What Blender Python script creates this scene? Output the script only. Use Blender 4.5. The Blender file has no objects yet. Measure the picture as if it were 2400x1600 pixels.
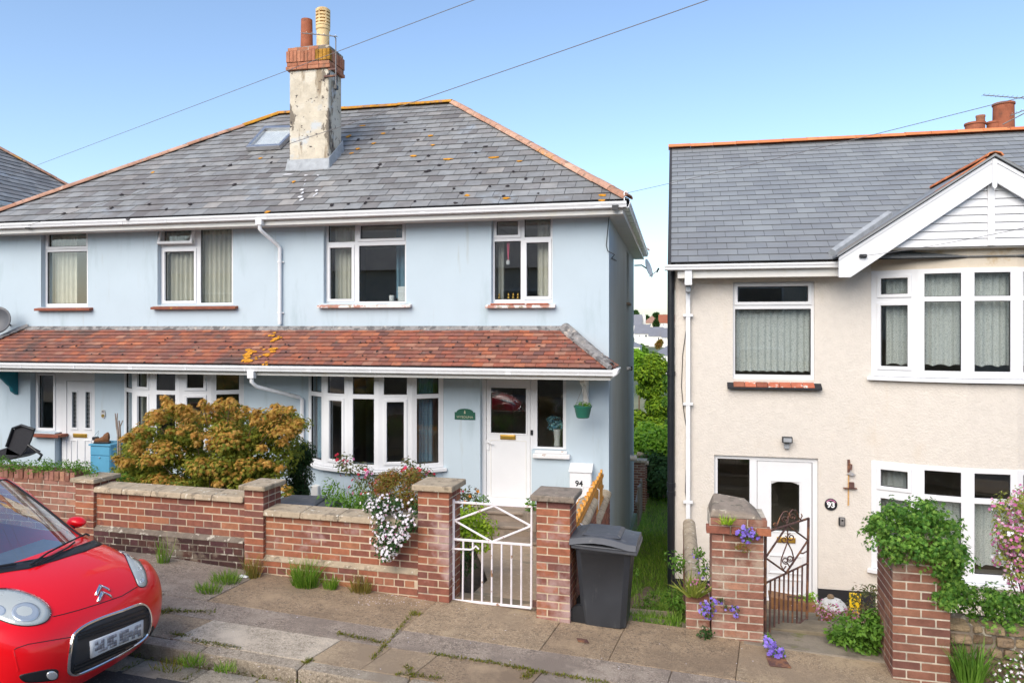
import bpy, bmesh, math, random
from mathutils import Vector, Matrix
from mathutils.bvhtree import BVHTree
R = math.radians
rnd = random.Random(94)
scene = bpy.context.scene
COL = scene.collection

# ------------------------------------------------------------------ camera
F, CX, CY, CAMZ = 1750.0, 1200.0, 768.6, 3.0      # focal length and horizon of the 2400 x 1600 photograph
TH = math.atan(382.0 / F); SN, CS = math.sin(TH), math.cos(TH)
cam_d = bpy.data.cameras.new('camera'); cam = bpy.data.objects.new('camera', cam_d); COL.objects.link(cam)
cam.location = (0, 0, CAMZ); cam.rotation_euler = (R(90), 0, TH)
cam_d.sensor_width = 36; cam_d.lens = 36 * F / 2400; cam_d.shift_y = (CY - 800) / 2400
cam_d.clip_end = 4000; scene.camera = cam

# ------------------------------------------------------------------ sky, sun, exposure
SUN_EL, SUN_AZ = R(38), R(195)            # sun high behind the camera, a little to its left
world = bpy.data.worlds.new('World'); scene.world = world; world.use_nodes = True
wn = world.node_tree.nodes; wl = world.node_tree.links
sky = wn.new('ShaderNodeTexSky'); sky.sky_type = 'NISHITA'; sky.sun_disc = False
sky.sun_elevation = SUN_EL; sky.sun_rotation = SUN_AZ; sky.air_density = 1.0; sky.dust_density = 1.3; sky.ozone_density = 2.2
wn['Background'].inputs['Strength'].default_value = 0.15
wl.new(sky.outputs[0], wn['Background'].inputs['Color'])
sun_d = bpy.data.lights.new('sun', 'SUN'); sun = bpy.data.objects.new('sun', sun_d); COL.objects.link(sun)
sun_d.energy = 2.2; sun_d.angle = R(55); sun_d.color = (1, .90, .75)
sd = Vector((math.sin(SUN_AZ) * math.cos(SUN_EL), math.cos(SUN_AZ) * math.cos(SUN_EL), math.sin(SUN_EL)))
sun.rotation_euler = sd.to_track_quat('Z', 'Y').to_euler(); sun.location = (0, -20, 40)
vs = scene.view_settings; vs.view_transform = 'Standard'; vs.look = 'None'; vs.exposure = 0.72; vs.gamma = 1; vs.use_curve_mapping = False

# ------------------------------------------------------------------ photo pixel -> place
def ray(px, py):
    u = (px - CX) / F
    return Vector((-SN + u * CS, CS + u * SN, -(py - CY) / F))
def W(px, py, Y):                       # on the upright plane at distance Y
    d = ray(px, py); k = Y / d.y
    return Vector((d.x * k, Y, CAMZ + d.z * k))
def WX(px, py, X):                      # on the upright plane through X
    d = ray(px, py); k = X / d.x
    return Vector((X, d.y * k, CAMZ + d.z * k))
def WZ(px, py, Z):
    d = ray(px, py); k = (Z - CAMZ) / d.z
    return Vector((d.x * k, d.y * k, Z))
def Xat(px, Y): return W(px, CY, Y).x
def pav(X, Y): return CAMZ - 2.90 - .055 * X + (Y - 7.1) * .02      # height of the sloping pavement
def G(px, py, fn=pav):
    Z = CAMZ - 2.8
    for _ in range(12):
        p = WZ(px, py, Z); Z = fn(p.x, p.y)
    return WZ(px, py, Z)
def project(p):
    x, y, z = p[0], p[1], p[2] - CAMZ
    dep = -SN * x + CS * y
    if dep < .1: return None
    return CX + F * (CS * x + SN * y) / dep, CY - F * z / dep, dep
def showsize(p, s=1):
    q = project(p)
    if not q or q[0] < -20 or q[0] > 2420 or q[1] < -20 or q[1] > 1620: return 0
    return s / q[2]

# ------------------------------------------------------------------ materials
MATS = {}
def lin(c):
    if isinstance(c, str):
        c = [int(c[i:i + 2], 16) / 255 for i in (0, 2, 4)]
        c = [x / 12.92 if x <= .04045 else ((x + .055) / 1.055) ** 2.4 for x in c]
    return (c[0], c[1], c[2], 1)
def M(name, base, rough=.7, var=.12, vscale=6.0, rand=None, blots=(), bump=None, spec=.3, metal=0, coat=0, stretch=(1, 1, 1), sub=0, trans=0, rvar=.15):
    """rand: list of colours picked per piece; blots: (scale, lo, hi, colour, stretch) patches with a shape of their own"""
    m = bpy.data.materials.new(name); m.use_nodes = True; MATS[name] = m
    nt = m.node_tree; N = nt.nodes; L = nt.links
    b = N['Principled BSDF']
    b.inputs['Roughness'].default_value = rough; b.inputs['Metallic'].default_value = metal
    b.inputs['Specular IOR Level'].default_value = spec
    if coat: b.inputs['Coat Weight'].default_value = coat; b.inputs['Coat Roughness'].default_value = .03
    geo = N.new('ShaderNodeNewGeometry'); oi = N.new('ShaderNodeObjectInfo')
    mp = N.new('ShaderNodeMapping'); mp.inputs['Scale'].default_value = stretch; L.new(geo.outputs['Position'], mp.inputs['Vector'])
    col = None
    rv = N.new('ShaderNodeMath'); rv.operation = 'ADD'; L.new(oi.outputs['Random'], rv.inputs[0]); L.new(geo.outputs['Random Per Island'], rv.inputs[1])
    fr = N.new('ShaderNodeMath'); fr.operation = 'FRACT'; L.new(rv.outputs[0], fr.inputs[0])
    if rand:
        cr = N.new('ShaderNodeValToRGB'); L.new(fr.outputs[0], cr.inputs[0]); e = cr.color_ramp.elements
        cr.color_ramp.interpolation = 'LINEAR'
        cs = [lin(c) for c in rand]
        e[0].position = 0; e[0].color = cs[0]; e[1].position = 1; e[1].color = cs[-1]
        for i in range(1, len(cs) - 1):
            x = e.new(i / (len(cs) - 1)); x.color = cs[i]
        col = cr.outputs[0]
    else:
        c = N.new('ShaderNodeRGB'); c.outputs[0].default_value = lin(base); col = c.outputs[0]
    def noise(scale, detail=4, vec=None):
        n = N.new('ShaderNodeTexNoise'); n.inputs['Scale'].default_value = scale; n.inputs['Detail'].default_value = detail
        n.inputs['Roughness'].default_value = .62; L.new(vec or mp.outputs[0], n.inputs['Vector']); return n.outputs['Fac']
    if var:
        hs = N.new('ShaderNodeHueSaturation'); L.new(col, hs.inputs['Color'])
        mr = N.new('ShaderNodeMapRange'); L.new(noise(vscale, 6), mr.inputs['Value'])
        mr.inputs['From Min'].default_value = .25; mr.inputs['From Max'].default_value = .75
        mr.inputs['To Min'].default_value = 1 - var * 1.6; mr.inputs['To Max'].default_value = 1 + var * 1.6
        L.new(mr.outputs[0], hs.inputs['Value']); col = hs.outputs[0]
    for bl in blots:
        sc, lo, hi, c = bl[:4]; lo = .5 + (lo - .5) * .68; hi = .5 + (hi - .5) * .68; st = bl[4] if len(bl) > 4 else None
        vec = None
        if st:
            mm = N.new('ShaderNodeMapping'); mm.inputs['Scale'].default_value = st
            mm.inputs['Location'].default_value = (sc * 3.1, sc * 1.7, lo * 9); L.new(geo.outputs['Position'], mm.inputs['Vector']); vec = mm.outputs[0]
        mr = N.new('ShaderNodeMapRange'); L.new(noise(sc, 5, vec), mr.inputs['Value'])
        mr.inputs['From Min'].default_value = lo; mr.inputs['From Max'].default_value = hi
        mx = N.new('ShaderNodeMix'); mx.data_type = 'RGBA'; L.new(mr.outputs[0], mx.inputs['Factor'])
        L.new(col, mx.inputs['A']); mx.inputs['B'].default_value = lin(c); col = mx.outputs['Result']
    L.new(col, b.inputs['Base Color'])
    if rvar:
        mr = N.new('ShaderNodeMapRange'); L.new(noise(vscale * 2.3, 3), mr.inputs['Value'])
        mr.inputs['To Min'].default_value = max(0, rough - rvar); mr.inputs['To Max'].default_value = min(1, rough + rvar)
        L.new(mr.outputs[0], b.inputs['Roughness'])
    if bump:
        bp = N.new('ShaderNodeBump'); bp.inputs['Strength'].default_value = bump[1]; bp.inputs['Distance'].default_value = bump[2] if len(bump) > 2 else .01
        L.new(noise(bump[0], 5), bp.inputs['Height']); L.new(bp.outputs[0], b.inputs['Normal'])
    if trans:                                   # thin leaves and cloth let some light through
        tr = N.new('ShaderNodeBsdfTranslucent'); L.new(col, tr.inputs[0])
        ms = N.new('ShaderNodeMixShader'); ms.inputs[0].default_value = trans
        L.new(b.outputs[0], ms.inputs[1]); L.new(tr.outputs[0], ms.inputs[2]); L.new(ms.outputs[0], N['Material Output'].inputs[0])
    return m
def glass(name, tint, refl=1.0, shading_boost=.0, ior=1.5, rough=0.0):
    m = bpy.data.materials.new(name); m.use_nodes = True; MATS[name] = m
    nt = m.node_tree; N = nt.nodes; L = nt.links; N.remove(N['Principled BSDF'])
    t = N.new('ShaderNodeBsdfTransparent'); t.inputs[0].default_value = lin(tint)
    g = N.new('ShaderNodeBsdfGlossy'); g.inputs['Roughness'].default_value = rough; g.inputs[0].default_value = (.97, .98, 1, 1)
    lw = N.new('ShaderNodeLayerWeight'); lw.inputs[0].default_value = .5          # Schlick: the same from both sides of the pane
    pw = N.new('ShaderNodeMath'); pw.operation = 'POWER'; pw.inputs[1].default_value = 5; L.new(lw.outputs['Facing'], pw.inputs[0])
    mu = N.new('ShaderNodeMath'); mu.operation = 'MULTIPLY_ADD'; mu.inputs[1].default_value = .9; mu.inputs[2].default_value = .035 * refl + shading_boost; mu.use_clamp = True
    L.new(pw.outputs[0], mu.inputs[0])
    ms = N.new('ShaderNodeMixShader'); L.new(mu.outputs[0], ms.inputs[0]); L.new(t.outputs[0], ms.inputs[1]); L.new(g.outputs[0], ms.inputs[2])
    L.new(ms.outputs[0], N['Material Output'].inputs[0]); return m

ZS = (2.2, 2.2, .35)       # vertical streaks
M('blue_render', (.475, .565, .63), .85, .025, 1.2, blots=((1.3, .60, .85, (.40, .49, .54), (2.5, 2.5, .5)), (2.2, .66, .95, (.40, .44, .44), (3, 3, .3))), bump=(60, .18, .006))
M('blue_side', (.52, .60, .635), .85, .03, 1.2, blots=((.9, .44, 1.05, (.42, .45, .43), (1, 1.0, .18)), (1.6, .62, 1.1, (.26, .27, .23), (1, 1.3, .12))), bump=(60, .18, .006))
M('cream_render', (.66, .61, .55), .9, .035, 9, blots=((1.4, .62, .95, (.62, .545, .45), (1.5, 1.5, .6)), (9, .80, .92, (.5, .43, .34), (1, 1, 1.6))), bump=(34, .55, .02))
M('cream_smooth', (.66, .58, .47), .85, .05, 2.5, blots=((3, .58, .74, (.55, .42, .26), (1, 1, 1)),), bump=(30, .25, .01))
M('plaster_dark', (.48, .44, .38), .9, .1, 2)
M('plaster_light', (.55, .52, .46), .9, .06, 2)
M('floor_inside', (.2, .14, .09), .7, .2, 2)
M('upvc', (.74, .75, .77), .35, .02, 3, spec=.45)
M('upvc_grubby', (.72, .71, .68), .45, .04, 3, blots=((2.2, .56, .9, (.70, .67, .59), (2, 2, 2)), (6, .70, .95, (.52, .49, .41), (2, 2, 2))))
M('gutter_white', (.78, .79, .81), .3, .03, 3, spec=.5)
M('rubber_seal', (.02, .02, .022), .6, 0)
M('slate_old', (.2, .21, .23), .62, .14, 5, rand=['7b7c7c', '838485', '757473', '8c8d8d', '807e7d', '6f6c6b', '888a8b', '94908c'], bump=(40, .25, .006),
  blots=((.55, .54, .86, (.14, .125, .12), (1, 1, 1)), (2.6, .82, .88, (.55, .26, .05), (1.1, 1.1, 2.6)), (7, .86, .90, (.03, .024, .028), (1, 1, 1)), (1.1, .64, .80, (.30, .33, .36), (1, 1, 1))), spec=.35)
M('slate_new', (.25, .255, .28), .5, .06, 2, rand=['7f8387', '868a8d', '7b7f83', '8c9092', '828689'], bump=(60, .12, .004), blots=((.35, .5, .9, (.19, .195, .205), (1, 1, .5)),), spec=.45)
M('slate_deck', (.045, .045, .05), .9, .1)
M('lichen', (.55, .24, .02), .95, .25, 20, bump=(50, .8, .02))
M('black_moss', (.025, .02, .022), .95, .2, 20)
M('white_drops', (.58, .58, .60), .9, .1, 20)
M('ridge_tile', (.42, .2, .1), .85, .16, 7, rand=['b8907c', 'b08672', 'c09a84', 'a87c66'], bump=(35, .4, .01), blots=((1.0, .66, .84, (.55, .27, .035), (1, 1, 1)), (8, .60, .72, (.20, .15, .11), (1, 1, 1)), (6, .70, .78, (.6, .55, .48), (1, 1, 1))))
M('ridge_tile_lichen', (.5, .25, .04), .9, .2, 9, rand=['bf8a2c', 'b8802e', 'c29236'], bump=(35, .6, .02), blots=((7, .52, .66, (.36, .19, .10), (1, 1, 1)), (9, .60, .72, (.14, .10, .06), (1, 1, 1))))
M('ridge_tile_new', (.5, .2, .08), .8, .12, 6, rand=['c97a4e', 'c06f45', 'cf8458', 'b9683f'], bump=(35, .3, .008), blots=((5, .62, .8, (.22, .09, .05), (1, 1, 1)),))
M('roof_tile_red', (.3, .1, .06), .85, .14, 14, rand=['94604e', '7a544c', 'a8664c', '75504a', '9c6a56', '6c4e4a', 'b47254', '865a50', '9a5c4a', '785650', 'a87a66'], bump=(45, .5, .01),
  blots=((.7, .62, .8, (.10, .075, .07), (1, 1, 1)), (5, .66, .78, (.16, .12, .10), (1, 1, 1))))
M('mortar_grey', (.26, .25, .245), .95, .22, 10, blots=((6, .52, .62, (.13, .125, .125), (1, 1, 1)), (8, .62, .75, (.45, .40, .35), (1, 1, 1))), bump=(40, .8, .02))
M('brick_red', (.3, .1, .06), .88, .16, 16, rand=['925c4a', '825246', '9e6248', '774c44', 'a4684c', '8c5848', '704a44', '966450', 'a87254'], bump=(70, .6, .006),
  blots=((1.6, .58, .74, (.42, .29, .27), (1, 1, 1)), (2.2, .70, .80, (.14, .055, .05), (1, 1, 1))))
M('brick_dark', (.1, .06, .05), .9, .2, 14, rand=['4c3430', '3d2b2a', '57393a', '46302c', '5e4038'], bump=(70, .6, .006), blots=((3, .62, .75, (.25, .2, .15), (1, 1, 1)),))
M('brick_old', (.28, .13, .09), .9, .18, 12, rand=['987060', '8a6456', 'a5786a', '906454', '82584a', 'ac8068'], bump=(50, .8, .01), blots=((2.5, .58, .74, (.40, .29, .22), (1, 1, 1)), (3, .66, .8, (.12, .08, .06), (1, 1, 1))))
M('brick_brown', (.2, .1, .07), .88, .15, 12, rand=['82584a', '785044', '8c6250', '704c44', '966a54', '7e5446'], bump=(60, .7, .008), blots=((2.0, .60, .74, (.30, .20, .15), (1, 1, 1)),))
M('brick_orange', (.4, .17, .09), .88, .15, 12, rand=['ac7258', 'a06850', 'b67e62', '966048'], bump=(60, .6, .008), blots=((3, .55, .72, (.20, .12, .08), (1, 1, 1)),))
M('mortar', (.55, .44, .315), .95, .14, 14, blots=((3, .58, .74, (.36, .30, .24), (1, 1, 1)),), bump=(60, .6, .008))
M('mortar_pale', (.52, .46, .37), .95, .16, 14, blots=((3, .58, .74, (.30, .27, .22), (1, 1, 1)),), bump=(60, .6, .008))
M('mortar_dark', (.2, .165, .13), .95, .2, 14, blots=((9, .58, .66, (.5, .46, .38), (1, 1, 1)),), bump=(60, .6, .008))
M('coping_stone', (.42, .34, .24), .92, .14, 8, blots=((12, .56, .70, (.24, .195, .14), (1, 1, 1)), (15, .66, .73, (.62, .57, .46), (1, 1, 1)), (2.4, .6, .76, (.3, .26, .18), (1, 1, 1))), bump=(60, .7, .012))
M('cap_stone', (.27, .22, .175), .92, .16, 8, blots=((12, .56, .70, (.17, .145, .11), (1, 1, 1)), (13, .66, .73, (.5, .44, .34), (1, 1, 1))), bump=(60, .8, .012))
M('pav_brown', (0.403, 0.289, 0.183), .95, .16, 3.5, blots=((11, .50, .78, (0.245, 0.180, 0.121), (1, 1, 1)), (34, .50, .72, (0.196, 0.143, 0.097), (1, 1, 1)), (75, .54, .74, (0.578, 0.455, 0.313), (1, 1, 1)), (150, .56, .70, (0.196, 0.143, 0.097), (1, 1, 1)), (1.1, .50, .74, (0.272, 0.198, 0.132), (1, 1, 1)), (2.3, .56, .80, (0.483, 0.353, 0.225), (1, 1, 1))), bump=(120, 1, .014))
M('pav_grey', (0.381, 0.307, 0.242), .95, .16, 3.5, blots=((11, .50, .78, (0.235, 0.188, 0.149), (1, 1, 1)), (34, .50, .72, (0.188, 0.150, 0.119), (1, 1, 1)), (75, .54, .74, (0.653, 0.544, 0.442), (1, 1, 1)), (150, .56, .70, (0.188, 0.150, 0.119), (1, 1, 1)), (1.1, .50, .74, (0.273, 0.219, 0.177), (1, 1, 1)), (2.3, .56, .80, (0.479, 0.397, 0.316), (1, 1, 1))), bump=(120, 1, .014))
M('pav_pale', (0.612, 0.521, 0.404), .95, .16, 3.5, blots=((11, .50, .78, (0.400, 0.331, 0.251), (1, 1, 1)), (34, .50, .72, (0.320, 0.265, 0.201), (1, 1, 1)), (75, .54, .74, (0.799, 0.698, 0.564), (1, 1, 1)), (150, .56, .70, (0.320, 0.265, 0.201), (1, 1, 1)), (1.1, .50, .74, (0.493, 0.412, 0.315), (1, 1, 1)), (2.3, .56, .80, (0.692, 0.597, 0.469), (1, 1, 1))), bump=(120, 1, .014))
M('pav_light_brown', (0.448, 0.329, 0.211), .95, .16, 3.5, blots=((11, .50, .78, (0.279, 0.207, 0.136), (1, 1, 1)), (34, .50, .72, (0.223, 0.165, 0.109), (1, 1, 1)), (75, .54, .74, (0.659, 0.528, 0.371), (1, 1, 1)), (150, .56, .70, (0.223, 0.165, 0.109), (1, 1, 1)), (1.1, .50, .74, (0.338, 0.254, 0.172), (1, 1, 1)), (2.3, .56, .80, (0.519, 0.397, 0.258), (1, 1, 1))), bump=(120, 1, .014))
M('kerb_stone', (0.449, 0.372, 0.285), .95, .16, 3.5, blots=((11, .50, .78, (0.312, 0.259, 0.197), (1, 1, 1)), (34, .50, .72, (0.216, 0.179, 0.135), (1, 1, 1)), (75, .54, .74, (0.684, 0.592, 0.466), (1, 1, 1)), (150, .56, .70, (0.216, 0.179, 0.135), (1, 1, 1)), (1.1, .50, .74, (0.317, 0.258, 0.192), (1, 1, 1)), (2.3, .56, .80, (0.528, 0.454, 0.349), (1, 1, 1))), bump=(120, 1, .014))
M('channel_stone', (0.455, 0.393, 0.312), .95, .16, 3.5, blots=((11, .50, .78, (0.332, 0.279, 0.216), (1, 1, 1)), (34, .50, .72, (0.229, 0.192, 0.148), (1, 1, 1)), (75, .54, .74, (0.683, 0.600, 0.482), (1, 1, 1)), (150, .56, .70, (0.229, 0.192, 0.148), (1, 1, 1)), (1.1, .50, .74, (0.354, 0.301, 0.234), (1, 1, 1)), (2.3, .56, .80, (0.574, 0.496, 0.398), (1, 1, 1))), bump=(120, 1, .014))
M('asphalt', (.075, .073, .076), .9, .14, 5, blots=((60, .62, .70, (.17, .165, .16), (1, 1, 1)), (1, .56, .74, (.10, .097, .10), (1, 1, 1))), bump=(160, .9, .008))
M('joint_dirt_step_shade', (.20, .165, .115), .98, .2, 9)
M('path_sand', (.44, .33, .225), .95, .1, 3, blots=((30, .62, .70, (.56, .46, .35), (1, 1, 1)), (1.0, .54, .72, (.33, .25, .18), (1, 1, 1)), (2, .64, .76, (.28, .24, .17), (1, 1, 1))), bump=(90, .7, .008))
M('step_stone', (.30, .24, .19), .95, .14, 4, blots=((2.2, .54, .72, (.17, .145, .115), (1, 1, 1)),), bump=(60, .7, .01))
M('step_old', (.26, .22, .17), .95, .16, 4, blots=((2.2, .54, .72, (.14, .12, .09), (1, 1, 1)), (3, .62, .76, (.17, .17, .07), (1, 1, 1))), bump=(50, .9, .014))
M('soil', (.09, .065, .045), .98, .25, 7, bump=(40, 1, .03))
M('grass_ground', (.10, .125, .03), .98, .3, 3, blots=((.9, .55, .72, (.15, .12, .06), (1, 1, 1)),), bump=(40, 1, .03))
M('dirt_path', (.19, .135, .09), .98, .2, 4, bump=(40, .8, .02))
M('white_paint', (.74, .74, .75), .5, .06, 9, blots=((9, .64, .72, (.42, .28, .20), (1, 1, 1)),))
M('white_metal', (.80, .76, .78), .45, .06, 12, blots=((14, .66, .74, (.35, .2, .12), (1, 1, 1)),))
M('rust_metal', (.12, .06, .05), .7, .25, 18, blots=((9, .52, .66, (.26, .12, .06), (1, 1, 1)),), spec=.4, bump=(60, .4, .004))
M('black_plastic', (.018, .02, .024), .42, .1, 5, spec=.45)
M('bin_grey', (.038, .042, .05), .48, .1, 4, spec=.45, blots=((3, .62, .8, (.075, .08, .085), (3, 3, .6)),))
M('bin_lid', (.075, .08, .092), .45, .08, 5, spec=.45, blots=((8, .64, .8, (.14, .14, .14), (1, 1, 1)),))
M('pipe_black', (.012, .014, .018), .35, .05, 3, spec=.5)
M('wire_black', (.02, .02, .02), .6, 0)
M('wire_grey', (.20, .19, .19), .6, 0)
M('brass', (.55, .34, .07), .35, .08, 9, metal=.75)
M('chrome', (.8, .8, .82), .12, 0, metal=1)
M('steel', (.55, .55, .56), .35, .05, metal=.9)
M('lead', (.33, .35, .37), .6, .14, 8, bump=(20, .3, .01))
M('render_chimney', (.56, .50, .40), .92, .12, 5, blots=((1.4, .47, .60, (.62, .57, .48), (1, 1, 1)), (1.5, .57, .60, (.20, .17, .135), (1.3, 1.3, .7)), (2.6, .60, .72, (.30, .24, .17), (1.6, 1.6, .3)), (9, .67, .71, (.06, .05, .05), (1, 1, 1)), (2.0, .62, .75, (.52, .54, .55), (1, 1, 1))), bump=(25, .7, .02))
M('pot_red', (.32, .105, .055), .8, .16, 8, blots=((4, .58, .74, (.16, .07, .045), (1, 1, 1)),))
M('pot_buff', (.72, .53, .28), .75, .1, 8, blots=((4, .6, .76, (.45, .28, .12), (1, 1, 1)),))
M('brick_lichen', (.42, .26, .04), .95, .25, 14, rand=['a5762c', '8f6a2a', 'b08236'], bump=(50, .8, .02))
M('sill_brown', (.2, .075, .05), .7, .16, 9, rand=['8b5240', '7a4436', '96604a'], blots=((7, .62, .72, (.42, .24, .05), (1, 1, 1)),))
M('sill_flaky', (.72, .66, .64), .8, .1, 9, blots=((5, .50, .56, (.45, .23, .18), (1, 1, 1)), (7, .60, .70, (.30, .24, .16), (1, 1, 1))), bump=(30, .7, .01))
M('tile_sill', (.42, .16, .10), .75, .16, 9, rand=['ab5f48', 'b56a50', '9c5442'], blots=((8, .58, .68, (.72, .64, .58), (1, 1, 1)),))
M('cloth_cream', (.78, .75, .64), .9, .05, 6, trans=.25)
M('cloth_white', (.82, .84, .83), .9, .05, 6, trans=.3)
M('lace', (.82, .84, .80), .95, .1, 60, trans=.35, blots=((70, .55, .62, (.50, .54, .52), (1, 1, 1)),))
M('cloth_blue', (.16, .28, .36), .9, .08, 6)
M('wood_orange', (.62, .27, .03), .6, .14, 10, rand=['c98a34', 'c07f2a', 'd1943e'], stretch=(6, 1, 6), bump=(40, .3, .006))
M('wood_brown', (.25, .13, .06), .6, .2, 8)
M('wood_grey', (.24, .2, .16), .9, .2, 8, stretch=(6, 6, 1))
M('green_plastic', (.025, .14, .10), .4, .06, 5)
M('sign_green', (.02, .10, .065), .45, .06, 12)
M('sign_cream', (.42, .42, .30), .6, .1)
M('black_print', (.015, .015, .018), .5, 0)
M('white_print', (.85, .85, .85), .5, 0)
M('plinth_black', (.022, .022, .026), .6, .15, 6)
M('resin_black', (.03, .03, .035), .55, .12, 20, bump=(120, .4, .004))
M('blue_paint', (.10, .33, .50), .6, .08, 4)
M('teal_paint', (.02, .17, .22), .5, .08, 4)
M('leather_brown', (.16, .07, .03), .7, .25, 14)
M('bark', (.14, .095, .06), .95, .25, 12, stretch=(3, 3, .7), bump=(30, .8, .02))
M('twig_grey', (.25, .2, .17), .95, .2, 20)
M('stone_rubble', (.33, .25, .18), .95, .25, 5, rand=['7d6a54', '8b7760', '6c5946', '978468', '74604e'], blots=((4, .6, .75, (.16, .12, .09), (1, 1, 1)),), bump=(18, 1, .04))
M('stone_white', (.5, .5, .5), .9, .12, 14, bump=(40, .6, .01))
M('yellow_plastic', (.75, .5, .015), .5, .08, 9)
M('rust_stain', (.55, .33, .14), .95, .2, 20)
M('hill_green', (.11, .14, .08), .98, .3, .05, blots=((.02, .5, .65, (.2, .2, .12), (1, 1, 1)),))
M('far_wall', (.78, .77, .74), .9, .03, .5)
M('far_wall_cream', (.72, .66, .55), .9, .03, .5)
M('far_slate', (.20, .205, .23), .7, .06, .5)
M('far_tile', (.33, .19, .14), .85, .1, .8)
M('far_tile_red', (.30, .105, .06), .85, .1, .8)
M('far_glass', (.06, .07, .08), .15, 0, spec=.5)
M('litter_white', (.8, .82, .84), .4, .03)
M('vase_white', (.7, .7, .68), .3, .03)
glass('window_glass', (.92, .94, .94), 1.3, .022)
glass('skylight_glass', (.96, .97, .97), 1.0, .0)
glass('window_glass_dim', (.60, .63, .64), 1.6, .03)
glass('lamp_glass', (.9, .92, .93), 1.3, .02)
glass('car_glass', (.86, .92, .92), 1.6, .34)
def LEAF(name, cols, trans=.35, rough=.55): return M(name, (.1, .1, .03), rough, .12, 3, rand=cols, trans=trans, spec=.3, rvar=0)
LEAF('leaf_maple', ['c09244', 'cc9e50', 'b4883a', 'd8aa5e', 'ac963c', 'a49236', 'd0984e', 'c2a650'], .4)
LEAF('leaf_maple_green', ['808c2e', '929434', '6e8028', 'a29c3a', '627624', '88963a'], .4)
LEAF('leaf_conifer', ['2c4220', '3a5428', '46622c', '263a1c'])
LEAF('leaf_dark', ['36552a', '446832', '2c4a24', '52763a'])
LEAF('leaf_green', ['567f2a', '6a9636', '466f24', '7fa842', '608c30'], .4)
LEAF('leaf_bright', ['7fae2a', '92be34', '6a9a24', 'a6cc44', '5a8a20'])
LEAF('leaf_lime', ['a8c832', '8fb42a', 'bcd640', '7c9e24'])
LEAF('leaf_rust', ['a06c3a', '80702e', '8a8236', 'a45e3c', '707a2e', '94883c'])
LEAF('leaf_fuchsia', ['55663a', '6e6640', '46592e', '766a48', '5e7640', '84604a'])
LEAF('leaf_ivy', ['5a8a34', '44742c', '7aa640', '386426', '92b850', '64923a'], .4)
LEAF('leaf_varieg', ['8a9a3a', 'a8b04e', '6e8030', 'bcc062', '5c702a'])
LEAF('leaf_tree', ['7a9a1e', '8caa26', '5e841c', '9cb630', '4a6e18', '6a8e20'])
LEAF('grass_blade', ['6a9430', '7fa83a', '588426', '92b446', 'a0b456'], .45)
LEAF('grass_dry', ['a08a4a', '8a8a40', '9c7c44', '7a8438'])
LEAF('moss', ['6a7a24', '8a8a30', '55681e', 'a08a38'])
LEAF('petal_white', ['f2ecf0', 'e8e0ea', 'faf6f8'], .25)
LEAF('petal_pink', ['d884b0', 'c4689c', 'e8b0cc', 'b85890', 'f0d0e0'], .25)
LEAF('petal_red', ['b01c38', '9a1430', 'c83048', 'd85a80'], .25)
LEAF('petal_purple', ['8a72d8', '9c84e4', '7a60c8', 'b0a0ec'], .25)
LEAF('petal_orange', ['d88a2a', 'c87820', 'e89a3a'], .25)
LEAF('petal_blue', ['78b8c0', '90c8cc', '5a94b4', 'a8d4d0'], .25)

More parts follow.
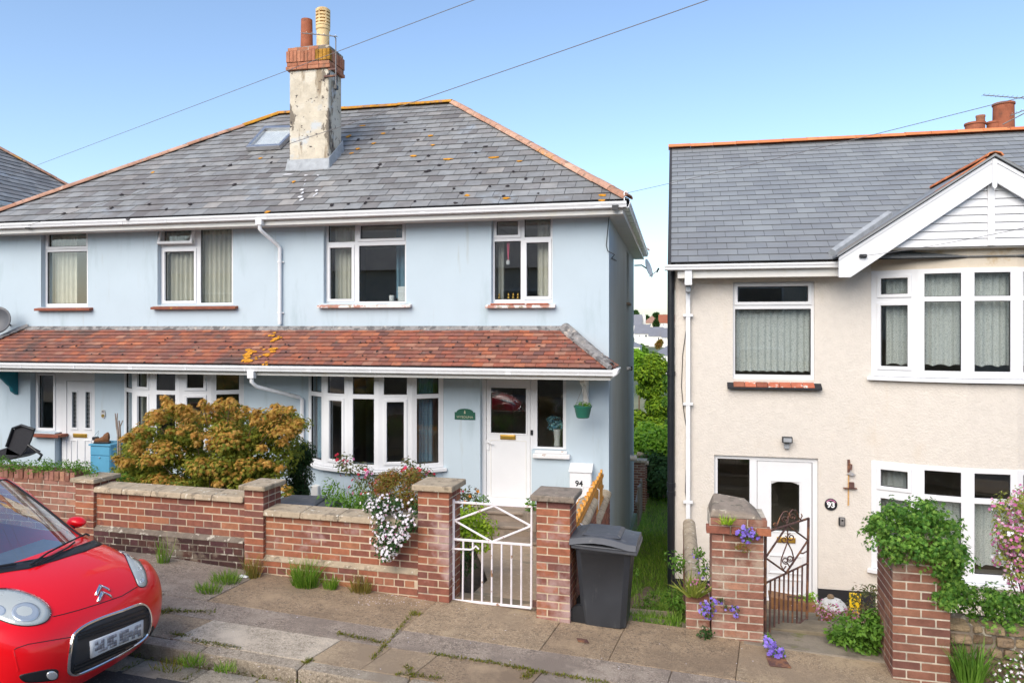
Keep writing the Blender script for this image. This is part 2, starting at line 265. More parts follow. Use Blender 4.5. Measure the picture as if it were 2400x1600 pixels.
# ------------------------------------------------------------------ mesh helpers
class MB:
    def __init__(s): s.v = []; s.f = []; s.m = []
    def add(s, vs, fs, mi=0):
        o = len(s.v); s.v += [tuple(v) for v in vs]; s.f += [tuple(i + o for i in f) for f in fs]; s.m += [mi] * len(fs)
    def box(s, a, b, mi=0):
        x0, y0, z0 = a; x1, y1, z1 = b
        s.hexa([(x0, y0, z0), (x1, y0, z0), (x1, y1, z0), (x0, y1, z0), (x0, y0, z1), (x1, y0, z1), (x1, y1, z1), (x0, y1, z1)], mi)
    def hexa(s, p, mi=0):
        s.add(p, [(3, 2, 1, 0), (4, 5, 6, 7), (0, 1, 5, 4), (1, 2, 6, 5), (2, 3, 7, 6), (3, 0, 4, 7)], mi)
    def prism(s, poly, d, mi=0, smooth=False):
        """poly: list of 3D points, d: extrusion vector"""
        n = len(poly); d = Vector(d); p = [Vector(q) for q in poly]
        s.add(p + [q + d for q in p], [tuple(range(n))[::-1], tuple(range(n, 2 * n))] + [(i, (i + 1) % n, (i + 1) % n + n, i + n) for i in range(n)], mi)
    def tube(s, pts, r, seg=8, mi=0, caps=True):
        pts = [Vector(p) for p in pts]; n = len(pts); rs = r if isinstance(r, (list, tuple)) else [r] * n
        vs = []; prev = None
        for i, p in enumerate(pts):
            t = (pts[min(i + 1, n - 1)] - pts[max(i - 1, 0)])
            if t.length < 1e-9: t = Vector((0, 0, 1))
            t.normalize()
            a = prev if prev is not None else (Vector((0, 0, 1)) if abs(t.z) < .9 else Vector((1, 0, 0)))
            u = (a - t * a.dot(t))
            if u.length < 1e-6: u = t.orthogonal()
            u.normalize(); w = t.cross(u); prev = u
            vs += [p + (u * math.cos(2 * math.pi * k / seg) + w * math.sin(2 * math.pi * k / seg)) * rs[i] for k in range(seg)]
        fs = [(i * seg + k, i * seg + (k + 1) % seg, (i + 1) * seg + (k + 1) % seg, (i + 1) * seg + k) for i in range(n - 1) for k in range(seg)]
        if caps: fs += [tuple(range(seg))[::-1], tuple(range((n - 1) * seg, n * seg))]
        s.add(vs, fs, mi)
    def lathe(s, prof, c, seg=20, mi=0):
        """prof: (radius, z) from bottom to top around the upright axis through c"""
        c = Vector(c); vs = []; n = len(prof)
        for r, z in prof: vs += [c + Vector((r * math.cos(2 * math.pi * k / seg), r * math.sin(2 * math.pi * k / seg), z)) for k in range(seg)]
        fs = [(i * seg + k, i * seg + (k + 1) % seg, (i + 1) * seg + (k + 1) % seg, (i + 1) * seg + k) for i in range(n - 1) for k in range(seg)]
        fs += [tuple(range(seg))[::-1], tuple(range((n - 1) * seg, n * seg))]
        s.add(vs, fs, mi)
    def sheet(s, pts, frame, rect, holes, y0, y1, mi=0):
        pass
    def build(s, name, mats, parent=None, smooth=False, bevel=0, kind=None, label=None, cat=None, group=None, subsurf=0, angle=40):
        me = bpy.data.meshes.new(name); me.from_pydata(s.v, [], s.f); me.validate()
        if isinstance(mats, str): mats = [mats]
        for m in mats: me.materials.append(MATS[m])
        if len(mats) > 1 and len(me.polygons) == len(s.m): me.polygons.foreach_set('material_index', s.m)
        if smooth:
            me.polygons.foreach_set('use_smooth', [True] * len(me.polygons))
            if smooth != 'all': me.set_sharp_from_angle(angle=R(angle))
        me.update()
        o = link(name, me, parent)
        if bevel:
            b = o.modifiers.new('bevel', 'BEVEL'); b.width = bevel; b.segments = 2; b.limit_method = 'ANGLE'; b.angle_limit = R(35)
        if subsurf:
            b = o.modifiers.new('subsurf', 'SUBSURF'); b.levels = subsurf; b.render_levels = subsurf
        tag(o, label, cat, group, kind)
        return o
def link(name, me, parent=None):
    o = bpy.data.objects.new(name, me); COL.objects.link(o)
    if parent is not None: o.parent = parent
    return o
def tag(o, label=None, cat=None, group=None, kind=None):
    if label: o['label'] = label
    if cat: o['category'] = cat
    if group: o['group'] = group
    if kind: o['kind'] = kind
    return o
def thing(name, label, cat, group=None):        # built in place: origin in the world's origin, the parts carry world coordinates
    o = bpy.data.objects.new(name, None); COL.objects.link(o); o.empty_display_size = .1
    return tag(o, label, cat, group)
def part(name, parent):
    o = bpy.data.objects.new(name, None); COL.objects.link(o); o.parent = parent; o.empty_display_size = .05; return o
class Pl:
    """an upright plane: origin o, horizontal unit vector d, outward normal n"""
    def __init__(s, o, d=(1, 0, 0)):
        s.o = Vector(o); s.d = Vector(d).normalized(); s.n = Vector((s.d.y, -s.d.x, 0))
    def p(s, a, z, out=0): return s.o + s.d * a + Vector((0, 0, z)) + s.n * out
    def uv(s, px, py, out=0):                                    # photo pixel -> (a, z) on this plane
        dr = ray(px, py); q = s.o + s.n * out; k = (q - cam.location).dot(s.n) / dr.dot(s.n)
        w = cam.location + dr * k - s.o; return w.dot(s.d), w.z
    def box(s, mb, a0, a1, z0, z1, o0, o1, mi=0):
        mb.hexa([s.p(a0, z0, o1), s.p(a1, z0, o1), s.p(a1, z0, o0), s.p(a0, z0, o0), s.p(a0, z1, o1), s.p(a1, z1, o1), s.p(a1, z1, o0), s.p(a0, z1, o0)], mi)
def panel(mb, pl, rect, holes, o0, o1, mi=0):
    """a slab o0 (back) .. o1 (front) over rect (a0,a1,z0,z1) with rectangular holes cut through"""
    A = sorted({rect[0], rect[1]} | {min(max(h[i], rect[0]), rect[1]) for h in holes for i in (0, 1)})
    Z = sorted({rect[2], rect[3]} | {min(max(h[i], rect[2]), rect[3]) for h in holes for i in (2, 3)})
    def solid(i, j):
        if i < 0 or j < 0 or i >= len(A) - 1 or j >= len(Z) - 1: return False
        a = (A[i] + A[i + 1]) / 2; z = (Z[j] + Z[j + 1]) / 2
        return not any(h[0] < a < h[1] and h[2] < z < h[3] for h in holes)
    idx = {}; vs = []; fs = []
    def V(i, j, k):
        if (i, j, k) not in idx: idx[(i, j, k)] = len(vs); vs.append(pl.p(A[i], Z[j], (o0, o1)[k]))
        return idx[(i, j, k)]
    for i in range(len(A) - 1):
        for j in range(len(Z) - 1):
            if not solid(i, j): continue
            fs.append((V(i, j, 1), V(i + 1, j, 1), V(i + 1, j + 1, 1), V(i, j + 1, 1)))
            fs.append((V(i, j, 0), V(i, j + 1, 0), V(i + 1, j + 1, 0), V(i + 1, j, 0)))
            if not solid(i - 1, j): fs.append((V(i, j, 0), V(i, j, 1), V(i, j + 1, 1), V(i, j + 1, 0)))
            if not solid(i + 1, j): fs.append((V(i + 1, j, 1), V(i + 1, j, 0), V(i + 1, j + 1, 0), V(i + 1, j + 1, 1)))
            if not solid(i, j - 1): fs.append((V(i, j, 0), V(i + 1, j, 0), V(i + 1, j, 1), V(i, j, 1)))
            if not solid(i, j + 1): fs.append((V(i, j + 1, 1), V(i + 1, j + 1, 1), V(i + 1, j + 1, 0), V(i, j + 1, 0)))
    mb.add(vs, fs, mi)
def window(parent, pl, outer, panes, casements=(), glassmat='window_glass', depth=.07, name='window', mat='upvc', proud=.018, opened=None):
    """outer and panes are (a0,a1,z0,z1) on the plane; casements = indices of panes in an opening sash"""
    w = part(name, parent)
    fr = MB(); panel(fr, pl, outer, panes, -depth, 0); fr.build('frame', mat, w, bevel=.004)
    for i, h in enumerate(panes):
        seal = MB(); e = .008
        panel(seal, pl, h, [(h[0] + e, h[1] - e, h[2] + e, h[3] - e)], -.045, -.02); seal.build('seal', 'rubber_seal', w)
        g = MB(); pl.box(g, h[0], h[1], h[2], h[3], -.036, -.03); g.build('pane', glassmat, w)
        if i in casements:
            b = .052; c = MB(); panel(c, pl, (h[0] - b, h[1] + b, h[2] - b, h[3] + b), [(h[0] - .002, h[1] + .002, h[2] - .002, h[3] + .002)], -.01, proud)
            c.build('casement', mat, w, bevel=.006)
    return w
def rectpx(pl, x0, y0, x1, y1, out=0):
    a = pl.uv(x0, (y0 + y1) / 2, out)[0]; b = pl.uv(x1, (y0 + y1) / 2, out)[0]
    c = pl.uv((x0 + x1) / 2, y1, out)[1]; d = pl.uv((x0 + x1) / 2, y0, out)[1]
    return (a, b, c, d)
# chamfered unit brick, shared
def chamfer_mesh(name, l, w, h, c, mats):
    me = bpy.data.meshes.new(name); bm = bmesh.new(); bmesh.ops.create_cube(bm, size=1)
    bmesh.ops.scale(bm, vec=(l, w, h), verts=bm.verts)
    bmesh.ops.bevel(bm, geom=bm.edges[:], offset=c, segments=1, affect='EDGES')
    bm.to_mesh(me); bm.free()
    for m in mats: me.materials.append(MATS[m])
    return me
_bm = {}
def brick_mesh(l, w, h, mat):
    k = (round(l, 3), round(w, 3), round(h, 3), mat)
    if k not in _bm: _bm[k] = chamfer_mesh('brick_shape', l, w, h, .004, [mat])
    return _bm[k]
def brick_at(parent, c, rz, l, w, h, mat, jit=.002, name='brick'):
    o = link(name, brick_mesh(l, w, h, mat), parent)
    o.location = Vector(c) + Vector((0, 0, 0)) + Vector((math.sin(rz), -math.cos(rz), 0)) * rnd.uniform(-jit, jit)
    o.rotation_euler = (rnd.uniform(-.006, .006), rnd.uniform(-.004, .004), rz + rnd.uniform(-.006, .006))
    return o
def brick_run(parent, pl, a0, a1, z0, n, mat, L=.215, H=.065, J=.012, D=.1025, out=0, offs=0, header_rows=(), course=None, zmin=None):
    """n courses of stretchers over a0..a1 with the faces at 'out'"""
    rz = math.atan2(pl.d.y, pl.d.x); ch = course or (H + J)
    for r in range(n):
        z = z0 + r * ch + ch / 2; l = .1025 if r in header_rows else L
        a = a0 - ((r + offs) % 2) * (l + J) / 2
        while a < a1 - .02:
            b0 = max(a, a0); b1 = min(a + l, a1)
            if b1 - b0 > .03 and (zmin is None or z + ch > zmin((b0 + b1) / 2)):
                q = round((b1 - b0) / .01) * .01 if (b1 - b0) < l - .002 else l
                brick_at(parent, pl.p((b0 + b1) / 2, z, out - D / 2), rz, q, D, ch - J, mat)
            a += l + J
def pier(parent, pl, a0, w, d, z0, n, mat, mort, course=.075, name='pier', big=False):
    """a square brick pier: front at out=0, going back d; bonded corners"""
    p = part(name, parent); J = .012; H = course - J; bw = .1025
    m = MB(); pl.box(m, a0 + .0045, a0 + w - .0045, z0, z0 + n * course, -d + .0045, -.0045); m.build('mortar', mort, p)
    rz = math.atan2(pl.d.y, pl.d.x)
    for r in range(n):
        z = z0 + r * course + course / 2; e = (r % 2)
        # front and back faces
        cuts = []
        ln = w; a = 0; first = .215 if e else bw
        while ln - a > .02:
            l = first if a == 0 else .215
            l = min(l, ln - a); 
            if ln - (a + l) < .09 and ln - (a + l) > 0: l = ln - a
            if l > .30: l = .215
            cuts.append((a, a + l)); a += l + J
        for (c0, c1) in cuts:
            brick_at(p, pl.p(a0 + (c0 + c1) / 2, z, -bw / 2), rz, c1 - c0, bw, H, mat)
            brick_at(p, pl.p(a0 + w - (c0 + c1) / 2, z, -d + bw / 2), rz, c1 - c0, bw, H, mat)
        l = d - 2 * bw - 2 * J
        k = max(1, round(l / .225))
        for s in range(k):
            q = (l - (k - 1) * J) / k; o = -(bw + J + s * (q + J) + q / 2)
            brick_at(p, pl.p(a0 + bw / 2, z, o), rz, bw, q, H, mat); brick_at(p, pl.p(a0 + w - bw / 2, z, o), rz, bw, q, H, mat)
    return p
# ------------------------------------------------------------------ ground and street
def lerp(x, pts):
    if x <= pts[0][0]: return pts[0][1]
    for (a, b), (c, d) in zip(pts, pts[1:]):
        if x <= c: return b + (d - b) * (x - a) / (c - a)
    return pts[-1][1]
KERB_Y = 5.55
def road_z(X, Y): return pav(X, KERB_Y) - .10 + min(KERB_Y - Y, 2.6) * .02
def alley_z(X, Y): return CAMZ + lerp(Y, [(7.2, -2.86), (9.5, -3.5), (12.2, -4.25), (20.8, -5.4), (27, -5.7)])
def garden_z(X, Y): return CAMZ + lerp(Y, [(7.3, -2.90), (9, -3.08), (12.2, -3.45)])
def yard_z(X, Y): return CAMZ + lerp(Y, [(8.95, -3.58), (12.2, -4.24), (13, -4.24)])
HH = [(21, -5.75), (60, -10), (120, -9), (200, -7.5), (300, -5.6), (420, -1), (600, 6), (900, 9), (2600, 9)]
def surf(name, x0, x1, y0, y1, fn, mat, nx=8, ny=8, kind='structure', bump=0, parent=None, off=0):
    mb = MB(); vs = []; fs = []
    for j in range(ny + 1):
        for i in range(nx + 1):
            X = x0 + (x1 - x0) * i / nx; Y = y0 + (y1 - y0) * j / ny
            vs.append((X, Y, fn(X, Y) + off + (rnd.uniform(-bump, bump) if bump else 0)))
    for j in range(ny):
        for i in range(nx):
            a = j * (nx + 1) + i; fs.append((a, a + 1, a + nx + 2, a + nx + 1))
    mb.add(vs, fs); return mb.build(name, mat, parent, smooth='all', kind=kind)
# one sheet to the horizon: the street plane in front, the valley and the far hillside behind
mb = MB(); xs = [-1600, -500, -200, -90, -40, -20, -14, -6, 0, 6, 14, 20, 40, 90, 200, 500, 1600]
ys = [-1600, -400, -100, -30, -12, 0, 4, 7, 12, 16, 21, 30, 45, 60, 90, 120, 160, 200, 250, 300, 360, 420, 500, 600, 750, 900, 1400, 2600]
vs = []
for y in ys:
    for x in xs:
        xc = max(-40, min(40, x))
        if y < 7: z = pav(xc, 6) - .6
        elif y < 21: z = CAMZ + lerp(y, [(7, -3.9), (12, -4.7), (21, -6.0)]) - .02 * xc
        else: z = CAMZ + lerp(y, HH) - .3 * math.exp(-((y - 60) / 50) ** 2) + math.sin(x * .02 + y * .01) * 1.2 * min(1, (y - 21) / 100)
        vs.append((x, y, z))
nx = len(xs)
mb.add(vs, [(j * nx + i, j * nx + i + 1, (j + 1) * nx + i + 1, (j + 1) * nx + i) for j in range(len(ys) - 1) for i in range(nx - 1)])
mb.build('ground', 'hill_green', smooth='all', kind='structure')

surf('road', -45, 45, -4.2, KERB_Y - .30, road_z, 'asphalt', 30, 10)
def slab(parent, name, poly, top, th, mat, fn=pav, chamfer=.006):
    """poly: (X,Y) corners; a slab whose top follows the ground function"""
    n = len(poly); cx = sum(p[0] for p in poly) / n; cy = sum(p[1] for p in poly) / n
    def ins(p, c):
        d = Vector((cx - p[0], cy - p[1])); return (p[0] + d.x / d.length * c, p[1] + d.y / d.length * c)
    lo = [(p[0], p[1], fn(*p) + top - th) for p in poly]; mid = [(p[0], p[1], fn(*p) + top - chamfer * .7) for p in poly]
    hi = [(*ins(p, chamfer * 1.3), fn(*p) + top) for p in poly]
    m = MB(); m.add(lo + mid + hi, [tuple(range(n))[::-1], tuple(range(2 * n, 3 * n))] + [(i, (i + 1) % n, (i + 1) % n + n, i + n) for i in range(n)] + [(i + n, (i + 1) % n + n, (i + 1) % n + 2 * n, i + 2 * n) for i in range(n)])
    return m.build(name, mat, parent)
pavement = surf('pavement', -45, 45, KERB_Y + .02, 7.6, pav, 'joint_dirt_step_shade', 20, 2, off=-.02)
YA, YB, YC, YD = 5.70, 6.14, 6.50, 7.42
def row(y0, y1, joints, mats, skew=0, wob=.012):
    for k in range(len(joints) - 1):
        a, b = joints[k], joints[k + 1]; g = .003
        w = [0, 0, 0, 0]
        slab(pavement, 'paving_slab', [(a + g + w[0], y0 + g), (b - g + w[1] - 0, y0 + g), (b - g + skew + w[2], y1 - g), (a + g + skew + w[3], y1 - g)], rnd.uniform(-.003, .003), .06, mats[k % len(mats)])
def gx(px, py): return G(px, py).x
fj = [gx(369, 1412), gx(499, 1434), gx(785, 1485), gx(901, 1504), gx(1005, 1524), gx(1245, 1566)]
left = [fj[0] - 1.0 * k for k in range(12, 0, -1)]; right = [fj[-1] + .95 * k for k in range(1, 14)]
row(YA, YB, left + fj + right, ['pav_light_brown'] * 12 + ['pav_light_brown', 'pav_pale', 'pav_light_brown', 'pav_light_brown', 'pav_brown'] + ['pav_grey', 'pav_brown', 'pav_light_brown'] * 5, skew=.10)
row(YB, YC, [-16, -9.6, -5.0, gx(918, 1490), gx(1560, 1580), 5.5, 12], ['pav_grey', 'pav_grey', 'pav_grey', 'pav_grey', 'pav_grey'], skew=.05)
bj = [gx(540, 1372), gx(972, 1440), gx(1266, 1520), gx(1427, 1540), gx(1720, 1570)]
row(YC, YD, [-16, -11, -7.6] + bj + [3.2, 5.4, 8, 12], ['pav_brown', 'pav_brown', 'pav_grey', 'pav_brown', 'pav_light_brown', 'pav_brown', 'pav_brown', 'pav_light_brown', 'pav_light_brown', 'pav_brown', 'pav_brown'], skew=.12)
kerb = surf('kerb', -45, 45, KERB_Y + .04, 5.69, pav, 'joint_dirt_step_shade', 20, 1, off=-.14)
k0 = gx(713, 1552)
xk = k0 - 9 * .915
while xk < 9:
    g = .008; w = rnd.uniform(-.008, .008)
    slab(kerb, 'kerb_stone', [(xk + g, KERB_Y + w), (xk + .915 - g, KERB_Y + w * .5), (xk + .915 - g, 5.69), (xk + g, 5.69)], rnd.uniform(-.002, .006), .26, 'kerb_stone', chamfer=.022)
    xk += .915
gutter = surf('gutter', -45, 45, KERB_Y - .34, KERB_Y, road_z, 'joint_dirt_step_shade', 20, 1, off=-.02)
xk = -12.3
while xk < 9:
    l = rnd.choice([.46, .5, .55, .6])
    slab(gutter, 'channel_stone', [(xk + .012, KERB_Y - .335), (xk + l - .012, KERB_Y - .335), (xk + l + .03, KERB_Y - .05), (xk + .04, KERB_Y - .05)], rnd.uniform(-.004, .008), .08, 'channel_stone', road_z, .016)
    xk += l

# ---- gardens, paths and yards
surf('garden', -16, -2.2, 7.36, 12.2, garden_z, 'soil', 30, 10, bump=.02)
surf('garden_edge', -2.3, -.95, 7.36, 12.25, garden_z, 'soil', 6, 10, off=-.03)
surf('alley', -1.1, .35, 7.36, 27, alley_z, 'grass_ground', 6, 26, bump=.015)
def pz(X, Y): return CAMZ + lerp(Y, [(7.1, -2.845), (7.5, -2.85), (9, -3.01), (11.2, -3.36), (12, -3.40)])
mb = MB(); n = 12; vs = []
for j in range(n + 1):
    t = j / n; Y = 7.36 + (11.45 - 7.36) * t
    x0 = -2.12 - 1.05 * max(0, t - .25) / .75; x1 = -1.36 - .55 * t
    for k in range(5): X = x0 + (x1 - x0) * k / 4; vs.append((X, Y, pz(X, Y) + .03))
mb.add(vs, [(j * 5 + k, j * 5 + k + 1, (j + 1) * 5 + k + 1, (j + 1) * 5 + k) for j in range(n) for k in range(4)])
mb.build('garden_path', 'path_sand', smooth='all', kind='structure')
st = thing('steps', 'three worn brown stone steps up to the white half-glazed door', 'steps')
for i in range(3):
    z0 = CAMZ - 3.42; m = MB(); y0 = 11.22 + .26 * i; x0 = -3.26; x1 = -1.98
    m.box((x0, y0, z0 - .1), (x1, 12.2, z0 + .155 * (i + 1) - .045)); m.build('riser', 'step_stone', st)
    m = MB(); m.box((x0 - .03, y0 - .03, z0 + .155 * (i + 1) - .045), (x1 + .03, 12.19, z0 + .155 * (i + 1))); m.build('tread', 'step_stone', st, bevel=.012)
surf('yard', .05, 9, 8.9, 12.3, yard_z, 'pav_brown', 12, 6, bump=.006)
st = thing('steps', 'weedy old concrete steps going down between the two brick gate piers', 'steps')
for i in range(4):
    m = MB(); y0 = 7.25 + .56 * i; top = CAMZ - 2.955 - .16 * i
    x0, x1 = .62, 2.0
    m.hexa([(x0, y0 - .02, top - .5), (x1, y0 - .02, top - .5), (x1, y0 + .60, top - .5), (x0, y0 + .60, top - .5), (x0, y0 - .02, top + .03), (x1, y0 - .02, top - .03), (x1, y0 + .60, top - .03), (x0, y0 + .60, top + .03)])
    m.build('tread', 'step_old', st, bevel=.015)
    m = MB(); m.box((x0 + .05, y0 + .40, top - .05), (x1 - .05, y0 + .585, top + .034)); m.build('shading_boost', 'joint_dirt_step_shade', st, bevel=.01)  # dark strip along the tread's back: step shading put in as colour
# ------------------------------------------------------------------ roofing helpers
def clip(poly, conv):
    """Sutherland-Hodgman against a convex counter-clockwise polygon"""
    out = poly
    for i in range(len(conv)):
        a, b = conv[i], conv[(i + 1) % len(conv)]; inp = out; out = []
        if not inp: return []
        def side(p): return (b[0] - a[0]) * (p[1] - a[1]) - (b[1] - a[1]) * (p[0] - a[0])
        for j in range(len(inp)):
            p, q = inp[j], inp[(j + 1) % len(inp)]; sp, sq = side(p), side(q)
            if sp >= -1e-9: out.append(p)
            if (sp > 1e-9 and sq < -1e-9) or (sp < -1e-9 and sq > 1e-9):
                k = sp / (sp - sq); out.append((p[0] + (q[0] - p[0]) * k, p[1] + (q[1] - p[1]) * k))
    return out
def area(p): return abs(sum(p[i][0] * p[(i + 1) % len(p)][1] - p[(i + 1) % len(p)][0] * p[i][1] for i in range(len(p)))) / 2
def slates(roof, o, es, et, conv, gauge, width, mat, nind, th=.008, lift=.018, name='slate', jit=.004, gap=.005, skew=0, holes=(), base=.004):
    o, es, et = Vector(o), Vector(es).normalized(), Vector(et).normalized(); n = es.cross(et).normalized()
    if n.z < 0: n = -n
    s0 = min(p[0] for p in conv); s1 = max(p[0] for p in conv); t1 = max(p[1] for p in conv)
    cand = []; r = 0; t = 0
    while t < t1 - .01:
        s = s0 - (width / 2 if r % 2 else 0) - width
        while s < s1:
            rect = [(s, t), (s + width - gap, t), (s + width - gap, t + gauge * 1.06), (s, t + gauge * 1.06)]
            c = clip(rect, conv); s += width
            if len(c) < 3 or area(c) < .12 * area(rect): continue
            cx = sum(p[0] for p in c) / len(c); cy = sum(p[1] for p in c) / len(c)
            if any(h[0] < cx < h[1] and h[2] < cy < h[3] for h in holes): continue
            w = o + es * cx + et * cy; cand.append((showsize(w, area(c)), c, rect, t, abs(area(c) - area(rect)) < 1e-6))
        t += gauge; r += 1
    cand.sort(key=lambda c: -c[0]); key = None; shared = None; mb = MB()
    def poly3(c, t0, org, wj):
        top = []; bot = []
        for (a, b) in c:
            z = base + lift * (1 - (b - t0) / (gauge * 1.06)); p = org(a, b)
            bot.append(p + n * (z - .001) ); top.append(p + n * (z + th))
        return bot, top
    k = 0
    for i, (sz, c, rect, t0, full) in enumerate(cand):
        world = lambda a, b: o + es * a + et * b
        if i < nind and sz > 0:
            if full:
                if shared is None:
                    m2 = MB(); L = lambda a, b: Vector((a - rect[0][0], b - t0, 0))
                    q = [(Vector((p[0] - rect[0][0], p[1] - t0, 0))) for p in rect]
                    vs = []
                    for v in q: vs.append(v + Vector((0, 0, base + lift * (1 - v.y / (gauge * 1.06)))))
                    m2.add(vs + [v + Vector((0, 0, th)) for v in vs], [(3, 2, 1, 0), (4, 5, 6, 7), (0, 1, 5, 4), (1, 2, 6, 5), (2, 3, 7, 6), (3, 0, 4, 7)])
                    shared = bpy.data.meshes.new(name); shared.from_pydata(m2.v, [], m2.f); shared.materials.append(MATS[mat])
                ob = link(name, shared, roof); mt = Matrix((es, et, n)).transposed().to_4x4()
                mt.translation = world(rect[0][0] + rnd.uniform(-jit, jit) * .5, t0 + rnd.uniform(-jit, jit))
                ob.matrix_world = mt @ Matrix.Rotation(rnd.uniform(-jit, jit) * 1.6, 4, 'Z') @ Matrix.Rotation(rnd.uniform(-jit, jit) * 1.2, 4, 'X')
            else:
                m2 = MB(); b, tp = poly3(c, t0, world, 0); m = len(c)
                m2.add(b + tp, [tuple(range(m))[::-1], tuple(range(m, 2 * m))] + [(x, (x + 1) % m, (x + 1) % m + m, x + m) for x in range(m)])
                m2.build(name, mat, roof)
        else:
            b, tp = poly3(c, t0, world, 0); m = len(c)
            mb.add(b + tp, [tuple(range(m))[::-1], tuple(range(m, 2 * m))] + [(x, (x + 1) % m, (x + 1) % m + m, x + m) for x in range(m)])
    if mb.v: mb.build('slates' if 'slate' in name else 'roof_tiles', mat, roof, kind='stuff')
_rt = {}
def ridge_run(roof, p0, p1, mat, length=.42, r=.11, name='ridge_tile', drop=.02, flat=False, fn=None):
    p0, p1 = Vector(p0), Vector(p1); L = (p1 - p0).length; n = max(1, round(L / length)); d = (p1 - p0) / L
    side = d.cross(Vector((0, 0, 1))).normalized(); up = side.cross(d)
    for i in range(n):
        l = L / n; key = (mat, round(l, 3), r, flat)
        if key not in _rt:
            m = MB(); seg = 8 if not flat else 4
            pr = [(math.cos(math.pi * k / seg) * r, math.sin(math.pi * k / seg) * r * (.72 if not flat else .6)) for k in range(seg + 1)]
            inn = [(x * .85, y * .82 - .004) for x, y in pr]; ring = pr + inn[::-1]; q = len(ring)
            a = [Vector((-.004, y, z)) for y, z in ring]; b = [Vector((l - .008, y * .965, z * .965)) for y, z in ring]
            m.add(a + b, [(k, (k + 1) % q, (k + 1) % q + q, k + q) for k in range(q)] + [tuple(range(q))[::-1], tuple(range(q, 2 * q))])
            me = bpy.data.meshes.new(name); me.from_pydata(m.v, [], m.f); _rt[key] = me; me.materials.append(MATS[mat])
        mt_ = mat if fn is None else fn(i, n)
        me = _rt[key]
        if mt_ != mat:
            k2 = key + (mt_,)
            if k2 not in _rt: _rt[k2] = me.copy(); _rt[k2].materials[0] = MATS[mt_]
            me = _rt[k2]
        o = link(name, me, roof)
        mt = Matrix((d, side, up)).transposed().to_4x4(); mt.translation = p0 + d * (l * i) - up * drop + up * rnd.uniform(-.004, .006)
        o.matrix_world = mt @ Matrix.Rotation(rnd.uniform(-.012, .012), 4, 'Z')
def blobs(name, parent, mat, spots, n, seg=9, th=.004):
    """flat ragged patches: spots = (centre, u, v, ru, rv)"""
    mb = MB()
    for (c, u, v, ru, rv) in spots:
        c, u, v = Vector(c), Vector(u).normalized(), Vector(v).normalized(); nn = u.cross(v)
        if nn.z < 0: nn = -nn
        ring = []
        for k in range(seg):
            a = 2 * math.pi * k / seg; q = rnd.uniform(.55, 1.1); ring.append(c + u * math.cos(a) * ru * q + v * math.sin(a) * rv * q)
        m = len(ring); mb.add(ring + [p + nn * th for p in ring], [tuple(range(m, 2 * m))] + [(x, (x + 1) % m, (x + 1) % m + m, x + m) for x in range(m)])
    return mb.build(name, mat, parent, kind='stuff')
def gutter_run(parent, p0, p1, out, mat='gutter_white', brackets=.9, h=.10, w=.11):
    """ogee gutter from p0 to p1 (top back edge), projecting along out"""
    p0, p1, out = Vector(p0), Vector(p1), Vector(out).normalized(); d = (p1 - p0)
    prof = [(0, 0), (0, -h), (.075, -h), (.094, -h * .9), (.098, -h * .52), (.104, -h * .46), (.104, -h * .40), (w + .002, -h * .36), (w + .006, 0), (w - .006, 0), (w - .010, -h * .34), (.096, -h * .44), (.088, -h * .6), (.082, -h * .86), (.008, -h * .92), (.008, 0)]
    m = MB(); m.prism([p0 + out * a + Vector((0, 0, b)) for a, b in prof], d); g = m.build('gutter', mat, parent, smooth=True)
    L = d.length; n = max(1, int(L / brackets)); u = d / L
    for i in range(n):
        q = p0 + u * (L * (i + .5) / n); wd = .028 if i % 3 else .09
        m = MB(); m.prism([q + out * a * 1.06 + Vector((0, 0, b * 1.05 + .004)) for a, b in prof[:8]] , u * wd); m.build('bracket', mat, g)
    return g
def downpipe(parent, pts, r=.034, mat='gutter_white', clips=True):
    m = MB(); m.tube(pts, r, 12); d = m.build('downpipe', mat, parent, smooth=True)
    if clips:
        a, b = Vector(pts[-2]), Vector(pts[-1])
        for k in (.18, .85):
            c = a + (b - a) * k; m = MB(); m.tube([c - Vector((0, 0, .014)), c + Vector((0, 0, .014))], r * 1.22, 12); m.box((c.x - r * 1.9, c.y + r * .6, c.z - .012), (c.x + r * 1.9, c.y + r * 1.1, c.z + .012)); m.build('pipe_clip', mat, d)
    return d
def curtain(pl, a0, a1, z0, z1, out, mat, label, folds=8, amp=.03, name='curtain', group=None, wav=False):
    n = folds * 6; mb = MB(); vs = []; rows = 6
    ph = rnd.uniform(0, 6)
    for j in range(rows + 1):
        for i in range(n + 1):
            a = a0 + (a1 - a0) * i / n; z = z0 + (z1 - z0) * j / rows
            if wav and j == 0: z += .018 * abs(math.sin(i / n * math.pi * 9))
            q = math.sin(i / n * folds * 2 * math.pi + ph + .5 * math.sin(i * .37)) * amp * (1 - .25 * j / rows)
            vs.append(pl.p(a + q * .3, z, out + q))
    mb.add(vs, [(j * (n + 1) + i, j * (n + 1) + i + 1, (j + 1) * (n + 1) + i + 1, (j + 1) * (n + 1) + i) for j in range(rows) for i in range(n)])
    return mb.build(name, mat, smooth='all', label=label, cat='curtain', group=group or 'curtains in the windows')
def text_on(parent, body, pl, a, z, out, size, mat, name='lettering', bold=0, font=None):
    cu = bpy.data.curves.new(name, 'FONT'); cu.body = body; cu.size = size; cu.align_x = 'CENTER'; cu.align_y = 'CENTER'; cu.extrude = .001; cu.offset = bold
    ob = bpy.data.objects.new(name, cu); me = bpy.data.meshes.new_from_object(ob); bpy.data.objects.remove(ob)
    me.materials.append(MATS[mat]); o = link(name, me, parent)
    mt = Matrix((pl.d, Vector((0, 0, 1)), pl.n)).transposed().to_4x4(); mt.translation = pl.p(a, z, out); o.matrix_world = mt
    return o

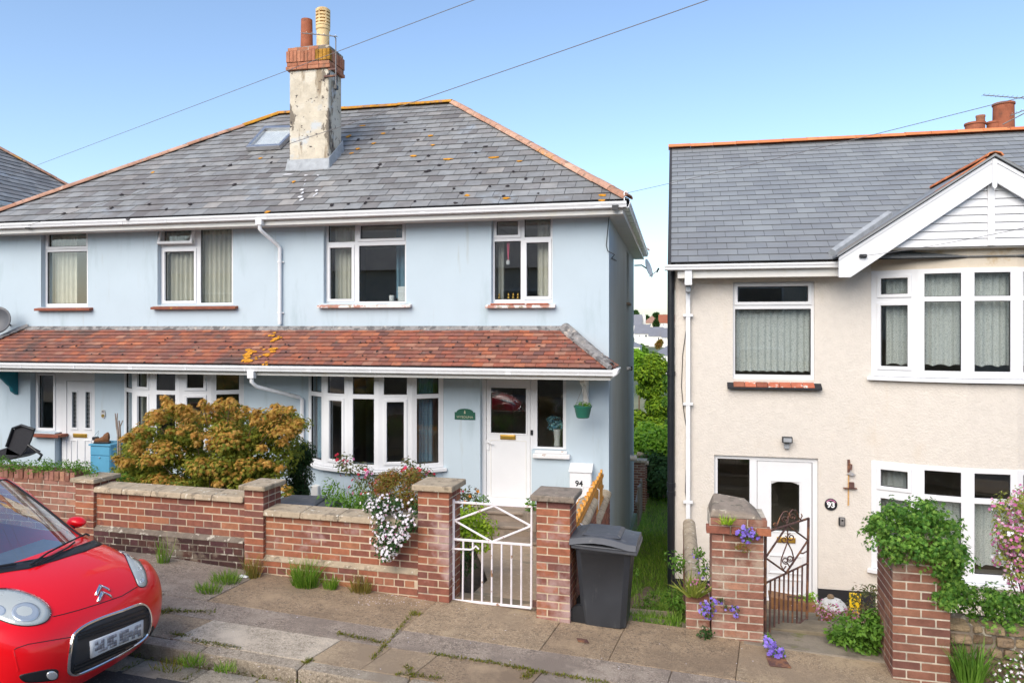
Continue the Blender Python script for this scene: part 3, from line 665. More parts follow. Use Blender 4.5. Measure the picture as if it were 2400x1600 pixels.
# ================================================================== the pale blue pair of houses
WALLY = 12.2
PF = Pl((0, WALLY, 0)); PW = Pl((0, WALLY + .10, 0)); PD = Pl((0, WALLY + .12, 0))
XL, XR, XP = -13.05, -1.05, -7.0
ZT = CAMZ + 1.86; ZB = CAMZ - 4.75; YB_ = 19.7
blue = thing('semi_detached_house', 'pale blue rendered pair of semi-detached houses with hipped slate roof and red tiled porch', 'house')
def hole(x0, y0, x1, y1):
    return (PW.uv(x0, y1)[0], PF.uv(x1, y1)[0], PW.uv(x0, y1)[1], min(PW.uv(x0, y0)[1], ZT - .03))
def wpx(pl, outer, panes, cas, parent=blue, **k):
    o = rectpx(pl, *outer); o = (o[0] - .0, o[1] + .03, o[2], o[3])
    return window(parent, pl, o, [rectpx(pl, *p) for p in panes], cas, **k)
UW = [((106, 540, 206, 720), [(114, 548.4, 203, 577.4), (110.5, 589.7, 203.5, 711.6)], (0,)),
      ((377.5, 532.3, 546, 714.7), [(384, 541, 454, 569.5), (387, 589.7, 455.4, 705), (470.2, 534.8, 543, 709.6)], (1,)),
      ((764.5, 519.5, 952, 710.9), [(769.6, 526, 832, 567.2), (845.4, 527.7, 943, 558.6), (774, 580.8, 824.4, 700.7), (841.5, 574.9, 949, 706.5)], (1, 2)),
      ((1154.8, 506.8, 1295, 710.9), [(1164.2, 518.8, 1214, 550.7), (1229.3, 510, 1290, 555.3), (1159.4, 565.5, 1220.4, 702), (1234.6, 568.8, 1285.4, 694.3)], (0, 3))]
holes = [hole(*w[0]) for w in UW]
# ground floor openings
zb = lambda h: CAMZ + h
side_l = (PD.uv(83, 900)[0], PD.uv(140, 900)[0], PD.uv(100, 1011)[1], zb(-.6)); door_l = (side_l[1], PF.uv(222, 900)[0], zb(-2.98), zb(-.6))
door_r = (PD.uv(1129.7, 1000)[0], PD.uv(1249, 1000)[0], zb(-3.0), zb(-.6)); side_r = (door_r[1], PF.uv(1327, 1000)[0], PD.uv(1290, 1052)[1], zb(-.6))
BR, BL = (-6.37, -3.86), (-10.15, -7.64)
bowh = [(a, b, zb(-2.40), zb(-.6)) for a, b in (BR, BL)]
mb = MB(); panel(mb, PF, (XL, XR, ZB, ZT), holes + [side_l, door_l, door_r, side_r] + bowh, -.28, 0); mb.build('front_wall', 'blue_render', blue)
PS = Pl((XR, WALLY, 0), (0, 1, 0))
sw = (4.55, 5.35, zb(.57), zb(1.72))
mb = MB(); panel(mb, PS, (.2802, YB_ - WALLY, ZB, ZT), [sw], -.28, 0)
mb.build('side_wall', 'blue_side', blue)
m = MB(); m.box((XL, WALLY + .28, ZB), (XL + .28, YB_, ZT)); m.build('side_wall', 'blue_side', blue)
m = MB(); m.box((XL + .28, YB_ - .28, ZB), (XR - .28, YB_, ZT)); m.build('rear_wall', 'blue_render', blue)
pl2 = Pl((XR - .10, WALLY, 0), (0, 1, 0))
window(blue, pl2, sw, [(sw[0] + .06, sw[1] - .06, sw[2] + .06, sw[3] - .06)], ())
m = MB(); PS.box(m, sw[0] - .05, sw[1] + .05, sw[2] - .05, sw[2], -.1, .06); m.build('window_sill', 'step_stone', blue)
# inside: party wall, cross walls, floor and ceiling so that the panes show rooms
m = MB(); m.box((XP - .12, WALLY + .28, ZB), (XP + .12, YB_ - .28, ZT)); m.build('party_wall', 'plaster_dark', blue)
m = MB(); m.box((XL + .28, 15.9, ZB), (XP - .12, 16.0, ZT)); m.box((XP + .12, 15.9, ZB), (XR - .28, 16.0, ZT)); m.box((-3.55, WALLY + .28, ZB), (-3.45, 15.9, zb(-.6))); m.box((-10.6, WALLY + .28, ZB), (-10.5, 15.9, zb(-.6))); m.box((-3.2, WALLY + .28, zb(-.35)), (-3.1, 15.9, ZT)); m.box((-10.95, WALLY + .28, zb(-.35)), (-10.85, 15.9, ZT))
m.build('partition', 'plaster_dark', blue)
m = MB(); m.box((XL + .28, WALLY + .28, zb(-.6)), (XP - .12, 15.9, zb(-.35))); m.box((XP + .12, WALLY + .28, zb(-.6)), (XR - .28, 15.9, zb(-.35))); m.box((XL + .28, WALLY + .28, zb(-3.2)), (XP - .12, 15.9, zb(-3.05))); m.box((XP + .12, WALLY + .28, zb(-3.2)), (XR - .28, 15.9, zb(-3.05))); m.build('floor', 'floor_inside', blue)
m = MB(); m.box((XL + .28, WALLY + .28, ZT - .06), (XR - .28, YB_ - .28, ZT)); m.build('ceiling', 'plaster_light', blue)
# upstairs windows and sills
UWO = []
for k, (o, p, c) in enumerate(UW): UWO.append(wpx(PW, o, p, c, glassmat='window_glass'))
def sill(px, mat, out=.10, th=.045, slope=.03, pl=PF, parent=None, back=-.10):
    x0, y0, x1, y1 = px; a0 = pl.uv(x0, y1, out)[0]; a1 = pl.uv(x1, y1, out)[0]; zt = PW.uv((x0 + x1) / 2, y0)[1]
    m = MB(); m.hexa([pl.p(a0, zt - th - slope, out), pl.p(a1, zt - th - slope, out), pl.p(a1, zt - th, back), pl.p(a0, zt - th, back), pl.p(a0, zt - slope, out), pl.p(a1, zt - slope, out), pl.p(a1, zt + .004, back), pl.p(a0, zt + .004, back)])
    return m.build('window_sill', mat, parent or blue, bevel=.006)
sill((79, 719.8, 209, 731), 'sill_brown'); sill((352, 716, 551, 731), 'sill_brown'); sill((742, 712, 961, 727), 'sill_flaky')
s4 = sill((1137, 712, 1301, 724), 'sill_flaky')
a0, zt = PF.uv(1150, 714, .05); a1 = PF.uv(1285, 714, .05)[0]
for i in range(5):
    w = (a1 - a0) / 5; m = MB(); PF.box(m, a0 + i * w + .004, a0 + (i + 1) * w - .004, -.012, .012, -.03, .085)
    o = m.build('sill_tile', 'tile_sill', s4); o.location = (0, 0, PW.uv(1220, 711)[1] + .006 - .02)
# the top sash that stands open in the second window
w2 = UWO[1]; r = rectpx(PW, 384, 541, 454, 569.5); b = .05
m = MB(); panel(m, PW, (r[0] - b, r[1] + b, r[2] - b, r[3] + b), [r], 0, .045)
sash = m.build('open_sash', 'upvc', w2, bevel=.005)
m = MB(); PW.box(m, r[0], r[1], r[2], r[3], .02, .026); pn = m.build('pane', 'window_glass', w2)
hinge = PW.p(0, r[3] + b, 0)
for ob in (sash, pn):
    ob.matrix_world = Matrix.Translation(hinge) @ Matrix.Rotation(R(-17), 4, 'X') @ Matrix.Translation(-hinge)
# doors ---------------------------------------------------------------
def door_unit(parent, pl, rect, leaf, cuts, panels, label=None, mat='upvc', glassmat='window_glass'):
    fr = MB(); panel(fr, pl, rect, [leaf], -.07, 0); fr.build('door_frame', mat, parent, bevel=.004)
    d = part('door', parent)
    lf = MB(); panel(lf, pl, (leaf[0] + .006, leaf[1] - .006, leaf[2], leaf[3] - .006), cuts, -.06, -.012); lf.build('leaf', mat, d, bevel=.004)
    for c in cuts:
        g = MB(); pl.box(g, c[0], c[1], c[2], c[3], -.042, -.036); g.build('pane', glassmat, d)
        s = MB(); panel(s, pl, (c[0] - .02, c[1] + .02, c[2] - .02, c[3] + .02), [(c[0] + .004, c[1] - .004, c[2] + .004, c[3] - .004)], -.014, -.002); s.build('bead', mat, d, bevel=.003)
    for c in panels:
        s = MB(); panel(s, pl, c, [(c[0] + .03, c[1] - .03, c[2] + .03, c[3] - .03)], -.014, .004); s.build('panel_moulding', mat, d, bevel=.008)
    return d
def letterbox(d, pl, r):
    m = MB(); pl.box(m, r[0], r[1], r[2], r[3], -.012, .008); m.build('letter_plate', 'brass', d, bevel=.005)
    m = MB(); pl.box(m, r[0] + .02, r[1] - .02, r[2] + .012, r[3] - .012, .006, .014); m.build('letter_flap', 'brass', d, bevel=.003)
leaf = (PD.uv(1139, 1000)[0], PD.uv(1243, 1000)[0], zb(-2.96), zb(-.72))
gl = rectpx(PD, 1149.8, 908.3, 1233, 1015.7)
d94 = door_unit(blue, PD, door_r, leaf, [gl], []); r = rectpx(PD, 1149.5, 1031.4, 1233.5, 1165.9)
m = MB(); panel(m, PD, r, [(r[0] + .012, r[1] - .012, r[2] + .012, r[3] - .012)], -.013, -.006); m.build('panel_groove', 'upvc_grubby', d94)
letterbox(d94, PD, rectpx(PD, 1172.3, 1018.8, 1208.4, 1029.5))
m = MB(); h = rectpx(PD, 1140, 1030, 1146, 1054); PD.box(m, h[0], h[1], h[2], h[3], -.012, .004); m.tube([PD.p(h[0] + .02, h[3] - .03, 0), PD.p(h[0] + .02, h[3] - .03, .045), PD.p(h[0] + .12, h[3] - .06, .045)], .010, 8); m.build('door_handle', 'upvc', d94, smooth=True)
m = MB(); PF.box(m, door_r[0] - .02, door_r[1] + .05, zb(-3.06), zb(-2.955), -.2, .08); m.build('door_sill', 'upvc', blue, bevel=.008)
window(blue, PD, (side_r[0], side_r[1] + .03, side_r[2], side_r[3]), [rectpx(PD, 1259.3, 880, 1319.5, 1047.2)], ())
m = MB(); a, z = PF.uv(1248.4, 1062, .06); a1 = PF.uv(1335.6, 1062, .06)[0]; PF.box(m, a, a1, z - .075, z, -.1, .085); PF.box(m, a + .03, a1 - .05, z, z + .05, -.12, .03); m.build('window_sill', 'white_paint', blue, bevel=.012)
m = MB(); r = rectpx(PD, 1243.8, 1007, 1249.4, 1019); PD.box(m, r[0], r[1], r[2], r[3], 0, .025); bell = m.build('doorbell', 'black_plastic', blue, bevel=.006)
# left door
leaf = (PD.uv(155.6, 950)[0], PF.uv(221.4, 950)[0] - .01, zb(-2.95), PD.uv(190, 893)[1])
cutl = [rectpx(PD, 168, 918, 179.3, 1002), rectpx(PD, 199.5, 918, 210.5, 1003)]
d95 = door_unit(blue, PD, (PD.uv(145, 900)[0], door_l[1] + .03, door_l[2], door_l[3]), leaf, cutl, [rectpx(PD, 164, 1030, 181, 1085), rectpx(PD, 196, 1030, 214, 1085)], glassmat='window_glass_dim')
letterbox(d95, PD, rectpx(PD, 171.4, 1015.7, 203.3, 1024.8))
for c in cutl:                                            # leading in the two door lights
    m = MB()
    for k in range(1, 9): z = c[2] + (c[3] - c[2]) * k / 9; PD.box(m, c[0], c[1], z - .003, z + .003, -.034, -.030)
    PD.box(m, (c[0] + c[1]) / 2 - .003, (c[0] + c[1]) / 2 + .003, c[2], c[3], -.034, -.030); m.build('leading', 'lead', d95)
    m = MB(); PD.box(m, c[0] - .03, c[1] + .03, c[2] - .035, c[2] - .02, -.012, .006); m.build('bead', 'upvc', d95)
window(blue, PD, (side_l[0], PD.uv(146, 900)[0], side_l[2], side_l[3]), [rectpx(PD, 91.3, 880, 125.8, 1002.4)], (0,))
m = MB(); a = PF.uv(72, 1018, .1)[0]; a1 = PF.uv(139, 1018, .1)[0]; z = side_l[2]; PF.box(m, a, a1, z - .07, z - .02, -.12, .14); m.build('window_sill', 'sill_brown', blue, bevel=.006)
# ---- bow windows
def bow(parent, a0, a1, sag, n, base_y, zl, frames_mat='upvc', wallmat='blue_render', zb0=ZB, cas=(), top=None, wall_top=None, close=True, cas_up=(), first=True):
    """n facets on an arc bulging towards the street; zl = (sill, pane0, pane1, transom pane0, pane1, head)"""
    ch = (a1 - a0) / 2; rr = (ch * ch + sag * sag) / (2 * sag); half = math.asin(ch / rr); cxx = (a0 + a1) / 2; cyy = base_y - sag + rr
    P = [Vector((cxx + rr * math.sin(-half + 2 * half * i / n), cyy - rr * math.cos(-half + 2 * half * i / n), 0)) for i in range(n + 1)]
    for i in range(n):
        d = P[i + 1] - P[i]; w = d.length; pl = Pl(P[i], d)
        s0, p0, p1, q0, q1, hd = zl
        post = .085
        lo = (post + (.05 if i in cas else 0), w - post - (.05 if i in cas else 0), p0 + (.05 if i in cas else 0), p1 - (.05 if i in cas else 0))
        up = (post + (.05 if i in cas_up else 0), w - post - (.05 if i in cas_up else 0), q0 + (.05 if i in cas_up else 0), q1 - (.05 if i in cas_up else 0))
        cc = ([0] if i in cas else []) + ([1] if i in cas_up else [])
        window(parent, pl, (0, w, s0, hd), [lo, up], cc, name='bow_window')
    # sill that follows the bow, apron wall below
    def ring(off):
        return [Vector((cxx + (rr + off) * math.sin(-half * 1.02 + 2.04 * half * i / n), cyy - (rr + off) * math.cos(-half * 1.02 + 2.04 * half * i / n), 0)) for i in range(n + 1)]
    o1, i1 = ring(.075), ring(-.08); m = MB()
    Z = lambda p, z: Vector((p.x, p.y, z))
    ow, iw = ring(-.012), ring(-.22)
    for i in range(n):
        m.hexa([Z(o1[i], zl[0] - .06), Z(o1[i + 1], zl[0] - .06), Z(i1[i + 1], zl[0] - .06), Z(i1[i], zl[0] - .06), Z(o1[i], zl[0] - .012), Z(o1[i + 1], zl[0] - .012), Z(i1[i + 1], zl[0]), Z(i1[i], zl[0])])
    m.build('bow_sill', frames_mat, parent)
    m = MB(); m3 = MB()
    for i in range(n):
        m.add([Z(ow[i], zb0), Z(ow[i + 1], zb0), Z(ow[i + 1], zl[0] - .055), Z(ow[i], zl[0] - .055), Z(iw[i], zb0), Z(iw[i + 1], zb0), Z(iw[i + 1], zl[0] - .055), Z(iw[i], zl[0] - .055)], [(0, 1, 2, 3), (5, 4, 7, 6), (3, 2, 6, 7)])
        if wall_top:
            z0, z1 = zl[5], wall_top
            m3.add([Z(ow[i], z0), Z(ow[i + 1], z0), Z(ow[i + 1], z1), Z(ow[i], z1), Z(iw[i], z0), Z(iw[i + 1], z0), Z(iw[i + 1], z1), Z(iw[i], z1)], [(0, 1, 2, 3), (5, 4, 7, 6), (0, 4, 5, 1)])
    m.build('bow_wall', wallmat, parent)
    if wall_top: m3.build('bow_wall', wallmat, parent)
    return P
ZLB = (zb(-2.37), zb(-2.29), zb(-1.19), zb(-1.115), zb(-.74), zb(-.68))
bow(blue, BR[0], BR[1], .5, 5, WALLY, ZLB, cas=(1, 3))
bow(blue, BL[0], BL[1], .5, 5, WALLY, ZLB, cas=(1, 3), cas_up=(1, 3))
# ---- main roof
YE, ZE, YRG, ZRG = 11.80, CAMZ + 2.0, 15.89, CAMZ + 4.97
XE0, XE1, XG0, XG1 = -13.30, -.72, -9.05, -4.81; YE2 = 2 * YRG - YE
A, B_, C_, D_ = Vector((XE0, YE, ZE)), Vector((XE1, YE, ZE)), Vector((XE1, YE2, ZE)), Vector((XE0, YE2, ZE)); E_, F_ = Vector((XG0, YRG, ZRG)), Vector((XG1, YRG, ZRG))
mb = MB(); mb.add([A, B_, C_, D_, E_, F_], [(0, 1, 5, 4), (1, 2, 5), (2, 3, 4, 5), (3, 0, 4)]); mb.add([A - Vector((0, 0, .05)), B_ - Vector((0, 0, .05)), C_ - Vector((0, 0, .05)), D_ - Vector((0, 0, .05))], [(3, 2, 1, 0)])
roof = mb.build('roof', 'slate_deck', blue)
etf = (E_ - Vector((XG0, YE, ZE))); tl = etf.length
slates(roof, A, (1, 0, 0), etf, [(0, 0), (XE1 - XE0, 0), (XG1 - XE0, tl), (XG0 - XE0, tl)], .24, .30, 'slate_old', 295, th=.008, lift=.018, gap=.007)
ets = Vector((XG1, YRG, ZRG)) - Vector((XE1, YRG, ZE))
slates(roof, B_, (0, 1, 0), ets, [(0, 0), (YE2 - YE, 0), (YRG - YE, ets.length)], .24, .30, 'slate_old', 0)
slates(roof, D_, (0, -1, 0), Vector((XG0, YRG, ZRG)) - Vector((XE0, YRG, ZE)), [(0, 0), (YE2 - YE, 0), (YRG - YE, (Vector((XG0, YRG, ZRG)) - Vector((XE0, YRG, ZE))).length)], .24, .30, 'slate_old', 0)
slates(roof, C_, (-1, 0, 0), F_ - Vector((XG1, YE2, ZE)), [(0, 0), (XE1 - XE0, 0), (XE1 - XG0, tl), (XE1 - XG1, tl)], .24, .30, 'slate_old', 0)
up = Vector((0, 0, .035))
ridge_run(roof, A + up, E_ + up, 'ridge_tile', .43, .105, fn=lambda i, n: 'ridge_tile_lichen' if i > n - 3 else 'ridge_tile')
ridge_run(roof, B_ + up, F_ + up, 'ridge_tile', .43, .105)
ridge_run(roof, E_ + up, F_ + up, 'ridge_tile_lichen', .43, .11)
ridge_run(roof, C_ + up, F_ + up, 'ridge_tile', .43, .105); ridge_run(roof, D_ + up, E_ + up, 'ridge_tile', .43, .105)
def on_roof(px, py, off=.0):                            # where the sight line meets the front slope
    n = Vector((0, -(ZRG - ZE), YRG - YE)).normalized(); d = ray(px, py); k = (A + n * off - cam.location).dot(n) / d.dot(n); return cam.location + d * k
nr = Vector((0, -(ZRG - ZE), YRG - YE)).normalized(); tr = etf.normalized(); sr = Vector((1, 0, 0))
blobs('lichen', roof, 'lichen', [(on_roof(x, y, .030), sr, tr, a, b) for x, y, a, b in [(816, 320, .07, .09), (898, 313, .06, .05), (1010, 318, .07, .05), (1051, 373, .11, .05), (968, 366, .07, .05), (1158, 369, .12, .04), (838, 349, .06, .05), (824, 359, .05, .04), (1095, 458, .05, .05), (688, 426, .05, .06), (876, 336, .06, .04), (850, 295, .09, .04), (627, 497, .06, .05), (358, 404, .05, .05), (1412, 458, .07, .05), (1217, 378, .06, .03), (1015, 340, .06, .03), (1185, 465, .08, .04), (1410, 470, .06, .04), (610, 371, .06, .04)]], 1)
blobs('moss', roof, 'black_moss', [(on_roof(x, y, .031), sr, tr, rnd.uniform(.025, .055), rnd.uniform(.03, .07)) for x, y in [(840, 327), (871, 326), (980, 328), (1061, 303), (996, 304), (950, 287), (923, 302), (962, 354), (1004, 365), (982, 378), (1138, 343), (1030, 387), (1004, 400), (999, 402), (1110, 394), (1125, 405), (1148, 437), (1064, 442), (1082, 452), (1180, 459), (864, 465), (856, 475), (816, 478), (973, 471), (1068, 476), (1203, 402), (1232, 419), (1261, 453), (1274, 420), (1189, 436), (820, 424), (778, 480), (884, 393), (890, 386), (635, 381), (637, 369), (1092, 334), (1114, 358), (285, 456), (180, 485), (262, 487), (150, 500), (350, 478), (478, 389), (540, 387), (336, 430), (550, 432), (300, 513), (446, 478), (390, 490)]], 1)
blobs('bird_droppings', roof, 'white_drops', [(on_roof(x, y, .032), sr, tr, a, b) for x, y, a, b in [(673, 409, .13, .04), (717, 411, .04, .03), (745, 411, .03, .03), (716, 423, .012, .05), (714, 432, .012, .05), (707, 445, .04, .06), (709, 452, .03, .05), (742, 447, .035, .05), (741, 455, .02, .06), (704, 461, .05, .05), (707, 468, .04, .07), (736, 459, .02, .05)]], 1)
# fascia, soffit, gutters
zf0, zf1 = CAMZ + 1.79, CAMZ + 1.985
m = MB(); m.box((XE0 + .08, YE + .02, zf0), (XE1 - .08, YE + .045, zf1)); m.build('fascia', 'upvc_grubby', blue, bevel=.004)
m = MB(); m.box((XE1 - .10, YE + .048, zf0), (XE1 - .075, YE2 - .1, zf1)); m.build('fascia', 'upvc_grubby', blue, bevel=.004)
m = MB(); m.box((XE0 + .08, YE + .045, zf0 + .012), (XE1 - .10, WALLY - .001, zf0 + .03)); m.box((XR + .001, WALLY, zf0 + .012), (XE1 - .10, YE2 - .1, zf0 + .03)); m.build('soffit', 'upvc_grubby', blue)
g = gutter_run(blue, (XE0 + .05, YE + .02, zf1 - .01), (XE1 - .02, YE + .02, zf1 - .01), (0, -1, 0))
g2 = gutter_run(blue, (XE1 - .075, YE - .04, zf1 - .01), (XE1 - .075, YE2, zf1 - .01), (1, 0, 0), brackets=.55)
# downpipes
x = XP - .06; y0 = YE - .04
downpipe(blue, [(x, y0, zf1 - .09), (x, y0, zf1 - .26), (x + .03, y0 + .03, zf1 - .31), (x + .13, WALLY - .08, zf1 - .50), (x + .16, WALLY - .05, zf1 - .56), (x + .16, WALLY - .05, CAMZ + .07)])
m = MB(); m.box((x - .06, y0 - .05, zf1 - .20), (x + .06, y0 + .05, zf1 - .08)); m.build('gutter_outlet', 'gutter_white', blue, bevel=.012)
# ---- porch roof
PY, PZ0, PZ1 = 11.28, CAMZ - .62, CAMZ + .0; PX0, PX1 = -13.18, -.90; tp0, tp1 = -12.30, -1.77
a, b, c, d = Vector((PX0, PY, PZ0)), Vector((PX1, PY, PZ0)), Vector((tp1, WALLY + .01, PZ1)), Vector((tp0, WALLY + .01, PZ1)); e1, e0 = Vector((PX1, WALLY + .01, PZ0)), Vector((PX0, WALLY + .01, PZ0))
mb = MB(); mb.add([a, b, c, d, e1, e0], [(0, 1, 2, 3), (1, 4, 2), (5, 0, 3), (0, 5, 4, 1)]); porch = mb.build('porch_roof', 'slate_deck', blue)
etp = d - Vector((tp0, PY, PZ0)); lp = etp.length
slates(porch, a, (1, 0, 0), etp, [(0, 0), (PX1 - PX0, 0), (tp1 - PX0, lp), (tp0 - PX0, lp)], .105, .168, 'roof_tile_red', 298, th=.014, lift=.020, name='roof_tile', jit=.005, gap=.004)
etq = c - Vector((PX1, WALLY + .01, PZ0))
slates(porch, b, (0, 1, 0), etq, [(0, 0), (WALLY - PY, 0), (WALLY - PY, etq.length)], .105, .168, 'roof_tile_red', 0, th=.011, lift=.013, name='roof_tile')
etq = d - Vector((PX0, WALLY + .01, PZ0))
slates(porch, e0, (0, -1, 0), etq, [(0, 0), (WALLY - PY, 0), (0, etq.length)], .105, .168, 'roof_tile_red', 0, th=.011, lift=.013, name='roof_tile')
nq = Vector((0, -(PZ1 - PZ0), WALLY - PY)).normalized(); tq = etp.normalized()
m = MB(); prev = None; vs = []; n = 120
for i in range(n + 1):
    X = tp0 - .05 + (tp1 - tp0 + .1) * i / n; h1 = rnd.uniform(.085, .12)
    vs += [Vector((X, WALLY - .004, PZ1 + .03 + rnd.uniform(-.004, .006))), Vector((X, WALLY - .03, PZ1 + .02)) + nq * .02, d + Vector((X - tp0, 0, 0)) - tq * h1 + nq * .034, d + Vector((X - tp0, 0, 0)) - tq * (h1 + .012) + nq * .012]
m.add(vs, [(i * 4 + k, (i + 1) * 4 + k, (i + 1) * 4 + k + 1, i * 4 + k + 1) for i in range(n) for k in range(3)]); m.build('mortar_flashing', 'mortar_grey', porch)
ridge_run(porch, b + Vector((-.06, .02, .05)), c + Vector((0, 0, .03)), 'mortar_grey', .33, .085, name='hip_tile', drop=.0)
m = MB(); m.tube([b + Vector((-.05, -.06, .03)), b * .5 + c * .5 + Vector((-.09, -.03, .03)), c + Vector((-.10, -.03, .0))], .045, 6); m.build('hip_mortar', 'mortar_grey', porch)
ridge_run(porch, a + Vector((.06, .02, .05)), d + Vector((0, 0, .03)), 'mortar_grey', .33, .085, name='hip_tile', drop=.0)
def on_porch(px, py, off=.03):
    dd = ray(px, py); k = (a + nq * off - cam.location).dot(nq) / dd.dot(nq); return cam.location + dd * k
sp = [(641, 783, .07, .04), (645, 797, .09, .06), (640, 820, .12, .05), (628, 832, .10, .05), (585, 832, .13, .07), (575, 840, .13, .06), (590, 822, .11, .05), (624, 850, .05, .04), (570, 845, .06, .04), (604, 838, .05, .03), (612, 815, .05, .02), (650, 790, .05, .03)]
blobs('lichen', porch, 'lichen', [(on_porch(x + rnd.uniform(-9, 9), y + rnd.uniform(-5, 5), .042), sr, tq, a_ * .62, b_ * .75) for x, y, a_, b_ in sp for _ in range(3)], 1)
blobs('moss', porch, 'black_moss', [(on_porch(rnd.uniform(60, 1380), rnd.uniform(790, 850), .040), sr, tq, rnd.uniform(.012, .03), rnd.uniform(.012, .03)) for _ in range(90)], 1)
m = MB(); m.box((PX0 + .05, PY + .03, CAMZ - .79), (PX1 - .05, PY + .055, CAMZ - .635)); m.box((PX1 - .075, PY + .056, CAMZ - .79), (PX1 - .05, WALLY, CAMZ - .635)); m.build('fascia', 'upvc_grubby', blue, bevel=.004)
m = MB(); m.box((PX0 + .05, PY + .056, CAMZ - .775), (PX1 - .076, WALLY - .001, CAMZ - .76)); m.build('soffit', 'upvc_grubby', blue)
gutter_run(blue, (PX0 + .02, PY + .03, CAMZ - .625), (PX1 + .02, PY + .03, CAMZ - .625), (0, -1, 0), brackets=1.05)
m = MB(); m.hexa([(PX1 - .01, PY - .08, CAMZ - .74), (PX1 + .06, PY - .08, CAMZ - .70), (PX1 + .06, PY + .35, CAMZ - .70), (PX1 - .01, PY + .35, CAMZ - .74), (PX1 - .01, PY - .09, CAMZ - .615), (PX1 + .09, PY - .09, CAMZ - .60), (PX1 + .09, PY + .35, CAMZ - .60), (PX1 - .01, PY + .35, CAMZ - .615)]); m.build('gutter_end', 'gutter_white', blue, bevel=.015)
xx = Xat(590, PY - .03)
downpipe(blue, [(xx, PY - .03, CAMZ - .70), (xx, PY - .03, CAMZ - .90), (xx + .05, PY + .03, CAMZ - .98), (xx + .40, WALLY - .1, CAMZ - 1.22), (xx + .44, WALLY - .05, CAMZ - 1.27), (xx + .44, WALLY - .05, CAMZ - 3.2)])
m = MB(); m.box((xx - .06, PY - .08, CAMZ - .84), (xx + .06, PY + .02, CAMZ - .71)); m.build('gutter_outlet', 'gutter_white', blue, bevel=.012)
# carved brackets under the porch ends
def bracket(parent, X, mat, s=1):
    z = CAMZ - .78; prof = [(WALLY, z), (WALLY - .62 * s, z), (WALLY - .64 * s, z - .07), (WALLY - .5 * s, z - .12), (WALLY - .42 * s, z - .11), (WALLY - .22 * s, z - .30), (WALLY - .15 * s, z - .36), (WALLY - .12 * s, z - .45), (WALLY - .02, z - .52), (WALLY, z - .52)]
    m = MB(); m.prism([(X, y, zz) for y, zz in prof], (.075, 0, 0)); return m.build('porch_bracket', mat, parent, bevel=.012)
bracket(blue, Xat(1366, 12), 'upvc_grubby'); bracket(blue, Xat(4, 11.9), 'teal_paint')
# ---- chimney
ch = part('chimney', blue); cx0, cx1, cy0, cy1 = -7.34, -6.51, 13.28, 13.86; zc0, zc1, zc2 = CAMZ + 2.7, CAMZ + 5.0, CAMZ + 5.46
m = MB(); m.box((cx0, cy0, zc0), (cx1, cy1, zc1)); st_ = m.build('stack', 'render_chimney', ch, bevel=.03)
m = MB(); m.hexa([(cx0 - .04, cy0 - .10, CAMZ + 3.0), (cx1 + .03, cy0 - .10, CAMZ + 3.0), (cx1 + .03, cy0 + .02, CAMZ + 3.05), (cx0 - .04, cy0 + .02, CAMZ + 3.05), (cx0 - .035, cy0 - .012, CAMZ + 3.27), (cx1 + .025, cy0 - .012, CAMZ + 3.27), (cx1 + .025, cy0 + .02, CAMZ + 3.27), (cx0 - .035, cy0 + .02, CAMZ + 3.27)])
for sx in (cx1 + .0, cx0 - .02):
    m.hexa([(sx, cy0 - .08, CAMZ + 3.0), (sx + .055 if sx > -7 else sx - .03, cy0 - .08, CAMZ + 3.0), (sx + .055 if sx > -7 else sx - .03, cy1 + .02, CAMZ + 3.46), (sx, cy1 + .02, CAMZ + 3.46), (sx, cy0 - .02, CAMZ + 3.27), (sx + .02, cy0 - .02, CAMZ + 3.27), (sx + .02, cy1 + .02, CAMZ + 3.75), (sx, cy1 + .02, CAMZ + 3.75)])
m.build('flashing', 'lead', ch, bevel=.008)
m = MB(); m.box((cx0 - .02, cy0 - .02, zc1), (cx1 + .02, cy1 + .02, zc2 - .03)); m.build('mortar', 'mortar_dark', ch)
for (za, hh, e, mode) in ((zc1, .065, .05, 0), (zc1 + .075, .065, .035, 0), (zc1 + .15, .215, .045, 1), (zc1 + .375, .06, .02, 0)):
    l = .068 if mode else .215; z = za + hh / 2
    for side in range(4):
        pl = [Pl((cx0 - e, cy0 - e, 0), (1, 0, 0)), Pl((cx1 + e, cy0 - e, 0), (0, 1, 0)), Pl((cx1 + e, cy1 + e, 0), (-1, 0, 0)), Pl((cx0 - e, cy1 + e, 0), (0, -1, 0))][side]
        W_ = (cx1 - cx0 + 2 * e) if side % 2 == 0 else (cy1 - cy0 + 2 * e); n = max(1, round(W_ / (l + .01)))
        for i in range(n):
            w = W_ / n; mt = 'brick_lichen' if (side == 0 and i > n * .66 and mode) else 'brick_orange'
            lo_, hi_ = i * w + .004, (i + 1) * w - .004
            if side % 2: lo_ = max(lo_, .103); hi_ = min(hi_, W_ - .103)
            if hi_ - lo_ < .03: continue
            brick_at(ch, pl.p((lo_ + hi_) / 2, z, -.05), math.atan2(pl.d.y, pl.d.x), round(hi_ - lo_, 3), .10, hh, mt, .005)
m = MB(); m.box((cx0 + .06, cy0 + .06, zc2 - .09), (cx1 - .06, cy1 - .06, zc2 + .03)); m.build('flaunching', 'mortar_grey', ch, bevel=.03)
yc = 13.57
xr = Xat(719, yc); zt = CAMZ + (CY - 47) / F * (yc / (CS + (719 - CX) / F * SN))
m = MB(); m.lathe([(.125, zc2 - .02), (.118, zc2 + .2), (.112, zt - .10), (.110, zt - .01), (.108, zt), (.085, zt), (.083, zt - .2)], (xr, yc, 0), 20); m.build('chimney_pot', 'pot_red', ch, smooth=True)
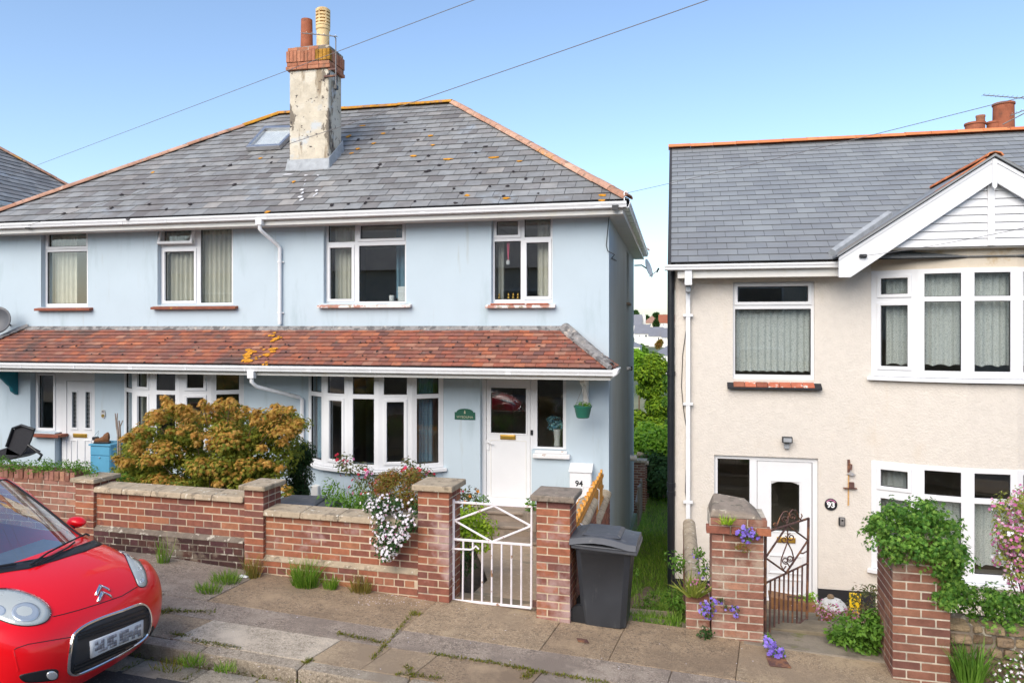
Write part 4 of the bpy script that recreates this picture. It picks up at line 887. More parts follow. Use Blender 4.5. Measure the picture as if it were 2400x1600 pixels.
xb = Xat(757, yc); zt2 = CAMZ + (CY - 23) / F * (yc / (CS + (757 - CX) / F * SN)); r_ = .125
m = MB(); m.lathe([(r_, zc2 - .02), (r_, zt2 - .42), (r_ * 1.12, zt2 - .40), (r_ * 1.12, zt2 - .34), (r_ * .8, zt2 - .335), (r_ * .8, zt2 - .05)], (xb, yc, 0), 20); pb = m.build('chimney_pot', 'pot_buff', ch, smooth=True, angle=30)
m = MB()
for k in range(5): z = zt2 - .33 + k * .066; m.lathe([(r_ * 1.0, z), (r_ * 1.14, z), (r_ * 1.14, z + .04), (r_ * 1.0, z + .045)], (xb, yc, 0), 20)
m.lathe([(r_ * 1.12, zt2 - .03), (r_ * 1.12, zt2 - .01), (r_ * .8, zt2 + .02), (.02, zt2 + .03)], (xb, yc, 0), 20)
for k in range(6): an = k * math.pi / 3 + .4; m.box((xb + math.cos(an) * r_ - .012, yc + math.sin(an) * r_ - .012, zt2 - .33), (xb + math.cos(an) * r_ + .012, yc + math.sin(an) * r_ + .012, zt2))
m.build('louvre', 'pot_buff', pb, smooth=True, angle=30)
# ---- roof window beside the chimney
sk = part('roof_window', blue)
c4 = [on_roof(576, 347, .105), on_roof(655, 343, .105), on_roof(704, 295, .105), on_roof(620, 297, .105)]
def quadpt(u, v, off=0): return (c4[0] * (1 - u) + c4[1] * u) * (1 - v) + (c4[3] * (1 - u) + c4[2] * u) * v + nr * off
m = MB()
for (u0, u1, v0, v1) in ((0, 1, 0, .09), (0, 1, .88, 1), (0, .08, .09, .88), (.92, 1, .09, .88)):
    q = [quadpt(u0, v0, -.07), quadpt(u1, v0, -.07), quadpt(u1, v1, -.07), quadpt(u0, v1, -.07)]; m.hexa(q + [p + nr * .09 for p in q])
m.build('frame', 'steel', sk, bevel=.006)
m = MB(); q = [quadpt(.07, .08, -.03), quadpt(.93, .08, -.03), quadpt(.93, .89, -.03), quadpt(.07, .89, -.03)]; m.hexa(q + [p + nr * .012 for p in q]); m.build('pane', 'skylight_glass', sk)
m = MB(); q = [quadpt(.07, .08, -.055), quadpt(.93, .08, -.055), quadpt(.93, .89, -.055), quadpt(.07, .89, -.055)]; m.hexa(q + [p + nr * .004 for p in q]); m.build('blind', 'cloth_white', sk)
# ================================================================== the cream house
cream = thing('terraced_house', 'cream roughcast house with grey slate roof, white gable and two bow windows', 'house')
CX0, CX1 = 0.0, 9.0; CZT = CAMZ + .93; CZB = CAMZ - 5.0; CYB = 20.0
PFc = PF
w1 = ((1717.3, 660.5, 1907.5, 889), [(1729, 671, 1894, 707), (1723, 724, 1900.5, 878)], (0,))
PWc = Pl((0, WALLY + .05, 0))
h1 = rectpx(PWc, *w1[0]); h1 = (h1[0], PF.uv(1909, 780)[0], h1[2], h1[3])
dr = rectpx(PWc, 1673.6, 1068.6, 1916.4, 1409.6); dr = (dr[0], dr[1], CAMZ - 4.22, dr[3])
Bc = (2.90, 5.90); LB = (CAMZ - 3.62, CAMZ - 2.0); UB = (CAMZ - .72, CAMZ + .86)
mb = MB(); panel(mb, PF, (CX0, CX1, CAMZ - 3.99, CZT + .3), [h1, (dr[0], dr[1], CAMZ - 4.5, dr[3]), (Bc[0], Bc[1], LB[0], LB[1]), (Bc[0], Bc[1], UB[0], CZT + .4)], -.28, 0); mb.build('front_wall', 'cream_render', cream)
mb = MB(); panel(mb, PF, (CX0, CX1, CZB, CAMZ - 3.99), [(dr[0], dr[1], CAMZ - 4.24, CAMZ - 3.5)], -.28, .012); mb.build('plinth', 'plinth_black', cream)
m = MB(); m.box((CX0, WALLY + .281, CZB), (CX0 + .28, CYB, CZT + .2)); m.prism([(CX0, 11.95, CZT), (CX0, 16.0, CAMZ + 3.70), (CX0, 20.0, CZT)], (.28, 0, 0)); m.build('gable_wall', 'cream_render', cream)
m = MB(); m.box((CX0 + .28, CYB - .28, CZB), (CX1, CYB, CZT)); m.box((CX1 - .28, WALLY + .28, CZB), (CX1, CYB - .28, CZT)); m.build('rear_wall', 'cream_render', cream)
m = MB(); m.box((CX0 + .28, 15.6, CZB), (CX1 - .28, 15.7, CZT)); m.box((2.5, WALLY + .28, CZB), (2.6, 15.6, CZT)); m.build('partition', 'plaster_dark', cream)
m = MB(); m.box((CX0 + .28, WALLY + .28, CAMZ - 1.85), (CX1 - .28, 15.6, CAMZ - 1.6)); m.box((CX0 + .28, WALLY + .28, CAMZ - 4.4), (CX1 - .28, 15.6, CAMZ - 4.25)); m.box((CX0 + .28, WALLY + .28, CZT - .02), (CX1 - .28, 15.6, CZT + .04)); m.build('floor', 'floor_inside', cream)
wpx(PWc, w1[0], w1[1], w1[2], parent=cream)
a, zt = PF.uv(1705, 892, .08); a1 = PF.uv(1927, 892, .08)[0]
m = MB(); zt = h1[2]; m.hexa([PF.p(a, zt - .15, .1), PF.p(a1, zt - .15, .1), PF.p(a1, zt - .10, -.06), PF.p(a, zt - .10, -.06), PF.p(a, zt - .115, .1), PF.p(a1, zt - .115, .1), PF.p(a1, zt - .01, -.06), PF.p(a, zt - .01, -.06)]); s = m.build('window_sill', 'plinth_black', cream, bevel=.006)
for i in range(7):
    w = (a1 - a) / 7 * .86; x0 = a + .09 + i * w; m = MB(); m.hexa([PF.p(x0 + .004, zt - .112, .105), PF.p(x0 + w - .004, zt - .112, .105), PF.p(x0 + w - .004, zt - .06, .0), PF.p(x0 + .004, zt - .06, .0), PF.p(x0 + .004, zt - .104, .106), PF.p(x0 + w - .004, zt - .104, .106), PF.p(x0 + w - .004, zt - .012, -.04), PF.p(x0 + .004, zt - .012, -.04)]); m.build('sill_tile', 'sill_brown' if i in (0, 2) else 'tile_sill', s)
# door and side light
leaf = rectpx(PWc, 1774, 1081, 1904, 1405); leaf = (leaf[0], leaf[1], CAMZ - 4.2, leaf[3])
sl = rectpx(PWc, 1682, 1075, 1757, 1385)
fr = MB(); panel(fr, PWc, (dr[0], dr[1], CAMZ - 4.235, dr[3]), [leaf, sl], -.07, 0); fr.build('door_frame', 'upvc', cream, bevel=.005)
dw = part('window', cream); m = MB(); PWc.box(m, sl[0], sl[1], sl[2], sl[3], -.036, -.03); m.build('pane', 'window_glass', dw)
ag = rectpx(PWc, 1807, 1128, 1874.3, 1245.4)
d93 = door_unit(cream, PWc, (leaf[0] - .004, leaf[1] + .004, leaf[2] - .002, leaf[3] + .004), leaf, [ag], [rectpx(PWc, 1800, 1300, 1882, 1345), rectpx(PWc, 1800, 1355, 1882, 1392)])
m = MB(); z = ag[3]; am = (ag[0] + ag[1]) / 2
for k in range(8):
    t0, t1 = ag[0] + (ag[1] - ag[0]) * k / 8, ag[0] + (ag[1] - ag[0]) * (k + 1) / 8; f = lambda t: z - .05 + .05 * (1 - ((t - am) / (ag[1] - am)) ** 2)
    m.hexa([PWc.p(t0, f(t0), -.02), PWc.p(t1, f(t1), -.02), PWc.p(t1, f(t1), -.034), PWc.p(t0, f(t0), -.034), PWc.p(t0, z + .02, -.003), PWc.p(t1, z + .02, -.003), PWc.p(t1, z + .02, -.034), PWc.p(t0, z + .02, -.034)])
m.build('arch_bead', 'upvc', d93); letterbox(d93, PWc, rectpx(PWc, 1820.7, 1258.6, 1864.6, 1271.4))
m = MB(); PF.box(m, dr[0] - .03, dr[1] + .03, CAMZ - 4.27, CAMZ - 4.215, -.1, .06); m.build('door_sill', 'upvc', cream, bevel=.006)
# two-storey bow
bow(cream, Bc[0], Bc[1], .42, 5, WALLY, (CAMZ - 3.62, CAMZ - 3.50, CAMZ - 2.50, CAMZ - 2.42, CAMZ - 2.07, CAMZ - 2.0), cas=(0, 4), cas_up=(0, 4), wallmat='cream_render', zb0=CZB, wall_top=CAMZ - .785)
bow(cream, Bc[0], Bc[1], .42, 5, WALLY, (CAMZ - .72, CAMZ - .62, CAMZ + .385, CAMZ + .455, CAMZ + .79, CAMZ + .86), cas=(0, 4), cas_up=(0, 4), wallmat='cream_smooth', zb0=CAMZ - .80, wall_top=CAMZ + 1.16)
# main roof
cye, cze, cyr, czr = 11.80, CAMZ + 1.0, 16.0, CAMZ + 3.74; cx0_, cx1_ = -.10, 9.4
mb = MB(); cye2 = 2 * cyr - cye
mb.add([(cx0_, cye, cze), (cx1_, cye, cze), (cx1_, cyr, czr), (cx0_, cyr, czr), (cx1_, cye2, cze), (cx0_, cye2, cze)], [(0, 1, 2, 3), (3, 2, 4, 5)])
mb.add([(cx0_, cye, cze - .05), (cx0_, cyr, czr - .05), (cx0_, cye2, cze - .05), (cx0_, cye, cze), (cx0_, cyr, czr), (cx0_, cye2, cze)], [(0, 1, 4, 3), (1, 2, 5, 4)])
roof2 = mb.build('roof', 'slate_deck', cream); et2 = Vector((0, cyr - cye, czr - cze))
slates(roof2, (cx0_, cye, cze), (1, 0, 0), et2, [(0, 0), (cx1_ - cx0_, 0), (cx1_ - cx0_, et2.length), (0, et2.length)], .205, .30, 'slate_new', 298, th=.006, lift=.014, jit=.002)
slates(roof2, (cx1_, cye2, cze), (-1, 0, 0), Vector((0, -(cyr - cye), czr - cze)), [(0, 0), (cx1_ - cx0_, 0), (cx1_ - cx0_, et2.length), (0, et2.length)], .205, .30, 'slate_new', 0)
m = MB(); m.prism([(cx0_ - .012, cye - .02, cze - .09), (cx0_ - .012, cyr, czr - .09), (cx0_ - .012, cyr, czr + .03), (cx0_ - .012, cye - .02, cze + .03)], (.05, 0, 0)); m.build('verge', 'slate_deck', roof2)
ridge_run(roof2, (cx0_ - .03, cyr, czr + .035), (cx1_, cyr, czr + .035), 'ridge_tile_new', .45, .15, flat=True)
# fascia, gutter, pipes
m = MB(); m.box((cx0_ + .14, 11.86, CAMZ + .77), (2.45, 11.885, CAMZ + .96)); m.build('fascia', 'upvc_grubby', cream, bevel=.004)
m = MB(); m.box((cx0_ + .14, 11.885, CAMZ + .78), (2.6, WALLY - .001, CAMZ + .795)); m.build('soffit', 'upvc_grubby', cream)
gutter_run(cream, (cx0_ - .06, 11.86, CAMZ + .975), (2.36, 11.86, CAMZ + .975), (0, -1, 0), brackets=.8, h=.085)
xd = Xat(1612.5, WALLY - .05)
m = MB(); m.box((xd - .055, WALLY - .40, CAMZ + .66), (xd + .055, WALLY - .28, CAMZ + .90)); m.build('gutter_outlet', 'gutter_white', cream, bevel=.008)
m = MB(); m.box((xd - .036, WALLY - .30, CAMZ + .56), (xd + .036, WALLY - .01, CAMZ + .68)); m.build('pipe_bend', 'lead', cream, bevel=.008)
m = MB(); m.box((xd - .034, WALLY - .085, CAMZ - 4.2), (xd + .034, WALLY - .02, CAMZ + .62)); dp = m.build('downpipe', 'gutter_white', cream, bevel=.008)
for z in (CAMZ + .2, CAMZ - 1.2, CAMZ - 2.75):
    m = MB(); m.box((xd - .075, WALLY - .092, z - .02), (xd + .075, WALLY - .018, z + .02)); m.build('pipe_clip', 'gutter_white', dp, bevel=.004)
xs_ = Xat(1573, WALLY - .02)
m = MB(); m.tube([(xs_, WALLY - .02, CAMZ - 4.3), (xs_, WALLY - .02, CAMZ + .93)], .058, 14); sp_ = m.build('soil_pipe', 'pipe_black', cream, smooth=True)
for py in (875, 1135, 1155):
    z = W(1573, py, WALLY - .02).z; m = MB(); m.tube([(xs_, WALLY - .02, z - .035), (xs_, WALLY - .02, z + .035)], .068, 14); m.build('pipe_collar', 'pipe_black', sp_, smooth=True)
# gable over the bow
GY = 11.52; ap = W(2330, 372, GY); ft = W(1966, 604, GY); sl_ = (ap.z - ft.z) / (ap.x - ft.x); gx0, gx1 = ft.x, 2 * ap.x - ft.x
gab = part('gable', cream); bd = .29
for sgn in (-1, 1):
    e = ap.x + sgn * (ap.x - ft.x); m = MB(); th = .03
    m.prism([(ap.x, GY, ap.z), (e, GY, ft.z), (e, GY, ft.z - bd * .98), (e - sgn * .16, GY, ft.z - bd * .98), (ap.x, GY, ap.z - bd - .02)], (0, th, 0)); m.build('barge_board', 'upvc', gab, bevel=.006)
    m = MB(); m.prism([(ap.x, GY - .012, ap.z + .012), (e, GY - .012, ft.z + .012), (e, GY - .012, ft.z - .035), (ap.x, GY - .012, ap.z - .04)], (0, .012, 0)); m.build('barge_trim', 'upvc', gab)
m = MB(); m.prism([(ap.x - .03, GY - .03, ap.z - .02), (ap.x + .03, GY - .03, ap.z - .02), (ap.x + .03, GY - .03, ap.z - bd - .10), (ap.x, GY - .03, ap.z - bd - .14), (ap.x - .03, GY - .03, ap.z - bd - .10)], (0, .03, 0)); m.build('finial', 'upvc', gab, bevel=.006)
m = MB(); zbB = CAMZ + 1.15; m.box((ap.x - .045, GY + .085, zbB), (ap.x + .045, GY + .12, ap.z - .2)); m.build('centre_batten', 'upvc', gab, bevel=.004)
nb = 9; bh = (ap.z - .2 - zbB) / nb
for i in range(nb):
    z0, z1 = zbB + i * bh, zbB + (i + 1) * bh - .006
    for sgn in (-1, 1):
        q0 = (ap.z - .12 - z0) / sl_; q1 = max(.05, (ap.z - .12 - z1) / sl_)
        if q0 < .1: continue
        x0, x1 = ap.x + sgn * .046, ap.x + sgn * q0; x2 = ap.x + sgn * q1
        m = MB(); m.hexa([(x0, GY + .10, z0), (x1, GY + .10, z0), (x1, GY + .15, z0), (x0, GY + .15, z0), (x0, GY + .118, z1), (x2, GY + .118, z1), (x2, GY + .15, z1), (x0, GY + .15, z1)]); m.build('board', 'upvc', gab)
m = MB(); m.box((ft.x + .5, GY + .151, zbB - .02), (gx1 - .5, WALLY + .1, zbB + .012)); m.build('gable_soffit', 'upvc_grubby', gab)
qz = (ap.z - .07 - zbB - .013) / sl_
m = MB(); m.prism([(ap.x, GY + .152, ap.z - .07), (ap.x - qz, GY + .152, zbB + .013), (ap.x + qz, GY + .152, zbB + .013)], (0, .02, 0)); m.build('backing', 'slate_deck', gab)
def myroof(z): return cye + (z - cze) * (cyr - cye) / (czr - cze)
for sgn in (-1, 1):
    e = ap.x + sgn * (ap.x - ft.x + .03); eze = ft.z - .02
    p = [Vector((ap.x, GY - .05, ap.z + .03)), Vector((e, GY - .05, eze + .03)), Vector((e, myroof(eze + .02), eze + .03)), Vector((ap.x, myroof(ap.z + .03) + .03, ap.z + .03))]
    m = MB(); m.prism(p, (0, 0, .03)); m.build('gable_roof', 'slate_new', gab)
    m = MB(); m.prism([p[1] + Vector((sgn * .02, 0, .035)), p[1] + Vector((-sgn * .05, 0, .07)), p[0] + Vector((0, 0, .036)), p[0] + Vector((0, .0, .03))], (0, .05, 0)); m.build('undercloak', 'wood_grey', gab)
    if sgn < 0:
        q0, q1 = p[2] * .97 + p[3] * .03, p[2] * .45 + p[3] * .55
        m = MB(); m.tube([q0 + Vector((-.05, 0, .05)), q1 + Vector((-.05, 0, .05))], .07, 6); m.build('valley_flashing', 'lead', gab)
ridge_run(gab, (ap.x, GY - .04, ap.z + .05), (ap.x, myroof(ap.z) + .1, ap.z + .05), 'ridge_tile_new', .45, .11, flat=True)
k0 = p = Vector((ap.x - .14, GY + .05, ap.z - .04))
ridge_run(gab, Vector((ap.x - (ap.x - ft.x) * .52, GY + .06, ap.z - (ap.z - ft.z) * .52 + .05)), Vector((ap.x - .08, GY + .06, ap.z + .02)), 'ridge_tile_new', .4, .05, name='verge_tile', flat=True)
# chimney of the cream house: stub behind the ridge with pots
ch2 = part('chimney', cream); yq = 17.2
xa, xb2 = Xat(2268, yq), Xat(2600, yq)
m = MB(); m.box((xa, yq, CAMZ + 2.0), (xb2, yq + .6, CAMZ + 3.98)); m.build('stack', 'render_chimney', ch2, bevel=.02)
for (px, w, ytop, mat) in ((2285, .19, 289, 'pot_red'), (2298, .085, 271, 'brick_orange'), (2352, .20, 243, 'pot_red'), (2330, .14, 286, 'pot_red')):
    c = W(px, ytop, yq + .25); m = MB(); m.lathe([(w * 1.02, CAMZ + 3.95), (w * .97, c.z - .05), (w * 1.06, c.z - .04), (w * 1.06, c.z), (w * .85, c.z), (w * .82, c.z - .3)], (c.x, yq + .25, 0), 20); m.build('chimney_pot', mat, ch2, smooth=True)
# ================================================================== neighbours, far town, trees
def hip_house(name, label, x0, x1, y0, y1, zg, ze, zr, wall, roofm, wins=(), group=None, cat='house', gable=None, chim=(), over=.25):
    """a plain far house: walls, roof, chimneys and the windows on its street side (a0,a1,z0,z1 on the front)"""
    t = thing(name, label, cat, group)
    pl = Pl((x0, y0, 0)); m = MB(); m.box((x0, y0, zg), (x1, y1, ze)); m.build('wall', wall, t)
    ym = (y0 + y1) / 2; o = over; h = (y1 - y0) / 2 + o
    m = MB(); a, b, c, d = (x0 - o, y0 - o, ze), (x1 + o, y0 - o, ze), (x1 + o, y1 + o, ze), (x0 - o, y1 + o, ze)
    hp = 0 if gable else min(h, (x1 - x0) / 2 + o - .05)
    e, f = (x0 - o + hp, ym, zr), (x1 + o - hp, ym, zr)
    m.add([a, b, c, d, e, f], [(0, 1, 5, 4), (1, 2, 5), (2, 3, 4, 5), (3, 0, 4), (3, 2, 1, 0)]); rf = m.build('roof', roofm, t)
    for (cxx, cyy, w, hh) in chim:
        m = MB(); m.box((cxx - w / 2, cyy - w / 3, ze), (cxx + w / 2, cyy + w / 3, hh)); m.lathe([(w * .18, hh), (w * .16, hh + w * .6)], (cxx, cyy, 0), 8); m.build('chimney', wall, rf)
    for (p0, p1, z0, z1) in wins:
        w = part('window', t); q = MB(); pl.box(q, p0, p1, z0, z1, -.05, .03); q.build('frame', 'upvc', w)
        q = MB(); pl.box(q, p0 + .12, p1 - .12, z0 + .12, z1 - .12, .0, .05); q.build('pane', 'far_glass', w)
    return t
# next pair up the street on the left: only its roof shows
t = thing('semi_detached_house', 'neighbouring house at the far left with slate roof and brown hip tiles', 'house')
nx1, ny0, ny1, nze = -16.3, 11.6, 20.4, CAMZ + 3.15; nx0 = -29; nyr = (ny0 + ny1) / 2; nzr = nze + (nyr - ny0) * .75
m = MB(); m.box((nx0 + .4, ny0 + .4, CAMZ - 4), (nx1 - .4, ny1 - .4, nze - .1)); m.build('wall', 'cream_smooth', t)
m = MB(); m.add([(nx0, ny0, nze), (nx1, ny0, nze), (nx1, ny1, nze), (nx0, ny1, nze), (nx0 + 4.4, nyr, nzr), (nx1 - 4.4, nyr, nzr)], [(0, 1, 5, 4), (1, 2, 5), (2, 3, 4, 5), (3, 0, 4), (3, 2, 1, 0)]); nroof = m.build('roof', 'slate_deck', t)
et3 = Vector((nx1 - 4.4, nyr, nzr)) - Vector((nx1, nyr, nze))
slates(nroof, (nx1, ny0, nze), (0, 1, 0), et3, [(0, 0), (ny1 - ny0, 0), ((ny1 - ny0) / 2, et3.length)], .235, .30, 'slate_old', 180, name='slate')
et4 = Vector((nx0 + 4.4, nyr, nzr)) - Vector((nx0 + 4.4, ny0, nze))
slates(nroof, (nx0, ny0, nze), (1, 0, 0), et4, [(0, 0), (nx1 - nx0, 0), (nx1 - nx0 - 4.4, et4.length), (4.4, et4.length)], .235, .30, 'slate_old', 0)
for p in ((nx1, ny1, nze), (nx1, ny0, nze)): ridge_run(nroof, Vector(p) + Vector((0, 0, .04)), (nx1 - 4.4, nyr, nzr + .04), 'ridge_tile', .43, .11)
ridge_run(nroof, (nx0 + 4.4, nyr, nzr + .04), (nx1 - 4.4, nyr, nzr + .04), 'ridge_tile', .43, .11)
gutter_run(t, (nx1 - .02, ny0, nze - .02), (nx1 - .02, ny1, nze - .02), (1, 0, 0)); m = MB(); m.box((nx1 - .06, ny0, nze - .2), (nx1 - .022, ny1, nze - .02)); m.build('fascia', 'upvc_grubby', t)
m = MB(); m.box((nx1 - .41, ny0 + .1, nze - .2), (nx1 - .062, ny1 - .1, nze - .18)); m.build('soffit', 'upvc_grubby', t)
# far hillside town seen through the gap
def far(px0, px1, pyg, pye, pyr, Y, depth, label, wall, roofm, wins=(), gable=None, chim=()):
    x0, x1 = Xat(px0, Y), Xat(px1, Y); zg, ze, zr = W(px0, pyg, Y).z, W(px0, pye, Y).z, W(px0, pyr, Y + depth / 2).z
    ws = []
    for (a, b, c, d) in wins: ws.append((Xat(a, Y) - x0, Xat(b, Y) - x0, W(a, d, Y).z, W(a, c, Y).z))
    cs = [(Xat(a, Y + depth / 2), Y + depth / 2, 1.6, W(a, b, Y + depth / 2).z) for a, b in chim]
    return hip_house('house', label, x0, x1, Y, Y + depth, zg - 4, ze, zr, wall, roofm, ws, 'far houses on the hillside', gable=gable, chim=cs)
far(1482, 1503, 772, 762, 737, 330, 14, 'far grey-roofed house at the left edge of the gap', 'far_wall', 'far_slate', gable=1, chim=((1509, 738),))
far(1507, 1547, 766, 757, 740, 380, 14, 'far house with pale brown hipped roof on the hilltop', 'far_wall_cream', 'far_tile', [(1522, 1526, 758.5, 763)])
far(1544, 1590, 768, 757, 737, 345, 12, 'far white house with dark red tiled roof beside the black pipe', 'far_wall', 'far_tile_red', [(1550.5, 1552.5, 758.5, 763.5), (1553.5, 1556, 758.5, 763.5)], gable=1)
far(1487, 1521, 802, 782, 760, 250, 12, 'far white terrace house with two small windows and grey roof', 'far_wall', 'far_slate', [(1497.5, 1500.5, 784, 790), (1511, 1517, 784, 790)], gable=1)
far(1521, 1553, 806, 788, 766, 240, 12, 'far white terrace house with plain wall and grey roof', 'far_wall', 'far_slate', [(1541, 1546, 790, 796)], gable=1)
far(1552, 1600, 808, 791, 768, 236, 12, 'far white house at the right end of the terrace', 'far_wall', 'far_slate', [(1554, 1557, 793.5, 796.5)], gable=1)
far(1534, 1600, 846, 832, 808, 130, 10, 'far bungalow with grey hipped roof among the trees', 'far_wall', 'far_slate', [(1540, 1542, 834, 842), (1547.5, 1550, 834, 842), (1558, 1561, 833, 841)])
far(1470, 1500, 836, 812, 801, 150, 8, 'far pale blue gable wall left of the bungalow', 'far_wall', 'far_slate', [(1490, 1494, 815, 822)])

# ------------------------------------------------------------------ plants
def leafquad(mb, p, n, u, L, Wd, kind=0, bend=0.0):
    """one leaf: p base, u along, n normal"""
    w = n.cross(u).normalized() * (Wd / 2)
    if kind == 0:      # diamond
        m = p + u * (L * .45) + n * (bend * L); mb.add([p, m + w, p + u * L, m - w], [(0, 1, 2, 3)])
    elif kind == 1:    # five-lobed maple or ivy star
        c = p + u * (L * .35); pts = [p]
        for k, (an, r) in enumerate(((-105, .45), (-75, .2), (-52, .62), (-28, .26), (0, .68), (28, .26), (52, .62), (75, .2), (105, .45))):
            a = R(an); pts.append(c + (u * math.cos(a) + w.normalized() * math.sin(a)) * (r * L))
        mb.add(pts + [c + n * (.08 * L)], [(i, (i + 1) % 10, 10) for i in range(10)])
    elif kind == 2:    # grass blade, two segments
        m = p + u * (L * .55) + n * (L * .10); tip = p + u * L + n * (L * .38)
        mb.add([p + w, p - w, m - w * .7, m + w * .7, tip], [(0, 1, 2, 3), (3, 2, 4)])
    elif kind == 3:    # small round flower of five petals
        pts = [p]; 
        for k in range(10):
            a = math.pi * k / 5; r = L if k % 2 == 0 else L * .55; pts.append(p + (u * math.cos(a) + w.normalized() * math.sin(a)) * r + n * (.25 * r))
        mb.add(pts, [(0, k + 1, (k + 1) % 10 + 1) for k in range(10)])
def rdir(r, up=0.0):
    while True:
        v = Vector((r.uniform(-1, 1), r.uniform(-1, 1), r.uniform(-1, 1)))
        if .05 < v.length < 1: v.normalize(); v.z += up; return v.normalized()
def crown(clumps, n_per, L, Wd, kind, r, sag=0.0, shell=.6, flat=.0, spread=1.0):
    """leaves spread through clumps (c, rx, ry, rz); more of them near each clump's outside"""
    mb = MB()
    for (c, rx, ry, rz) in clumps:
        c = Vector(c); n = int(4.2 * n_per * max(.30, (rx * ry + ry * rz + rx * rz) / 3 / .04) * spread)
        for _ in range(n):
            d = rdir(r); q = r.uniform(shell, 1.0) ** .5 if r.random() < .8 else r.random()
            p = c + Vector((d.x * rx, d.y * ry, d.z * rz)) * q
            nn = (d + Vector((0, 0, .6 + flat)) + rdir(r) * .7).normalized(); u = nn.orthogonal().normalized(); u = Matrix.Rotation(r.uniform(0, 6.28), 3, nn) @ u; u.z -= sag; u.normalize()
            nn = (nn - u * nn.dot(u)).normalized(); s = r.uniform(.65, 1.25)
            leafquad(mb, p, nn, u, L * s, Wd * s, kind, r.uniform(-.1, .15))
    return mb
def branches(base, tips, r0, r, mid=.45, wig=.06):
    mb = MB(); base = Vector(base)
    for t in tips:
        t = Vector(t); m = base + (t - base) * mid + Vector((r.uniform(-wig, wig), r.uniform(-wig, wig), .25 * (t - base).length * .3)); mb.tube([base, m, t], [r0 * .6, r0 * .35, r0 * .12], 5)
    return mb
def bush(name, label, cat, base, clumps, leaf, n_per, L, Wd, kind=0, seed=1, group=None, stem='bark', r0=.02, flowers=None, sag=.2, crownname='foliage', shell=.55, stems=True, flat=0.0):
    r = random.Random(seed); t = thing(name, label, cat, group)
    crown(clumps, n_per, L, Wd, kind, r, sag, shell, flat).build(crownname, leaf, t)
    if stems: branches(base, [c[0] for c in (clumps if len(clumps) < 14 else r.sample(clumps, 14))], r0, r).build('stem', stem, t)
    if flowers:
        for (fm, n, fs, kd, zlo) in flowers:
            mb = MB()
            for _ in range(n):
                c, rx, ry, rz = r.choice(clumps); d = rdir(r); d.y = -abs(d.y); 
                if d.z < zlo: d.z = -d.z
                p = Vector(c) + Vector((d.x * rx, d.y * ry, d.z * rz)) * r.uniform(.92, 1.08); nn = (d + Vector((0, -.5, .5))).normalized(); u = nn.orthogonal().normalized()
                leafquad(mb, p, nn, Matrix.Rotation(r.uniform(0, 6), 3, nn) @ u, fs * r.uniform(.7, 1.2), fs, kd)
            mb.build('flowers', fm, t, kind='stuff')
    return t
def tree(label, px, pyb, pyt, Y, wpx, leaf, n, L, seed, zb_=None, kind=0, group='trees behind the houses', lobes=14, name='tree'):
    r = random.Random(seed); b = W(px, pyb, Y); tp = W(px, pyt, Y); rx = wpx / 2 * Y / F / 1.0; H = tp.z - b.z
    gz = zb_ if zb_ is not None else b.z - .3 * H
    cl = []
    for k in range(lobes):
        a = r.uniform(0, 6.28); q = r.uniform(.1, .85); zz = r.uniform(.05, .95); s = rx * r.uniform(.28, .48)
        taper = 1 - .55 * zz
        cl.append((Vector((b.x + math.cos(a) * rx * q * taper, Y + math.sin(a) * rx * q * taper, b.z + H * zz)), s, s, s * .8))
    t = thing(name, label, 'tree', group); mb = MB()
    cr = MB()
    for (c, sx, sy, sz) in cl:
        for _ in range(n):
            d = rdir(r); p = c + Vector((d.x * sx, d.y * sy, d.z * sz)) * (r.random() ** .35); nn = (d + Vector((0, 0, .7)) + rdir(r) * .6).normalized(); u = Matrix.Rotation(r.uniform(0, 6), 3, nn) @ nn.orthogonal().normalized()
            leafquad(cr, p, nn, u, L * r.uniform(.7, 1.3), L * .5, kind, .1)
    cr.build('crown', leaf, t)
    tk = MB(); c0 = Vector((b.x, Y, gz)); tk.tube([c0, c0 + Vector((.03 * H, 0, (b.z - gz) + .2 * H)), Vector((b.x, Y, b.z + .7 * H))], [.05 * H * .5, .035 * H * .5, .01 * H], 8)
    for (c, *_s) in cl: tk.tube([Vector((b.x, Y, b.z + .1 * H)), (Vector((b.x, Y, b.z + .3 * H)) + c) / 2, c], [.018 * H, .01 * H, .004 * H], 5)
    tk.build('trunk', 'bark', t); return t
tree('tall feathery yellow-green tree filling the gap between the houses', 1530, 1005, 835, 34, 120, 'leaf_tree', 800, .19, 5, CAMZ - 8, lobes=24)
tree('loose light green tree at the left of the gap below the town', 1496, 905, 815, 48, 55, 'leaf_bright', 420, .26, 6, CAMZ - 9)
tree('mid green tree beside the black pipe behind the alley', 1578, 1060, 850, 29, 60, 'leaf_green', 620, .16, 7, CAMZ - 7, lobes=18)
tree('small dark conical tree between the far roofs', 1537, 765, 751, 300, 14, 'leaf_conifer', 150, 1.1, 8, CAMZ - 2, lobes=8)
tree('far olive bush above the bungalow roof', 1546, 812, 798, 160, 18, 'leaf_rust', 160, .6, 9, CAMZ - 8, lobes=8)
for i, (px, w, yt) in enumerate(((1488, 22, 729), (1538, 20, 736), (1556, 16, 742), (1512, 18, 740))):
    tree(('far dark treetop on the skyline at the left of the gap', 'far rounded treetop above the pale brown roof', 'far treetop left of the dark red roof', 'low far treetop behind the white chimney')[i], px, 765, yt, 520, w, 'leaf_dark', 170, 2.2, 20 + i, CAMZ, lobes=8)
tree('dark hedge-like tree at the foot of the white terrace', 1505, 835, 806, 170, 26, 'leaf_green', 200, .7, 12, CAMZ - 9, lobes=10)
r = random.Random(3)
